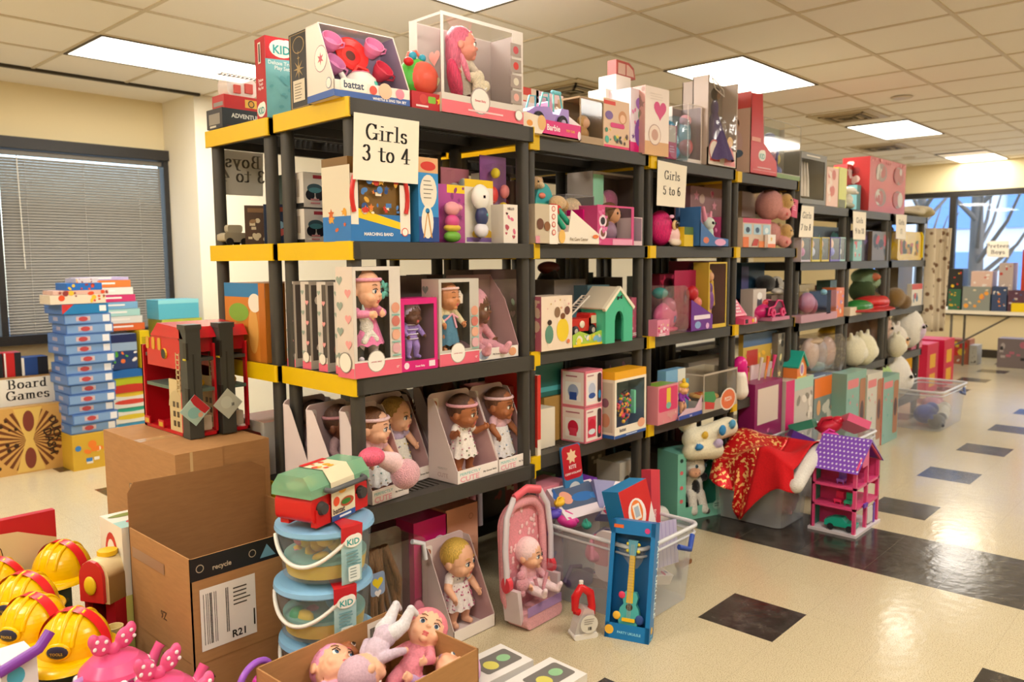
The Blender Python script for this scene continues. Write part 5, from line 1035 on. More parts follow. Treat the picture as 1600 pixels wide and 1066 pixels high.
blob('plush_dog', [('e', (-.01, .05, .17), (.045, .03, .03), FUR('#dcb88a')), ('e', (.03, .05, .16), (.022, .022, .026), FUR('#c89a60')), ('e', (-.035, .05, .14), (.035, .03, .03), CL('#c8302c')), ('c', (-.05, .03, .12), .012, (-.01, .02, .07), .012, P('#2aa082')), ('c', (-.03, .03, .14), .012, (.02, .02, .09), .012, P('#2a9a80'))], t)
t, w, h = wthing('styling_doll_box', 'clear box with a pale blonde doll head, behind the plush dog set', 'doll', 884, 928, 305, YF+.12, Z2b, 360); q, F, L, R, T, fin = shell(t, w, .12, h, '#8f8a8c', '#7c7678', (.004, .004, .06, .004), topwin=True, lwin=True); fin()
blob('doll_head', [('e', (.01, .06, h*.72), (.05, .05, .055), mat('#e8cfa8', kind='hair')), ('e', (.012, .04, h*.62), (.036, .036, .042), P('#e0a890')), ('e', (.01, .06, h*.3), (.04, .035, .05), P('#d8a0a0'))], t)
pbox('magenta_box', 'plain bright magenta box between the dog set and the pink styling doll', 'toy box', 911, 933, 328, YF+.05, Z2b, .1, '#d8147c', lambda F, L, R, T: F.ell(.5, .95, .35, .1, '#e86ab0'), 370)
t, w, h = wthing('boxed_styling_doll', 'pink window box with a brown-haired doll face and round pictures', 'doll', 933, 990, 322, YF-.02, Z2b, 380); q, F, L, R, T, fin = shell(t, w, .1, h, '#d04a84', '#6a4a5c', (.055, .02, .03, .008), topwin=True); F.ell(.14, .6, .1, None, '#f0d8e4'); F.ell(.14, .6, .06, None, '#2a2028'); F.ell(.14, .3, .1, None, '#f0d8e4'); F.ell(.14, .3, .06, None, '#7a4a38'); F.rect(.4, 0, .95, .15, '#e8a0c0'); F.confetti([P('#e070a8')], 8, .04, (.02, .02, .26, .95), 'h'); fin()
blob('doll_head', [('e', (.015, .05, .15), (.045, .04, .042), mat('#6a4428', kind='hair')), ('e', (.025, .03, .135), (.032, .03, .038), P('#c8906a')), ('e', (.0, .04, .06), (.05, .03, .045), P('#8a6a88')), ('e', (-.03, .05, .1), (.02, .03, .05), mat('#6a4428', kind='hair'))], t)
q = MB(); q.ell((.015, .002, .14), (.005, .004, .006), P('#1e1814')); q.ell((.04, .004, .14), (.005, .004, .006), P('#1e1814')); q.build('eyes', t)
t, w, h = wthing('boxed_pink_creature', 'tall pale box with mint edge and a fuzzy pink creature, back of second bay', 'toy', 926, 1003, 272, YF+.15, Z2b, 360); q, F, L, R, T, fin = shell(t, w, .15, h, '#bfb4aa', '#8a7a74', (.06, .08, .05, .01)); F.rect(0, 0, .2, .96, '#93d0b0'); fin(); blob('pink_creature', [('e', (.03, .08, .22), (.055, .04, .055), FUR('#d87aa4')), ('e', (.03, .07, .14), (.06, .04, .05), FUR('#8a3a5a')), ('e', (-.045, .07, .2), (.02, .03, .06), P('#d8c0b0'))], t, vox=.006)
t, w, h = wthing('boxed_small_doll', 'pale blue and pink window pack with a blonde doll at the second bay\'s right post', 'doll', 986, 1003, 340, YF-.01, Z2b, 380); q, F, L, R, T, fin = shell(t, w, .08, h, '#d8c0c8', '#b0a0b8', (.004, .004, .02, .004), topwin=True); fin(); blob('doll', [('e', (0, .04, h*.75), (.02, .02, .03), P('#e0b088')), ('e', (0, .045, h*.8), (.024, .022, .03), mat('#d8b080', kind='hair')), ('e', (0, .04, h*.35), (.022, .02, .06), P('#c87a9a'))], t)

Z3b = ZA[2]+.001
def princ(F, L, R, T):
    F.confetti([P('#f0dcc8')], 8, .1, (.05, .05, .95, .95), 'c', 2); F.ell(.68, .36, .2, .22, '#e8c830'); F.ell(.68, .62, .08, .06, '#7a4a30'); F.ell(.24, .3, .13, .17, '#5a8a78'); F.ell(.25, .52, .07, .05, '#3a2620'); F.ell(.5, .7, .09, .1, '#8a6a50'); F.ell(.82, .72, .09, .08, '#6a4038'); F.confetti([P('#c8a030'), P('#d8a0a0')], 8, .03, (.1, .75, .9, .95), 's', 3); F.ell(.85, .14, .05, .04, '#e07a50'); L.rect(0, 0, 1, 1, '#c86a80'); L.confetti([P('#d83a7c'), P('#eac8b0')], 12, .16, (.05, .05, .95, .95), 'rce', 2)
pbox('princess_doll_box', 'cream and pink box printed with four dolls in gowns, third shelf of the second bay', 'toy box', 846, 894, 463, YF-.02, Z3b, .12, '#ecd8c4', princ, 540)
t, w, h = wthing('boxed_fire_truck', 'red toy fire truck with white ladder on a green and yellow grassy tray', 'toy vehicle', 895, 948, 440, YF-.02, Z3b, 530); q = MB(); q.box(-w/2, w/2, 0, .14, 0, .004, P('#8ab84a')); q.prism([(-w/2, 0), (w/2, 0), (w/2, .05), (w*.3, .06), (0, .045), (-w*.3, .065), (-w/2, .05)], 0, .003, P('#a8c84a'), 'y'); F = Face(q, (-w/2, -.0005, 0), (1, 0, 0), (0, 0, 1), w, .05); F.confetti([P('#e8d040'), P('#7ab0d0'), P('#e8e0c8')], 14, .06, (.02, .1, .98, .95), 'ce', 3); F.rect(0, 0, 1, .2, '#e8c820'); q.box(-w/2, w/2, .136, .14, 0, h*.5, P('#6a94a0')); q.build('carton', t)
q = MB(); rr = P('#c62a24', .3); q.rbox(-.1, .06, .03, .1, .06, .115, .012, rr); q.rbox(.03, .085, .03, .1, .06, .135, .015, rr); q.box(.045, .08, .027, .03, .09, .125, P('#d8c8a8')); q.ell((-.02, .028, .09), (.018, .003, .016), P('#e8dcc8')); q.build('truck_body', t)
for sx in (-.07, .05): q = MB(); q.lathe([(0, -.004), (.012, -.004), (.024, 0), (.024, .014), (0, .014)], (sx, .024, .062), [P('#c8c0b0'), P('#26242a'), P('#26242a'), P('#26242a')], 16, 'y'); q.build('wheel', t)
q = MB()
for s_ in (.035, .075): q.tube([(-.1, s_, .125), (.04, s_, .21)], .004, P('#d8cfc4'), 6)
for i in range(9): f = i/8.; q.tube([(-.1+.14*f, .035, .125+.085*f), (-.1+.14*f, .075, .125+.085*f)], .003, P('#d8cfc4'), 6)
q.build('ladder', t)
t, w, h = wthing('toy_dog_house', 'mint green toy dog house with white gable edge, third shelf of the second bay', 'toy house', 946, 988, 449, YF-.04, Z3b, 530); q = MB(); mg = P('#49b892', .4); hh = h*.66; a = w/2
arch = arc(0, .1, .032, .04, 0, 180, 8)
q.prism([(-a, 0), (-.034, 0), (-.034, .1)]+[(x, z) for x, z in arch[::-1]][0:0]+[(-.034, hh), (-a, hh)], 0, .012, mg, 'y'); q.prism([(.034, 0), (a, 0), (a, hh), (.034, hh)], 0, .012, mg, 'y')
q.prism([(-.034, .1)]+arch[::-1]+[(.034, hh), (-.034, hh)], 0, .012, mg, 'y'); q.prism([(-a, hh), (a, hh), (0, h*.97)], 0, .012, mg, 'y'); q.box(-a, -a+.006, .012, .14, 0, hh, P('#52bf9a')); q.box(a-.006, a, .012, .14, 0, hh, mg); q.box(-a, a, .134, .14, 0, hh, P('#2a8a6a')); q.build('house_body', t)
q = MB(); wh = P('#efe6d0', .4)
for s_ in (-1, 1): q.prism([(s_*(a+.012), hh-.008), (0, h+.004), (0, h-.012), (s_*(a+.004), hh-.02)], -.006, .012, wh, 'y'); q.prism([(s_*(a+.01), hh-.006), (0, h+.002), (0, h-.004), (s_*(a+.008), hh-.012)], .012, .15, P('#4ab89c') if s_ > 0 else P('#dccfb8'), 'y')
q.tube([(-.012, -.002, hh+.035), (.012, -.002, hh+.04)], .0035, P('#26221e'));
for s_ in (-1, 1):
    for v in (-1, 1): q.ell((s_*.014, -.002, hh+.0375+v*.004+s_*.002), .0042, P('#26221e'))
q.build('roof', t)
def mg_side(F, L, R, T): rnd_print(F, ('#c8406a', '#a07080', '#d8a0b0'), 9)
pbox('pink_floral_box', 'magenta patterned box right of the toy dog house by the post', 'toy box', 986, 1003, 465, YF+.03, Z3b, .12, '#a8506c', mg_side, 525); pbox('dim_clear_box', 'dim clear box behind the princess doll box', 'box', 866, 915, 437, YF+.2, Z3b, .14, '#7a706a', lambda F, L, R, T: F.ell(.3, .6, .12, None, '#b85a40'), 500)
small_toy('red_brown_ball_toy', 'dark red rounded toy at the back above the dim clear box', 'toy', 855, 885, 418, YF+.3, Z3b, 500, [(0, .9, .5, .09, '#6a2a20'), (0, .4, .4, .5, '#3a3434')])
pbox('amber_lamp_box', 'box with an amber and red window behind the fire truck', 'toy box', 918, 952, 446, YF+.12, Z3b, .1, '#54707a', lambda F, L, R, T: (F.rect(.1, .4, .9, .95, '#b8502c'), F.ell(.5, .75, .3, .15, '#d89a50')), 500)
Z4b = ZA[3]+.001
pbox('red_edged_board', 'thin red-edged white board standing at the left post of the fourth shelf', 'board', 840, 845, 587, YF, Z4b, .3, '#e8dccb', lambda F, L, R, T: (L.rect(0, .1, 1, 1, '#c8342c'), F.rect(0, .2, 1, 1, '#d0382e')), 690)
q = MB(); q.box(-.06, .06, 0, .1, 0, .17, P('#e6dccb', .5)); o = q.build('white_carton'); c = at(853, 690, 'y', YF+.07); o.location = (c.x, YF+.07, Z4b); tag(o, 'plain white carton upright beside the red-edged board', 'carton')
q = MB(); q.box(-.09, .09, 0, .14, 0, .2, mat('#b08a48', kind='card')); o = q.build('cardboard_carton'); o.location = (c.x+.15, YF+.13, Z4b); tag(o, 'plain tan cardboard carton behind the white carton and pink mixer boxes', 'carton')
pbox('teal_toy_box', 'dark teal box lying on the cardboard carton near the shelf above', 'toy box', 836, 880, 569, YF+.14, Z4b+.202, .14, '#2a6a64', lambda F, L, R, T: F.rect(.1, .15, .9, .3, '#50a8b0'), 620)
def appliance(F, L, R, T, k):
    F.rect(.05, .05, .95, .93, '#f0e2dc', .004); F.rect(.14, .14, .62, .72, '#d8405c' if k else '#e8e4e8'); F.ell(.38, .48, .2, .18, '#c81a3a' if k else '#b8c0d8'); F.ell(.38, .3, .2, .08, '#d8e0e8' if k else '#30509a'); F.rect(.7, .08, .93, .9, '#3c2a34', .01); F.ell(.82, .3, .08, .12, '#2a8ac8' if not k else '#d8284a'); F.lines(.1, .5, .84, 1, P('#b88a90')); L.rect(.06, .04, .94, .96, '#efe0da'); L.rect(.18, .15, .82, .68, '#f4f0ee'); L.ell(.5, .42, .22, .2, '#c81a40' if k else '#9aa8c8'); L.rect(.35, .18, .65, .4, '#d8405c' if k else '#2a4a98'); L.lines(.2, .8, .82, 1, P('#b06a78'))
for k, lb in ((1, 'lower pink toy mixer box with red mixer picture, fourth shelf of the second bay'), (0, 'upper pink toy blender box with blue blender picture, stacked on the mixer box')):
    cx, w, h = span(915, 944, 600, YF-.0, Z4b, 660); q = MB(); w = .13; h = .158; q.box(-w/2, w/2, 0, .13, 0, h, P('#de7a8c')); appliance(*faces(q, w, .13, h), k); o = q.build('toy_appliance_box'); o.location = (at(925, 660, 'y', YF).x, YF-.01, Z4b+(0 if k else .1595)); o.rotation_euler.z = .04; tag(o, lb, 'toy box')
t, w, h = wthing('bead_set_box', 'yellow-topped window box full of coloured snap beads, front right of the fourth shelf', 'toy box', 959, 1010, 590, YF-.055, Z4b, 660, .03); q, F, L, R, T, fin = shell(t, w, .1, h, '#e6d8c4', '#5c7c8c', (.014, .014, .05, .012), frout='#f0e6d4'); F.rect(0, 0, 1, .05, '#2a5aa4'); F.text('battat', .25, .1, .022, P('#40485a')); F.ell(.84, .17, .12, .08, '#e8a888'); F.lines(.35, .7, .02, 1, P('#c8d8f0'), .004); L.rect(.1, .1, .9, .95, '#c8b8a4'); L.ell(.5, .3, .25, .12, '#c88a6a'); L.ell(.5, .6, .2, .08, '#8a5a6a'); L.rect(0, 0, 1, .06, '#2a5aa4'); q.prism([(0, h), (0, h+.035), (.1, h+.035), (.1, h)], -w/2, w/2, P('#eaa81c'), 'x'); fin()
q = MB(); rd = random.Random(8); bc = [P(c, .3) for c in ('#e8b82a', '#5a3a98', '#3a8a3a', '#e8782a', '#d8405a', '#2a2430')]
for i in range(110): 
    a = rd.uniform(0, 6.3); r = rd.uniform(0, 1)**.5; q.ell((-.015+.05*r*math.cos(a), .02+rd.uniform(0, .01), .13+.07*r*math.sin(a)), .0095, rd.choice(bc), n=8)
q.build('snap_beads', t, kind='stuff'); q = MB(); q.rbox(.045, .06, .01, .03, .09, .2, .006, P('#6ac8a8')); q.build('mint_wand', t)
pbox('dark_printed_box', 'dark box with faint purple print at the back of the fourth shelf', 'box', 945, 1003, 560, YF+.15, Z4b, .2, '#3c3440', lambda F, L, R, T: F.confetti([P('#8a5a8a'), P('#c8a0b0')], 8, .08), 640)

# ================================================================ third bay
t = plush('fuzzy_creature_pack', 'hot pink fuzzy ball creature with one big eye, left end of the third bay', 'toy', (at(1047, 380, 'y', YF+.02).x, YF+.02, Z2b), 0, [('e', (-.01, .05, .09), (.085, .05, .088), mat('#d41a6c', kind='hair')), ('e', (.05, .012, .055), (.04, .03, .045), P('#f0c8c8')), ('e', (.05, 0, .02), (.05, .02, .02), P('#e8d8c8'))], vox=.005)
q = MB(); q.ell((.035, -.006, .105), (.024, .012, .024), P('#e8c890', .2)); q.ell((.038, -.016, .106), (.017, .006, .018), P('#5a3a28', .1)); q.ell((.04, -.0215, .107), (.01, .002, .011), P('#120c0a', .1)); q.build('eye', t); q = MB(); q.ell((.0, -.008, .145), (.02, .006, .009), P('#f0b8d8')); q.build('bow', t)
t = plush('grey_plush_elephant', 'pale beige plush animal bowing its head beside the pink fuzzy ball', 'plush toy', (at(1082, 380, 'y', YF+.08).x, YF+.08, Z2b), 0, [('e', (0, .03, .13), (.055, .04, .035), FUR('#b8ae98')), ('e', (-.04, .0, .1), (.03, .03, .04), FUR('#c4baa6')), ('e', (.03, .04, .07), (.035, .035, .07), FUR('#a8a08c'))], vox=.005)
pbox('yellow_green_box', 'narrow yellow and green box under the beige plush animal', 'toy box', 1069, 1083, 355, YF-.01, Z2b, .05, '#d8b820', lambda F, L, R, T: F.rect(0, .6, 1, 1, '#4a6a2a'), 380)
pbox('slate_blue_card', 'slate blue card standing behind the pink fuzzy ball', 'card', 1060, 1090, 326, YF+.14, Z2b, .02, '#4a6a98', None, 380)
t, w, h = wthing('boxed_pink_cat_figure', 'blue slant box with a white and pink long-eared cat figure', 'toy', 1094, 1138, 316, YF-.03, Z2b, 382); q = MB(); q.prism([(-w/2, 0), (w/2, 0), (w/2, .04), (-.0, .05), (-w/2+.01, .12), (-w/2, .13)], 0, .003, P('#3a6aa8'), 'y'); q.box(-w/2, -w/2+.003, 0, .12, 0, .2, P('#3f70ac')); q.box(-w/2, w/2, .118, .12, 0, h*.8, P('#b07a98')); q.box(-w/2, w/2, 0, .12, 0, .003, P('#3a6aa8')); F = Face(q, (-w/2, -.0006, 0), (1, 0, 0), (0, 0, 1), w, h); F.ell(.2, .14, .1, .07, '#d8785a'); F.ell(.7, .1, .2, .08, '#e0a0c8'); q.build('carton', t)
blob('cat_figure', [('e', (.01, .04, .12), (.036, .03, .034), P('#d8e0d8', .3)), ('c', (-.015, .05, .14), .014, (-.035, .05, .2), .01, P('#e090a8')), ('c', (.03, .05, .14), .012, (.045, .05, .18), .008, P('#e090a8')), ('e', (.015, .04, .07), (.022, .022, .04), P('#c8e0d4')), ('c', (.01, .03, .05), .012, (.0, .02, .015), .012, P('#d8e8e0')), ('c', (.03, .03, .05), .012, (.045, .02, .015), .012, P('#d8e8e0'))], t)
q = MB(); q.ell((.005, .012, .122), (.013, .005, .008), P('#1a1a1e'), rot=(0, .3, 0)); q.ell((.035, .016, .122), (.009, .005, .007), P('#1a1a1e')); q.ell((.035, .014, .085), (.009, .006, .012), P('#d86aa0')); q.build('face', t)
pbox('pink_window_pack', 'dusky pink packs behind the cat figure at the back of the third bay', 'toy pack', 1078, 1143, 294, YF+.18, Z2b, .1, '#9a6a70', lambda F, L, R, T: F.confetti([P('#e090a8'), P('#5a3a3c'), P('#d8b8b0'), P('#c83a78')], 18, .06), 370); pbox('gold_green_box', 'gold-yellow lying box on top of the dusky packs', 'box', 1100, 1144, 285, YF+.3, Z2b+.19, .1, '#b88a3a', None, 330); pbox('pink_narrow_box', 'bright pink narrow box just left of the third bay\'s right post', 'toy box', 1124, 1143, 340, YF+.06, Z2b, .08, '#d8588c', lambda F, L, R, T: rnd_print(F, ('#8a3a5a', '#e8b0c8'), 4), 382)
# third shelf: pink shell, purple box, long-haired doll
t = soft_bag('boxed_pink_pony_shell', 'clear bubble pack with a pink shell toy and teal mane', 'toy', 1034, 1076, 447, YF-.02, Z3b, '#e8c8d4', [(0, .35, .4, .3, '#d86a98'), (-.2, .85, .2, .12, '#2a9a94'), (.1, .55, .2, .2, '#b86a8a'), (.15, .3, .14, .15, '#6a6a9a'), (0, .07, .45, .07, '#d83a78')], pb=520, d=.12)
pbox('dark_red_box', 'deep red box behind the pink shell toy', 'toy box', 1030, 1074, 428, YF+.14, Z3b, .12, '#7a1f30', lambda F, L, R, T: F.confetti([P('#c83a5a'), P('#5a1a24')], 6, .15), 510)
pbox('small_pink_print_box', 'small pink printed box low at the left post, under the pink shell toy', 'toy box', 1027, 1046, 500, YF-.035, Z3b, .05, '#e088a8', lambda F, L, R, T: rnd_print(F, ('#e8c890', '#c83a68', '#f0d8e0'), 7), 520)
t, w, h = wthing('slanted_purple_box', 'purple slanted-front box with a white label, centre of the third bay', 'toy box', 1080, 1113, 470, YF-.03, Z3b, 515); q = MB(); q.prism([(-w/2, 0), (w/2, 0), (w/2, h*.5), (-w/2, h*1.05)], 0, .003, P('#6a2a90'), 'y'); q.box(-w/2, w/2, .1, .104, 0, h*2.0, P('#a81f50')); q.box(-w/2, w/2, 0, .1, 0, .003, P('#6a2a90')); F = Face(q, (-w/2, -.0005, 0), (1, 0, 0), (0, 0, 1), w, h); F.rect(.12, .38, .88, .52, '#ecdcec', .003); F.ell(.3, .2, .14, .12, '#8aa8d8'); F.ell(.75, .14, .08, .1, '#d8a8d8'); q.build('carton', t); blob('red_toy', [('e', (.0, .06, .19), (.04, .03, .04), P('#b8202c')), ('e', (.02, .04, .14), (.03, .02, .03), P('#d8786a'))], t)
t, w, h = wthing('boxed_long_hair_doll', 'tall box with a very long blonde-haired doll in purple dress', 'doll', 1106, 1134, 410, YF-.005, Z3b, 505); q, F, L, R, T, fin = shell(t, w, .09, h, '#c0a03a', '#5a2a3a', (.008, .008, .02, .008), topwin=True, frout='#d8b83a'); fin()
blob('doll', [('e', (0, .045, h*.78), (.022, .02, .026), P('#e0a880')), ('e', (0, .055, h*.8), (.028, .02, .034), mat('#d8b040', kind='hair')), ('c', (-.022, .05, h*.7), .014, (-.03, .04, h*.2), .012, mat('#d8b040', kind='hair')), ('c', (.022, .05, h*.7), .012, (.028, .04, h*.35), .01, mat('#d8b040', kind='hair')), ('e', (0, .045, h*.6), (.017, .015, .03), P('#6a3a90')), ('e', (0, .045, h*.42), (.026, .02, .055), P('#7a3f9c')), ('c', (-.008, .045, h*.32), .007, (-.008, .045, h*.1), .006, P('#e0a880')), ('c', (.008, .045, h*.32), .007, (.008, .045, h*.1), .006, P('#e0a880'))], t)
pbox('crimson_back_box', 'crimson box filling the back between purple box and long-haired doll', 'toy box', 1074, 1118, 408, YF+.12, Z3b, .12, '#8c1436', lambda F, L, R, T: F.confetti([P('#d8a030'), P('#c82a50'), P('#5a1028')], 10, .09), 500)
# fourth shelf third bay
def pbag(F, L, R, T):
    F.rect(.04, .32, .96, .95, '#d8386c', .012); F.rect(.42, .5, .62, .92, '#e8c83a', .006); F.ell(.52, .46, .12, .09, '#7ab8a8'); F.confetti([P('#f0b8c0'), P('#d89a9a')], 12, .05, (.05, .03, .95, .28), 'c', 2)
t, w, h = wthing('pink_bag_set', 'pink toy bag set box with yellow clasp, third bay fourth shelf', 'toy box', 1027, 1060, 602, YF-.04, Z4b, 650, .03); q = MB(); q.box(-w/2, w/2, 0, .1, 0, h, P('#dc8a94')); fs = faces(q, w, .1, h); pbag(*fs); fs[3].rect(.05, .1, .95, .9, '#8ab03a'); q.build('carton', t)
t, w, h = wthing('boxed_yellow_hair_doll', 'small smiling toy doll with yellow curl hair on a blue and white tray', 'doll', 1060, 1098, 592, YF-.05, Z4b, 640, .03); q = MB(); q.prism([(-w/2, 0), (w/2, 0), (w/2, h*.5), (w*.2, h*.2), (-w*.2, h*.25), (-w/2, h*.1)], 0, .003, P('#d8b8c8'), 'y'); q.box(-w/2, w/2, .08, .083, 0, h*.9, P('#6aa0b8')); q.box(-w/2, w/2, 0, .083, 0, .003, P('#2a4aa4')); F = Face(q, (-w/2, -.0005, 0), (1, 0, 0), (0, 0, 1), w, h); F.rect(0, 0, 1, .1, '#2a4aa4'); F.text('Doll', .5, .02, .012, P('#e8e8f8')); q.build('carton', t)
bl = baby(t, '#e8b088', None, s=.52, top='#8a3aa8', o=(-.012, .045, .015), turn=.2, fing=False); q = MB(); q.ell((-.014, .035, .16), (.03, .026, .018), P('#e8c030', .4)); q.ell((-.02, .03, .185), (.01, .01, .014), P('#e8c030', .4)); q.build('yellow_hair', bl)
t, w, h = wthing('pizza_set_box', 'long grey and white pizza play set box with red and green pizza print', 'toy box', 1098, 1152, 580, YF-.05, Z4b, 630, .02); q, F, L, R, T, fin = shell(t, w, .2, h, '#b8ac9a', '#9a8e7c', (.006, .006, .06, .01), topwin=True, lwin=True); F.poly([(.02, .3), (.3, .2), (.36, .3), (.3, .5), (.02, .55)], P('#3a8a4a')); F.poly([(.04, .1), (.3, .04), (.32, .2), (.04, .3)], P('#c83a34')); F.ell(.72, .2, .24, .3, '#e4dccf'); F.ell(.72, .2, .21, .26, '#e0703c'); F.text('PIZZA', .72, .16, .03, P('#f4e4d4'), 'c'); fin()
q = MB(); q.lathe([(0, 0), (.07, 0), (.08, .006), (.078, .016), (.06, .02), (0, .02)], (.0, .1, .05), [P('#c8924a'), P('#c8924a'), P('#d8a860'), P('#d8a860'), P('#d8a040')], 24); 
for i in range(6): q.ell((.04*math.cos(i), .1+.04*math.sin(i), .071), (.012, .012, .003), P('#b83a2c'))
q.build('toy_pizza', t)
pbox('blue_white_card_box', 'light blue and white box leaning behind the yellow-haired doll', 'toy box', 1040, 1070, 578, YF+.03, Z4b, .05, '#7ab0d8', lambda F, L, R, T: F.rect(.6, .3, 1, 1, '#e0e4dc'), 640)
pbox('grey_lid_box', 'grey and cream box stacked behind the pizza set', 'box', 1075, 1140, 562, YF+.2, Z4b, .15, '#a0968a', None, 630); pbox('dark_red_low_box', 'dark green and red box at the back under the shelf above', 'box', 1090, 1135, 545, YF+.36, Z4b+.05, .12, '#3f3a30', lambda F, L, R, T: F.rect(.5, .2, .95, .8, '#b04a3c'), 600)

# ================================================================ fourth bay
def boots(F, L, R, T):
    F.rect(0, .84, 1, 1, '#c83a5c')
    for k in range(3): F.rect(.04+.33*k, .45, .3+.33*k, .8, '#a8c8d8'); F.ell(.17+.33*k, .6, .07, .1, ('#1f2c44', '#26466a', '#dfe8ec')[k])
    F.rect(0, 0, .2, .35, '#e0702c'); F.rect(.55, .0, 1, .22, '#e88a5a'); F.poly([(.3, .05), (.5, .05), (.55, .28), (.4, .3)], P('#b83028'))
pbox('boot_toy_box', 'light blue box with tiny boot pictures and red lid, left of the pink hooded plush', 'toy box', 1160, 1204, 342, YF-.01, Z2b, .14, '#d0b8a4', boots, 385)
q = MB(); q.box(-.05, .05, 0, .02, 0, .075, P('#efe4dc')); F, L, R, T = faces(q, .1, .02, .075); F.rect(0, 0, 1, .28, '#e87a4a'); F.star(.45, .65, .16, P('#e8b83a')); o = q.build('star_tag_box'); o.location = (at(1202, 380, 'y', YF-.02).x, YF-.035, Z2b); tag(o, 'small white and orange pack with a yellow star before the boot box', 'toy pack')
def hooded(label, x, z, s, g, tilt=0):
    pk = CL('#c98f8a'); tn = FUR('#d3a868')
    t = plush('hooded_plush_toy', label, 'plush toy', (x, YF+.02, z), .1, [('e', (0, .06, .085*s), (.085*s, .075*s, .085*s), pk), ('e', (.035, -.03, .1*s), (.042, .04, .05), tn), ('e', (.03, -.02, .04), (.055, .04, .04), CL('#dd9a94')), ('c', (.09, .03, .14*s), .018, (.12, .04, .15*s), .016, tn), ('e', (.035, -.065, .088*s), (.018, .012, .013), FUR('#e6c896'))], eyes=[(.018, -.066, .108*s), (.052, -.066, .108*s)], er=.005, vox=.006)
    q = MB(); q.ell((.038, -.078, .094*s), (.005, .004, .004), P('#2a1a14')); q.build('nose', t); q = MB(); q.ell((.0, -.05, .035), (.013, .004, .011), CL('#c85a5c')); q.ell((.06, -.05, .035), (.013, .004, .011), CL('#c85a5c')); q.build('cheek_patches', t); return t
x = at(1222, 380, 'y', YF).x
hooded('lower pink hooded plush with tan bear face beside the boot box', x, Z2b, .95, None); hooded('upper pink hooded plush with tan bear face, stacked on its twin', x-.01, Z2b+.165, 1.1, None)
q = MB(); q.box(-.04, .04, 0, .004, 0, .11, P('#c82a58')); F, L, R, T = faces(q, .08, .004, .11); F.lines(.2, .8, .6, 3, P('#e88aa8')); o = q.build('magenta_hang_tag'); o.location = (at(1248, 340, 'y', .0).x, .028, Z2b+.185); o.rotation_euler = (0, .1, 0); tag(o, 'magenta tag hanging from the upper pink hooded plush', 'tag')
pbox('gold_pink_lying_box', 'pale pink and gold box lying high at the back of the fourth bay', 'box', 1159, 1212, 302, YF+.3, Z2b+.2, .15, '#cbb79a', lambda F, L, R, T: (F.rect(0, 0, .4, 1, '#d8c0bc'), F.ell(.6, .5, .1, .3, '#a8884a')), 330)
pbox('navy_box', 'dark navy box at the back of the fourth bay, third shelf', 'box', 1158, 1194, 411, YF+.22, Z3b+.12, .15, '#1f3a50', lambda F, L, R, T: F.rect(0, .1, .3, .9, '#5a5a88'), 450)
q = MB(); q.box(-.14, .14, 0, .16, 0, .12, P('#3a3034')); o = q.build('dark_box'); o.location = (at(1178, 470, 'y', YF+.22).x, YF+.21, Z3b); tag(o, 'dim dark box under the navy box in the fourth bay', 'box')
t = plush('puppy_plush', 'black and white plush puppy lying in the fourth bay above the pink toy car', 'plush toy', (at(1214, 450, 'y', YF+.1).x, YF+.1, Z3b+.14), 0, [('e', (-.04, .06, .07), (.07, .06, .055), FUR('#1e1a1a')), ('e', (.035, .02, .075), (.045, .04, .04), FUR('#f0ebe4')), ('e', (.065, -.01, .06), (.025, .022, .018), FUR('#f4efe8')), ('e', (.01, .01, .07), (.018, .02, .035), FUR('#1a1616')), ('e', (.02, .0, .02), (.06, .04, .02), FUR('#ece4dc'))], eyes=[(.05, -.02, .085)], er=.006, vox=.006)
q = MB(); q.box(-.12, .12, 0, .15, 0, .138, P('#84746c')); o = q.build('grey_box'); o.location = (at(1216, 470, 'y', YF+.1).x, YF+.09, Z3b); tag(o, 'greyish box carrying the black and white plush puppy', 'box'); F = Face(q, (0, 0, 0), (1, 0, 0), (0, 0, 1), 1, 1)
t = thing('toy_laptop', 'pink toy laptop with slanted screen full of pale keys, left end of the fourth bay', 'toy', (at(1170, 500, 'y', YF-.02).x, YF-.03, Z3b)); q = MB(); q.prism([(0, 0), (0, .03), (.1, .045), (.1, 0)], -.075, .085, P('#e0507c', .3), 'x'); q.box(-.06, -.03, -.002, 0, .005, .028, P('#1e1a1e')); q.ell((.03, -.001, .018), (.012, .004, .012), P('#e8c030')); q.ell((.06, -.001, .02), (.01, .004, .016), P('#f0e8e0')); q.build('keyboard_base', t)
q = MB(); q.T = Matrix.Translation((-.01, .05, .045)) @ Euler((-.45, 0, 0)).to_matrix().to_4x4(); q.prism([(-.065, 0), (.07, 0), (.02, .1), (-.06, .12)], 0, .012, P('#e8708c', .3), 'y'); q.prism([(-.055, .012), (.055, .012), (.012, .09), (-.05, .108)], -.002, 0, P('#d84a74'), 'y')
for i in range(4):
    for j in range(3): q.box(-.045+.02*j, -.032+.02*j, -.004, -.002, .02+.02*i, .032+.02*i, P('#f0d8e0'))
q.build('screen', t)
t = thing('boxed_pink_car', 'hot pink toy car frame in an open wire-like box, right end of the fourth bay', 'toy car', (at(1218, 490, 'y', YF-.03).x, YF-.04, Z3b)); q = MB(); pk = P('#d83a74', .3); q.box(-.12, .12, 0, .12, 0, .02, P('#c87a98')); q.build('carton', t)
q = MB(); q.prism([(-.11, .03), (-.1, .075), (-.03, .08), (.0, .115), (.06, .11), (.11, .07), (.12, .03)], .03, .1, P('#5a2a40'), 'y'); 
for yy in (.028, .1): q.tube([(-.115, yy, .035), (-.1, yy, .075), (-.03, yy, .082), (.01, yy, .118), (.07, yy, .112), (.125, yy, .035), (-.115, yy, .035)], .006, pk, 6)
q.build('car_body', t)
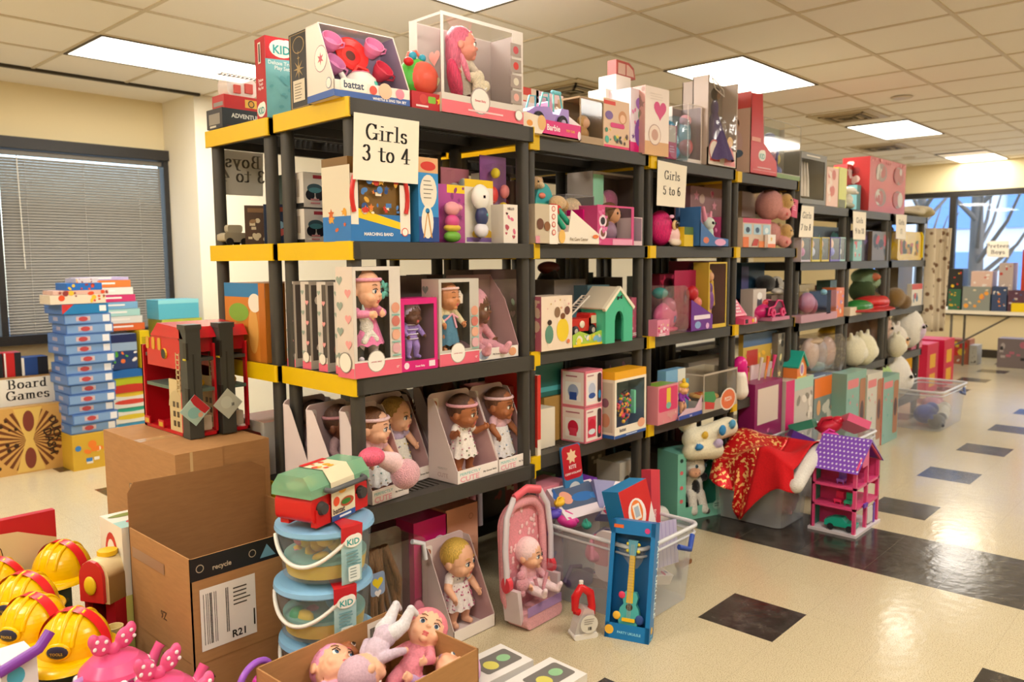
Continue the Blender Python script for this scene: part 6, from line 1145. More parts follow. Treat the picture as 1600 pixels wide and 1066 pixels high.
for sx in (-.06, .07): q = MB(); q.lathe([(.012, 0), (.026, 0), (.028, .006), (.026, .014), (.012, .014), (.012, 0)], (sx, .016, .045), pk, 18, 'y'); q.build('wheel', t)
pbox('white_robot_pack', 'white and dark pack behind the pink toy laptop', 'toy pack', 1176, 1196, 452, YF+.05, Z3b, .08, '#c8bcb4', lambda F, L, R, T: (F.ell(.5, .5, .2, .35, '#4a4a58'), F.ell(.5, .78, .2, .12, '#eceae8')), 500)
small_toy('magenta_toy_pile', 'magenta rounded toys between the laptop and the pink toy car', 'toy', 1188, 1212, 470, YF+.01, Z3b, 500, [(0, .4, .5, .4, '#c81f70'), (.2, .85, .2, .2, '#c82a3c'), (-.3, .3, .2, .3, '#e86a9a')])
# fourth shelf of the fourth bay: brushes, bags, bird toy
pbox('art_brush_pack', 'big blue, red and yellow art pack with brushes, fourth shelf of the fourth bay', 'art set', 1160, 1212, 520, YF+.08, Z4b, .03, '#c8a848', lambda F, L, R, T: (F.rect(0, .78, 1, 1, '#4a6a94'), F.rect(.1, .35, .42, .72, '#b8302c'), F.confetti([P('#e8b83a'), P('#c83a2c'), P('#d8d0b8')], 14, .06, (.05, .05, .95, .7), 'e', 3)), 600)
for k, c in enumerate(('#d8d0c4', '#e8783a', '#d83a7c')):
    q = MB(); q.tube([(0, 0, 0), (.03+.01*k, 0, .13), (.05+.012*k, 0, .2)], [.005, .007, .012], P(c)); q.tube([(-.0, 0, 0), (.03, 0, .12)], .006, P('#c89858')); o = q.build('paint_brush'); o.location = (at(1186+9*k, 600, 'y', YF+.03).x, YF+.04, Z4b+.005+.0*k); tag(o, ('long pale-tipped brush leaning on the art pack', 'orange-tipped brush leaning on the art pack', 'pink-tipped brush leaning on the art pack')[k], 'paint brush')
t = plush('toucan_balloon_toy', 'white and hot pink bird-shaped inflated toy at the fourth bay\'s left post', 'toy', (at(1164, 640, 'y', YF-.02).x, YF-.03, Z4b), 0, [('c', (-.03, .03, .05), .05, (-.035, .03, .13), .04, P('#eee8dc', .3)), ('e', (-.03, .03, .2), (.045, .04, .05), P('#e0208c', .25)), ('c', (-.005, .03, .19), .03, (.03, .03, .09), .02, P('#e0208c', .25))], eyes=[(-.01, -.008, .19)], er=.005)
pbox('clear_cup_pack', 'clear pack of small silver things beside the art pack', 'toy pack', 1214, 1238, 520, YF+.04, Z4b, .08, '#7a7468', lambda F, L, R, T: F.confetti([P('#d8d4c8'), P('#3a3a38'), P('#e8d8a0')], 14, .1), 600)

# ================================================================ low bays, second shelf
YB = .05; zb2, zb3, zb4 = ZB[1]+.001, ZB[2]+.001, ZB[3]+.001
for k, (xl, xr, c, lb) in enumerate(((1251, 1266, '#c8bcc8', 'lilac doll pack under the Girls 7 to 8 sign'), (1268, 1281, '#d8c858', 'yellow and white doll pack, second in the row of the first low bay'), (1283, 1295, '#d0b848', 'yellow and pink doll pack, third in the row of the first low bay'), (1297, 1312, '#7a6ab8', 'violet winged doll pack, fourth in the row of the first low bay'), (1312, 1320, '#9ac0b8', 'pale teal pointed pack at the right of the doll pack row'))):
    t, w, h = wthing('doll_pack', lb, 'doll', xl, xr, 371, YB-.01, zb2, 410); q, F, L, R, T, fin = shell(t, w, .06, h, c, '#6a6470', (.006, .006, .012, .006), topwin=True); fin(); q = MB(); q.ell((0, .03, h*.72), (w*.16, .015, w*.2), P(('#e0b088', '#c89070', '#b07a58', '#d8a890', '#e0c0a0')[k])); q.ell((0, .03, h*.4), (w*.25, .02, h*.2), P(('#b04a90', '#b8c0e0', '#3a3a40', '#5a5ac8', '#e8e0d8')[k])); q.build('doll', t)
def dimbox(lb, xl, xr, yt, dy, z, c, cols, pb=400, nm='toy_box', d=.1): return pbox(nm, lb, 'toy box', xl, xr, yt, YB+dy, z, d, c, lambda F, L, R, T: F.confetti([P(x) for x in cols], 9, .12, (.05, .08, .95, .92), 'cehs', xl), pb)
dimbox('dark blue box behind the doll packs of the first low bay', 1270, 1322, 355, .2, zb2, '#26344a', ('#3a5a7a', '#5aa0a0'))
dimbox('mint and red small box at the left of the middle low bay, second shelf', 1333, 1346, 372, .0, zb2, '#88b8b0', ('#d85a5a', '#e8c0a0')); dimbox('dark purple box beside the mint small box', 1346, 1362, 360, .05, zb2, '#3a3040', ('#6a5a8a', '#282030')); dimbox('brown window box with red and white figure, middle low bay', 1362, 1388, 362, .02, zb2, '#6a5848', ('#b8302c', '#e0d8cc', '#2a2220')); small_toy('dark_wig_toy', 'bushy black toy heap behind the brown window box', 'toy', 1360, 1392, 348, YB+.2, zb2, 405, [(0, .8, .5, .2, mat('#2a221e', kind='hair')), (0, .4, .4, .4, '#30282a')])
t, w, h = wthing('yellow_craft_bag', 'bright yellow see-through craft bag under the Girls 11 sign', 'bag', 1402, 1440, 362, YB-.01, zb2, 403); q = MB(); q.rbox(-w/2, w/2, 0, .1, 0, h, .03, mat('#e8c000', .25, kind='frost', a=.8)); F = Face(q, (-w/2, -.001, 0), (1, 0, 0), (0, 0, 1), w, h); F.confetti([P('#3a6a5a'), P('#b8602c'), P('#4a4a2a'), P('#b88a00')], 26, .06, (.08, .15, .85, .7), 'rce', 4); q.build('bag', t); q = MB(); q.tube([(w/2-.012, -.004, .02), (w/2-.012, -.004, h-.03), (w/2-.05, -.004, h-.004)], .009, P('#e8d020')); q.build('piping', t)
# third shelf low bays
t, w, h = wthing('clear_case_set', 'clear tray case with pink contents and dark blue panel, first low bay', 'toy set', 1252, 1308, 455, YB-.03, zb3, 495); q = MB(); q.rbox(-w/2, w/2, 0, .14, 0, h*.25, .01, mat('#e8b8cc', .2, kind='frost', a=.6)); q.box(w*.18, w*.3, .0, .12, h*.2, h, P('#2a3450')); q.ell((-.05, .07, h*.6), (.08, .05, h*.35), P('#b06a80')); q.ell((.0, .06, h*.5), (.05, .04, h*.3), P('#8a3a54')); q.build('contents', t); g = MB(); g.rbox(-w/2, w/2, 0, .14, h*.26, h, .03, CLEAR); g.build('clear_cover', t); q = MB(); q.ell((.05, .0, h*.95), (.03, .02, .02), P('#7ab0c8')); q.build('blue_handle', t)
dimbox('orange and lilac boxes at the right post of the first low bay', 1306, 1318, 450, .0, zb3, '#e07a4a', ('#a88ac8', '#e8d8c0'), 490); dimbox('teal-lidded box behind the clear tray case', 1296, 1322, 438, .12, zb3, '#3f5a52', ('#8ac0b0',), 490); dimbox('cream box behind the clear tray case, left', 1248, 1272, 445, .12, zb3, '#a8946c', ('#c8b890',), 490); dimbox('dark red flat box high behind the clear tray case', 1275, 1300, 446, .25, zb3, '#6a2a30', ('#a8303a', '#3a2a2a'), 490)
t = plush('green_clothes_bundle', 'green camouflage bundle stuffed in the third shelf of the middle low bay', 'clothes bundle', (at(1362, 450, 'y', .15).x, .15, zb3+.1), 0, [('e', (0, .05, .16), (.17, .1, .07), CL('#7a9a7c')), ('e', (.06, .02, .12), (.1, .08, .06), CL('#9ab89a')), ('e', (-.1, .04, .05), (.08, .1, .09), CL('#3f5030')), ('e', (.02, .03, .0), (.13, .1, .045), CL('#6a5236')), ('e', (-.04, -.03, .16), (.05, .05, .03), CL('#b86a4a'))], vox=.012)
small_toy('red_green_toy', 'red and green elongated toy at the front of the third shelf, middle low bay', 'toy', 1337, 1393, 462, YB-.04, zb3, 488, [(-.25, .4, .22, .4, '#2a7a34'), (.1, .6, .3, .35, '#c8282a'), (.38, .5, .12, .4, '#d8302c'), (0, .2, .5, .15, '#b82a2a')])
pbox('cream_small_box', 'little cream box at the left front of the third shelf, middle low bay', 'box', 1328, 1346, 480, YB-.03, zb3, .06, '#dccdb4', None, 490)
t = plush('brown_bear_plush', 'brown shaggy plush overhanging the third shelf of the last low bay', 'plush toy', (at(1408, 470, 'y', .02).x, .02, zb3), 0, [('e', (0, .05, .09), (.1, .08, .08), FUR('#8a6a38')), ('e', (.07, -.0, .05), (.07, .06, .06), FUR('#7a5c34')), ('e', (.12, .02, .02), (.03, .05, .03), FUR('#5c4630'))], vox=.01)
pbox('red_white_pouch', 'white and red pouch with dots hanging right in the last low bay', 'pouch', 1424, 1440, 444, YB+.0, zb3, .04, '#d8cfc0', lambda F, L, R, T: (F.rect(0, .75, 1, 1, '#c83a2c'), F.confetti([P('#3a6a8a'), P('#c83a2c')], 5, .1, (.1, .1, .9, .6))), 478); dimbox('grey-brown paper bag with string handles behind the bear plush', 1402, 1424, 415, .2, zb3, '#6a5a44', (), 470, 'paper_bag')
# fourth shelf low bays
t = thing('wooden_toy_house', 'small toy house with teal roof and orange walls, first low bay fourth shelf', 'toy house', (at(1252, 610, 'y', 0).x, .0, zb4)); q = MB(); q.prism([(-.07, 0), (.07, 0), (.07, .13), (0, .2), (-.07, .13)], 0, .12, P('#e8833f'), 'y'); F = Face(q, (-.07, 0, 0), (1, 0, 0), (0, 0, 1), .14, .2); F.rect(.0, 0, 1, .28, '#e8c850'); F.ell(.5, .5, .22, .22, '#e8ded0'); F.ell(.5, .5, .15, .15, '#a87ab0'); q.build('house_body', t); q = MB()
for s_ in (-1, 1): q.prism([(s_*.08, .12), (0, .215), (0, .2), (s_*.074, .11)], -.012, .13, P('#27a898'), 'y')
q.build('roof', t)
soft_bag('clear_doll_bag', 'big clear bag of pale doll dresses, first low bay fourth shelf', 'toy bag', 1264, 1320, 525, YB-.0, zb4, '#e8dcd8', [(-.2, .55, .18, .4, '#d8c0b4'), (.05, .5, .16, .38, '#a89ca0'), (.28, .5, .18, .4, '#c8a8a0'), (.0, .2, .16, .16, '#5a7a7a'), (-.1, .85, .2, .08, '#d8b890')], pb=600, d=.16)
small_toy('yellow_cap_toy', 'yellow toy cap under the shelf, first low bay fourth shelf', 'toy', 1295, 1318, 508, YB+.1, zb4+.18, 560, [(0, .5, .5, .45, '#e0b020'), (-.2, .2, .3, .2, '#e8c030')]); pbox('navy_lettered_box', 'dark blue lettered flat box at the front of the first low bay', 'toy box', 1266, 1302, 588, YB-.03, zb4, .1, '#34507c', lambda F, L, R, T: (F.lines(.1, .8, .7, 2, P('#d8dce4'), .008, .02), F.rect(.75, .1, .98, .95, '#2a7ad0')), 600)
def sq_plush(lb, x, y, z, c, c2, s, e=True):
    return plush('round_plush', lb, 'plush toy', (x, y, z), 0, [('e', (0, 0, .1*s), (.1*s, .08*s, .105*s), FUR(c)), ('e', (.01*s, -.05*s, .09*s), (.05*s, .04*s, .05*s), FUR(c2)), ('c', (-.05*s, 0, .18*s), .018*s, (-.06*s, 0, .22*s), .012*s, FUR(c)), ('c', (.05*s, 0, .18*s), .018*s, (.06*s, 0, .22*s), .012*s, FUR(c))], eyes=[(-.02*s, -.088*s, .11*s), (.05*s, -.078*s, .11*s)] if e else (), er=.008*s, vox=.008*s)
bx = lambda px, y: at(px, 560, 'y', y).x
sq_plush('big cream plush lying at left in the middle low bay', bx(1340, .05), .08, zb4, '#efe8cc', '#f4efdc', 1.1, False); sq_plush('round cream plush at the centre of the middle low bay', bx(1360, .0), .05, zb4, '#f0eaca', '#f4efd8', 1.15, False); sq_plush('pinkish egg plush with a dark eye behind the cream ones, middle low bay', bx(1368, .2), .2, zb4+.06, '#dcb49c', '#ecd0bc', 1.5); sq_plush('brownish plush at the back left of the middle low bay', bx(1338, .3), .3, zb4, '#8a6a5c', '#a8887a', 1.5, False)
sq_plush('white plush with orange patch at left of the last low bay', bx(1403, .05), .08, zb4, '#efe6da', '#e8b070', 1.2); sq_plush('white and lilac plush with brown ear at the centre of the last low bay', bx(1418, .1), .12, zb4+.02, '#f0ebe2', '#d8c0dc', 1.7); sq_plush('cream round plush low in front in the last low bay', bx(1408, -.02), .02, zb4, '#e8e2c8', '#efe8d4', .9, False)
dimbox('blue and white printed box, last low bay fourth shelf', 1424, 1440, 500, .03, zb4+.11, '#8a98a8', ('#e8e8ec', '#4a3a44'), 540); dimbox('pink printed box under the blue and white one, last low bay', 1424, 1440, 528, .03, zb4, '#d87a94', ('#e8c0cc', '#a83a5c'), 550)
# ================================================================ cartons and toys on the floor, near left
KR = mat('#a97c4e', kind='card'); KR2 = mat('#946a41', kind='card')
def kbox(lab, x0, x1, y0, y1, h, fn=None, m=KR, name='cardboard_box'):
    q = MB(); w, d = x1-x0, y1-y0; q.box(-w/2, w/2, 0, d, 0, h, m); F, L, R, T = faces(q, w, d, h)
    T.rect(0, .46, 1, .54, mat('#c9a878', .15)); T.rect(0, .497, 1, .503, KR2)
    if fn: fn(F, L, R, T)
    o = q.build(name); o.location = ((x0+x1)/2, y0, 0); return tag(o, lab, 'cardboard box')
def lt(F, L, R, T): L.rect(.36, .74, .52, .785, '#5e4a34', .012); L.rect(.368, .744, .512, .781, '#a97c4e', .01); L.text('Toys', .44, .755, .02, P('#5e4a34')); F.rect(.3, .9, .36, 1, mat('#c9a878', .1)); L.rect(.62, .6, .8, .605, '#6b5238')
kbox('large closed brown cardboard box under the left red fire station', -.375, -.212, .47, 1.07, .75, lt)
kbox('closed brown cardboard box under the right red fire station, nearest the shelf', -.209, -.03, .485, 1.07, .747)
# open box
t = thing('open_cardboard_box', 'tall open brown cardboard box with white shipping label and black tape along its front rim', 'cardboard box', (-.295, .06, 0)); w, d, h = .47, .41, .55; q = MB(); a = w/2
q.box(-a, a, 0, .004, 0, h, KR); q.box(-a, a, d-.004, d, 0, h+.0, KR2); q.box(-a, -a+.004, 0, d, 0, h, KR); q.box(a-.004, a, 0, d, 0, h, KR2); q.box(-a, a, 0, d, 0, .004, KR2)
F, L, R, T = faces(q, w, d, h); F.rect(.0, .88, 1, 1, '#1c1a19'); F.text('recycle', .2, .915, .02, P('#b8a890'), 'c'); F.ring(.06, .94, .025, '#b8a890', '#1c1a19', .8); F.ring(.4, .94, .025, '#b8a890', '#1c1a19', .8); F.poly([(.45, .9), (.5, .97), (.56, .9)], P('#6a9ab0')); F.rect(.05, .5, .41, .83, '#e8e4de')
F.bars(.07, .53, .16, .8, P('#26221e'), 16); F.bars(.2, .56, .23, .8, P('#26221e'), 8); F.text('R21', .29, .52, .03, P('#1c1a18')); F.lines(.26, .38, .78, 5, P('#4a4640'), .004, .012); F.rect(.39, .55, .4, .64, '#26221e')
F.rect(0, .44, 1, .443, '#8a6238'); F.rect(.05, .27, .13, .275, '#3a2c20')
for k in (.07, .105): F.rect(k, .29, k+.006, .35, '#3a2c20'); F.poly([(k-.012, .345), (k+.018, .345), (k+.003, .375)], P('#3a2c20'))
L.text('Z6', .55, .63, .035, P('#5e4630'), 'c', rot=PI); L.rect(.5, .3, .62, .39, '#3a3634'); L.text('PAPER', .55, .28, .016, P('#3a3634'), 'c'); L.rect(0, .44, 1, .443, '#8a6238'); L.rect(.05, .84, .6, .9, '#9b7a62')
q.build('carton', t); q = MB(); q.prism([(0, h), (0, h+.11), (.02, h+.14), (w-.05, h+.13), (w, h+.1), (w, h)], d-.004, d, KR2, 'y'); o = q.build('back_flap', t); o.location = (-a, 0, 0)
# fire stations
RD = P('#bb1420', .3); GY = P('#3f403c', .5); CM = P('#c9b487', .5)
def station(x, lab):
    t = thing('toy_fire_station', lab, 'toy building', (x, .665, .752)); q = MB(); D = .37; Hh = .37
    for yy in (.03, D-.02): q.box(-.05, -.042, yy, yy+.02, 0, .31, RD)
    q.box(-.05, .06, .0, D, 0, .012, RD); q.box(.052, .06, .0, .02, 0, .33, RD); q.box(-.05, .06, D-.01, D, 0, .31, RD); q.box(.05, .06, D*.5, D, 0, .31, P('#8f0f18', .3))
    q.prism([(.04, .24), (D-.06, .24), (D-.06, .33), (D*.62, .365), (.06, .365), (.03, .33)], -.052, -.046, RD, 'x')
    q.prism([(0.02, .30), (D*.66, .30), (D*.66, .35), (0.02, .35)], -.046, .06, P('#a31420', .3), 'x'); q.build('frame', t)
    q = MB(); q.prism([(.0, .352), (.03, .39), (D*.55, .4), (D*.72, .352)], -.056, .066, P('#c21a26', .25), 'x'); q.build('roof', t)
    q = MB(); q.box(-.056, -.004, -.022, .03, 0, .395, GY); q.box(-.06, 0, -.026, .034, .385, .402, GY); q.box(-.058, -.05, -.024, -.0, .28, .34, P('#22221f')); q.box(-.0605, -.055, -.02, .0, .278, .284, P('#c9b832')); q.box(-.035, -.03, -.0235, -.022, .05, .3, P('#2d2e2b')); q.box(-.058, -.05, -.024, -.0, .13, .18, P('#22221f')); q.build('lift_tower', t)
    for k, z in enumerate((.27, .16)): q = MB(); q.box(-.046, .052, .0, D-.03, z, z+.012, GY if k == 0 else P('#55675c')); q.build('floor_deck', t)
    q = MB(); q.box(-.047, -.043, .05, .15, .012, .2, CM); q.prism(arc(.1, .1, .055, .06, 0, 180, 10), -.048, -.042, P('#b8a57c'), 'x')
    for i in range(2):
        for j in range(3): q.box(-.049, -.047, .075+.03*i, .09+.03*i, .03+.035*j, .05+.035*j, P('#4a3c2c'))
    q.build('garage_door', t)
    q = MB(); q.box(-.054, -.05, .042, .046, .16, .3, CM); q.box(-.054, -.05, .068, .072, .16, .3, CM)
    for i in range(8): q.box(-.054, -.05, .042, .072, .165+.018*i, .169+.018*i, CM)
    q.build('ladder', t)
    q = MB(); q.lathe([(0, -.006), (.018, -.006), (.02, 0)], (-.052, .16, .29), [P('#2a2a26'), P('#c9a820')], 14, 'x'); q.build('badge', t)
    for y0 in (.19, .31): q = MB(); q.box(-.056, -.05, y0, y0+.045, .012, .04, RD); q.box(-.0565, -.056, y0+.006, y0+.039, .016, .032, P('#c9a032')); q.build('planter', t)
    for yy in (.2, .25, .3): q = MB(); q.prism(rrect(yy-.012, yy+.012, .3, .345, .008), -.0545, -.052, P('#c8942c'), 'x'); q.build('yellow_window', t)
    q = MB(); q.rbox(.0, .046, .02, .07, .016, .07, .006, P('#c9c0ac')); q.tube([(.01, .04, .07), (.023, .04, .095), (.036, .04, .07)], .004, P('#b8b09e')); q.build('toy_vehicle', t); q = MB(); q.ell((.025, .05, .185), (.014, .01, .014), P('#c99a20')); q.ell((.015, .04, .2), .006, P('#c99a20')); q.build('toy_dog', t)
    return t
station(-.185, 'left red toy fire station with dark grey lift tower, standing on the closed brown boxes'); station(-.062, 'right red toy fire station with dark grey lift tower, next to the shelf')
def htag(x, y, z, lab, back):
    q = MB(); q.prism([(-.056, 0), (0, -.056), (.056, 0), (0, .056)], 0, .002, P('#bcc0b4' if back else '#a7c4bb'), 'y'); F = Face(q, (-.056, 0, -.056), (1, 0, 0), (0, 0, 1), .112, .112)
    if back: F.ell(.45, .55, .2, .2, '#c9cfc4'); F.bars(.62, .42, .75, .52, P('#3a3a36'), 9)
    else: F.poly([(.35, .85), (.5, 1), (.98, .5), (.8, .36), (.62, .5), (.45, .68)], P('#b3262e')); F.ell(.45, .42, .2, .18, '#86b8b4'); F.ell(.66, .34, .08, .08, '#d8a088')
    o = q.build('hang_tag'); o.location = (x, y, z); tag(o, lab, 'tag')
htag(-.222, .635, .855, 'red and teal diamond hang tag on the left fire station tower', False); htag(-.1, .635, .862, 'pale diamond hang tag with barcode on the right fire station tower', True)
# picnic basket grill on the bucket stack, buckets
BX, BY = -.195, -.1
def bucket(z, lab, n):
    t = thing('clear_toy_bucket', lab, 'toy bucket', (BX+(-.01 if n == 1 else 0), BY, z), .1-.12*n); t.scale = (1.14, 1.14, 1.06); bl = mat('#86b7dc', .3)
    q = MB(); q.lathe([(.0, .002), (.1, .002), (.108, .01), (.118, .13), (.118, .135)], (0, 0, 0), mat('#cfd8e0', .1, kind='frost', a=.16), 36); q.build('tub', t)
    q = MB(); q.lathe([(0, .148), (.112, .148), (.124, .146), (.126, .134), (.12, .128)], (0, 0, 0), bl, 36); q.build('lid', t)
    rd = random.Random(n); cs = ['#e8b82a', '#e0602c', '#3aa86a', '#d8405a', '#f0c840', '#5aa8c8', '#e88a9a'] if n < 2 else ['#c8304a', '#8a6a5c', '#c8c0b8', '#d88aa0']
    for i in range(16):
        a, r = rd.uniform(0, 6.28), rd.uniform(.03, .08); q = MB(); q.ell((r*math.cos(a), r*math.sin(a), rd.uniform(.03, .11)), (rd.uniform(.018, .03), rd.uniform(.014, .026), rd.uniform(.012, .024)), P(rd.choice(cs), .35), rot=(rd.uniform(0, 3), 0, rd.uniform(0, 3)), n=10); q.build('toy_piece', t)
    q = MB(); q.lathe([(.0, .012), (.098, .012), (.103, .05), (.0, .05)], (0, 0, 0), P('#e6c22c' if n < 2 else '#a8a49c', .35), 30); q.lathe([(0, .051), (.1035, .051), (.104, .06), (0, .06)], (0, 0, 0), P('#8cc4b4'), 30); q.build('filling', t)
    q = MB(); q.tube([(.122*math.cos(a), .122*math.sin(a), .118-.062*math.sin((a+3.75)/1.9*PI)) for a in [-3.75+1.9*i/20 for i in range(21)]], .0055, P('#e4e2da', .3)); q.build('handle', t)
    q = MB(); A0, A1 = -112, -84
    q.lathe([(.121, .0), (.1265, .15)], (0, 0, 0), P('#a7cdd2'), 10, 'z', A0, A1, True); q.lathe([(.1245, .105), (.1285, .158), (.112, .1595), (.03, .1595)], (0, 0, 0), P('#c4202a'), 10, 'z', A0, A1, True)
    ca = math.radians((A0+A1)/2); c = Vector((math.cos(ca), math.sin(ca), 0)); u = Vector((-math.sin(ca), math.cos(ca), 0)); F = Face(q, c*.1275-u*.03, u, (0, 0, 1), .06, .15); F.k = 3; kid_logo(F, .5, .72, .028); F.lines(.15, .85, .58, 5, P('#6a9aa4'), .004, .009); F.rect(.22, .06, .78, .34, '#dfe8e6', .006); F.lines(.3, .7, .28, 4, P('#8a9a9a'), .003, .008)
    q.build('label_sleeve', t)
for n, (z, lb) in enumerate(((.466, 'top clear bucket of the three, blue lid, right under the red grill basket'), (.296, 'middle clear bucket with blue lid and yellow filling'), (.126, 'lowest clear bucket of the three, partly hidden by the open doll carton'))): bucket(z, lb, n)
kbox('plain brown carton under the bucket stack', BX-.1, BX+.1, BY-.1, BY+.1, .124)
t = thing('toy_grill_basket', 'red grill play set case with pale green clear lid, on top of the bucket stack', 'toy', (BX-.005, BY, .6365), .28); q = MB(); q.rbox(-.125, .125, -.065, .065, .012, .085, .02, P('#c9201f', .35)); q.box(-.11, -.05, -.07, -.05, 0, .05, P('#c9201f', .35)); q.box(.06, .12, -.07, -.05, 0, .05, P('#c9201f', .35)); q.box(-.11, -.05, .03, .06, 0, .05, P('#c9201f', .35)); q.box(.06, .12, .03, .06, 0, .05, P('#c9201f', .35)); q.build('case', t)
q = MB(); pr = [(-.072, .085), (-.07, .11), (-.045, .145), (.045, .145), (.07, .11), (.072, .085)]; q.prism(pr, -.13, .13, mat('#8fc9a4', .15, kind='frost', a=.6), 'x'); q.build('clear_lid', t)
q = MB()
for i in range(12): q.ell((-.11+.02*i, .01*math.sin(i*2), .11), (.014, .03, .016), P(('#e8d8b8', '#d8503c', '#e8b83a', '#c8a078')[i % 4]))
q.build('toy_food', t)
q = MB(); pr2 = [(-.0745, .0), (-.0745, .1), (-.073, .113), (-.046, .148), (.045, .148)]; pts = [(y, z) for y, z in pr2]; x0, x1 = -.05, .055
q.add([(x, y, z) for x in (x0, x1) for y, z in pts], [(i, i+1, 5+i+1, 5+i) for i in range(4)], P('#e4d8b8'))
F = Face(q, (x0, -.0748, 0), (1, 0, 0), (0, 0, 1), .105, .1); F.rect(0, 0, 1, .16, '#2d4f96'); F.text('battat', .3, .2, .022, P('#4a3a34')); F.ell(.2, .55, .13, None, '#e0502c'); F.ell(.65, .45, .28, .14, '#b04a2c'); F.ell(.6, .46, .2, .08, '#3a7a30'); F.lines(.3, .9, .05, 1, P('#e8ecf4')); F.ell(.45, .82, .16, .08, '#e8a83a')
F = Face(q, (x0, -.0465, .1482), (1, 0, 0), (0, 1, 0), .105, .09); F.confetti([P('#d8503c'), P('#e8a83a'), P('#6aa84a')], 8, .1, seed=4); F.rect(0, .8, 1, 1, '#c8202a'); q.build('label_sleeve', t)
q = MB(); q.tube([(-.075, -.075, .1), (-.07, -.092, .098), (.085, -.092, .098), (.09, -.075, .1)], .008, P('#56585a', .4)); q.build('handle', t)
for x in (-.085, .09): q = MB(); q.lathe([(0, -.016), (.016, -.016), (.02, -.004), (.02, 0)], (x, -.065, .05), P('#3c3a3a'), 16, 'y'); q.build('knob', t)
# plush mermaid-like pink piece on the shelf behind the basket
plush('pink_pompom_hat_plush', 'pink and white soft hat with a frayed hot pink pompom above the grill basket', 'plush toy', (.05, -.05, .66), .2, [('e', (-.04, .0, .1), (.045, .04, .03), mat('#e0607c', kind='hair')), ('c', (-.02, 0, .095), .02, (.06, -.0, .06), .035, CL('#e6c4c8')), ('e', (.1, -.02, .015), (.055, .045, .05), FUR('#e2a9b4'))], vox=.004)
# melissa style box, mailbox toy, helmets, bow teapots
def mel(F, L, R, T):
    F.rect(0, .62, 1, 1, '#e2ded2'); F.ell(.5, .78, .3, .12, '#c23038'); F.ell(.5, .78, .22, .09, '#e8e2d8'); F.rect(0, 0, 1, .6, '#c7c46a'); F.poly([(0, 0), (1, 0), (1, .25), (.5, .32), (0, .2)], P('#4f8a34')); F.ell(.4, .38, .08, .16, '#d8602c'); F.ell(.7, .5, .14, .05, '#c86a5a')
    L.rect(0, .62, 1, 1, '#e2ded2'); L.rect(0, 0, 1, .6, '#d8c878'); L.ell(.5, .8, .28, .14, '#c23038'); L.ell(.5, .8, .2, .1, '#e8e2d8'); L.ell(.4, .35, .08, .14, '#d8602c'); L.poly([(0, 0), (1, 0), (1, .2), (.5, .3), (0, .22)], P('#4f8a34')); T.rect(0, 0, .5, .4, '#9ac8c4'); T.ell(.5, .3, .3, .14, '#c23038'); T.ell(.5, .3, .24, .1, '#e4dccf'); T.ell(.4, .75, .35, .1, '#7a8a3a')
q = MB(); w, d, h = .17, .18, .548; q.box(-w/2, w/2, 0, d, 0, h, P('#e2ded2')); mel(*faces(q, w, d, h)); o = q.build('garden_toy_box'); o.location = (-.462, .482, 0); tag(o, 'tall white and green toy box with red oval logo, squeezed behind the open brown box', 'toy box')
pbx = MB(); pbx.box(-.3, .3, 0, .03, 0, .5, P('#b8202a')); F, L, R, T = faces(pbx, .6, .03, .5); F.poly([(.0, 0), (1, 0), (1, .8), (.8, .9), (.45, .93), (.15, .75)], P('#d8c49a')); F.ring(.62, .76, .1, '#3a2a20', '#dcb070', .95); F.lines(.56, .68, .8, 5, P('#8a6a40'), .004, .012); F.ring(.2, .55, .09, '#3a2a20', '#d8c49a', .93); F.confetti([P('#8a1a20'), P('#c8323a')], 8, .05, (.35, .4, .6, .55), 'r'); o = pbx.build('costume_box'); o.location = (-.87, 1.02, 0); tag(o, 'flat red box with cream arch artwork behind the yellow helmets', 'toy box')
t = thing('mailbox_toy_set', 'cream toy mailbox with red door and yellow knob, behind the yellow helmets', 'toy', (-.63, .5, .17), -1.1)
q = MB(); pr = [(-.055, .16), (.055, .16), (.055, .24)]+arc(0, .24, .055, .055, 0, 180, 8)+[(-.055, .24)]; q.prism(pr, -.0, .15, P('#dcc89a', .4), 'y', True); q.build('mailbox_body', t)
q = MB(); q.prism([(x*.8, z*.96+.012) for x, z in pr], -.012, -.001, P('#bb1e26', .35), 'y'); q.ell((0, -.016, .22), (.022, .008, .03), P('#d8b820')); q.build('red_door', t); q = MB(); q.lathe([(0, 0), (.03, 0), (.03, .014), (0, .014)], (0, .06, .293), P('#e0b41c'), 8); q.build('yellow_knob', t); q = MB(); q.tube([(.0, .12, .295), (.02, .13, .33), (.05, .13, .3), (.056, .13, .26)], .005, P('#bb1e26')); q.build('red_flag', t)
q = MB(); q.box(-.06, -.03, .02, .14, -.15, .16, P('#8a1420')); q.box(.02, .055, .02, .14, -.15, .16, P('#a81824')); q.box(-.06, .07, .1, .14, -.15, .13, P('#9a1622')); q.lathe([(0, 0), (.02, 0), (.026, .045), (.022, .045), (.018, .006), (0, .006)], (.085, -.02, .06), P('#dcc88a'), 14); q.build('stand', t)
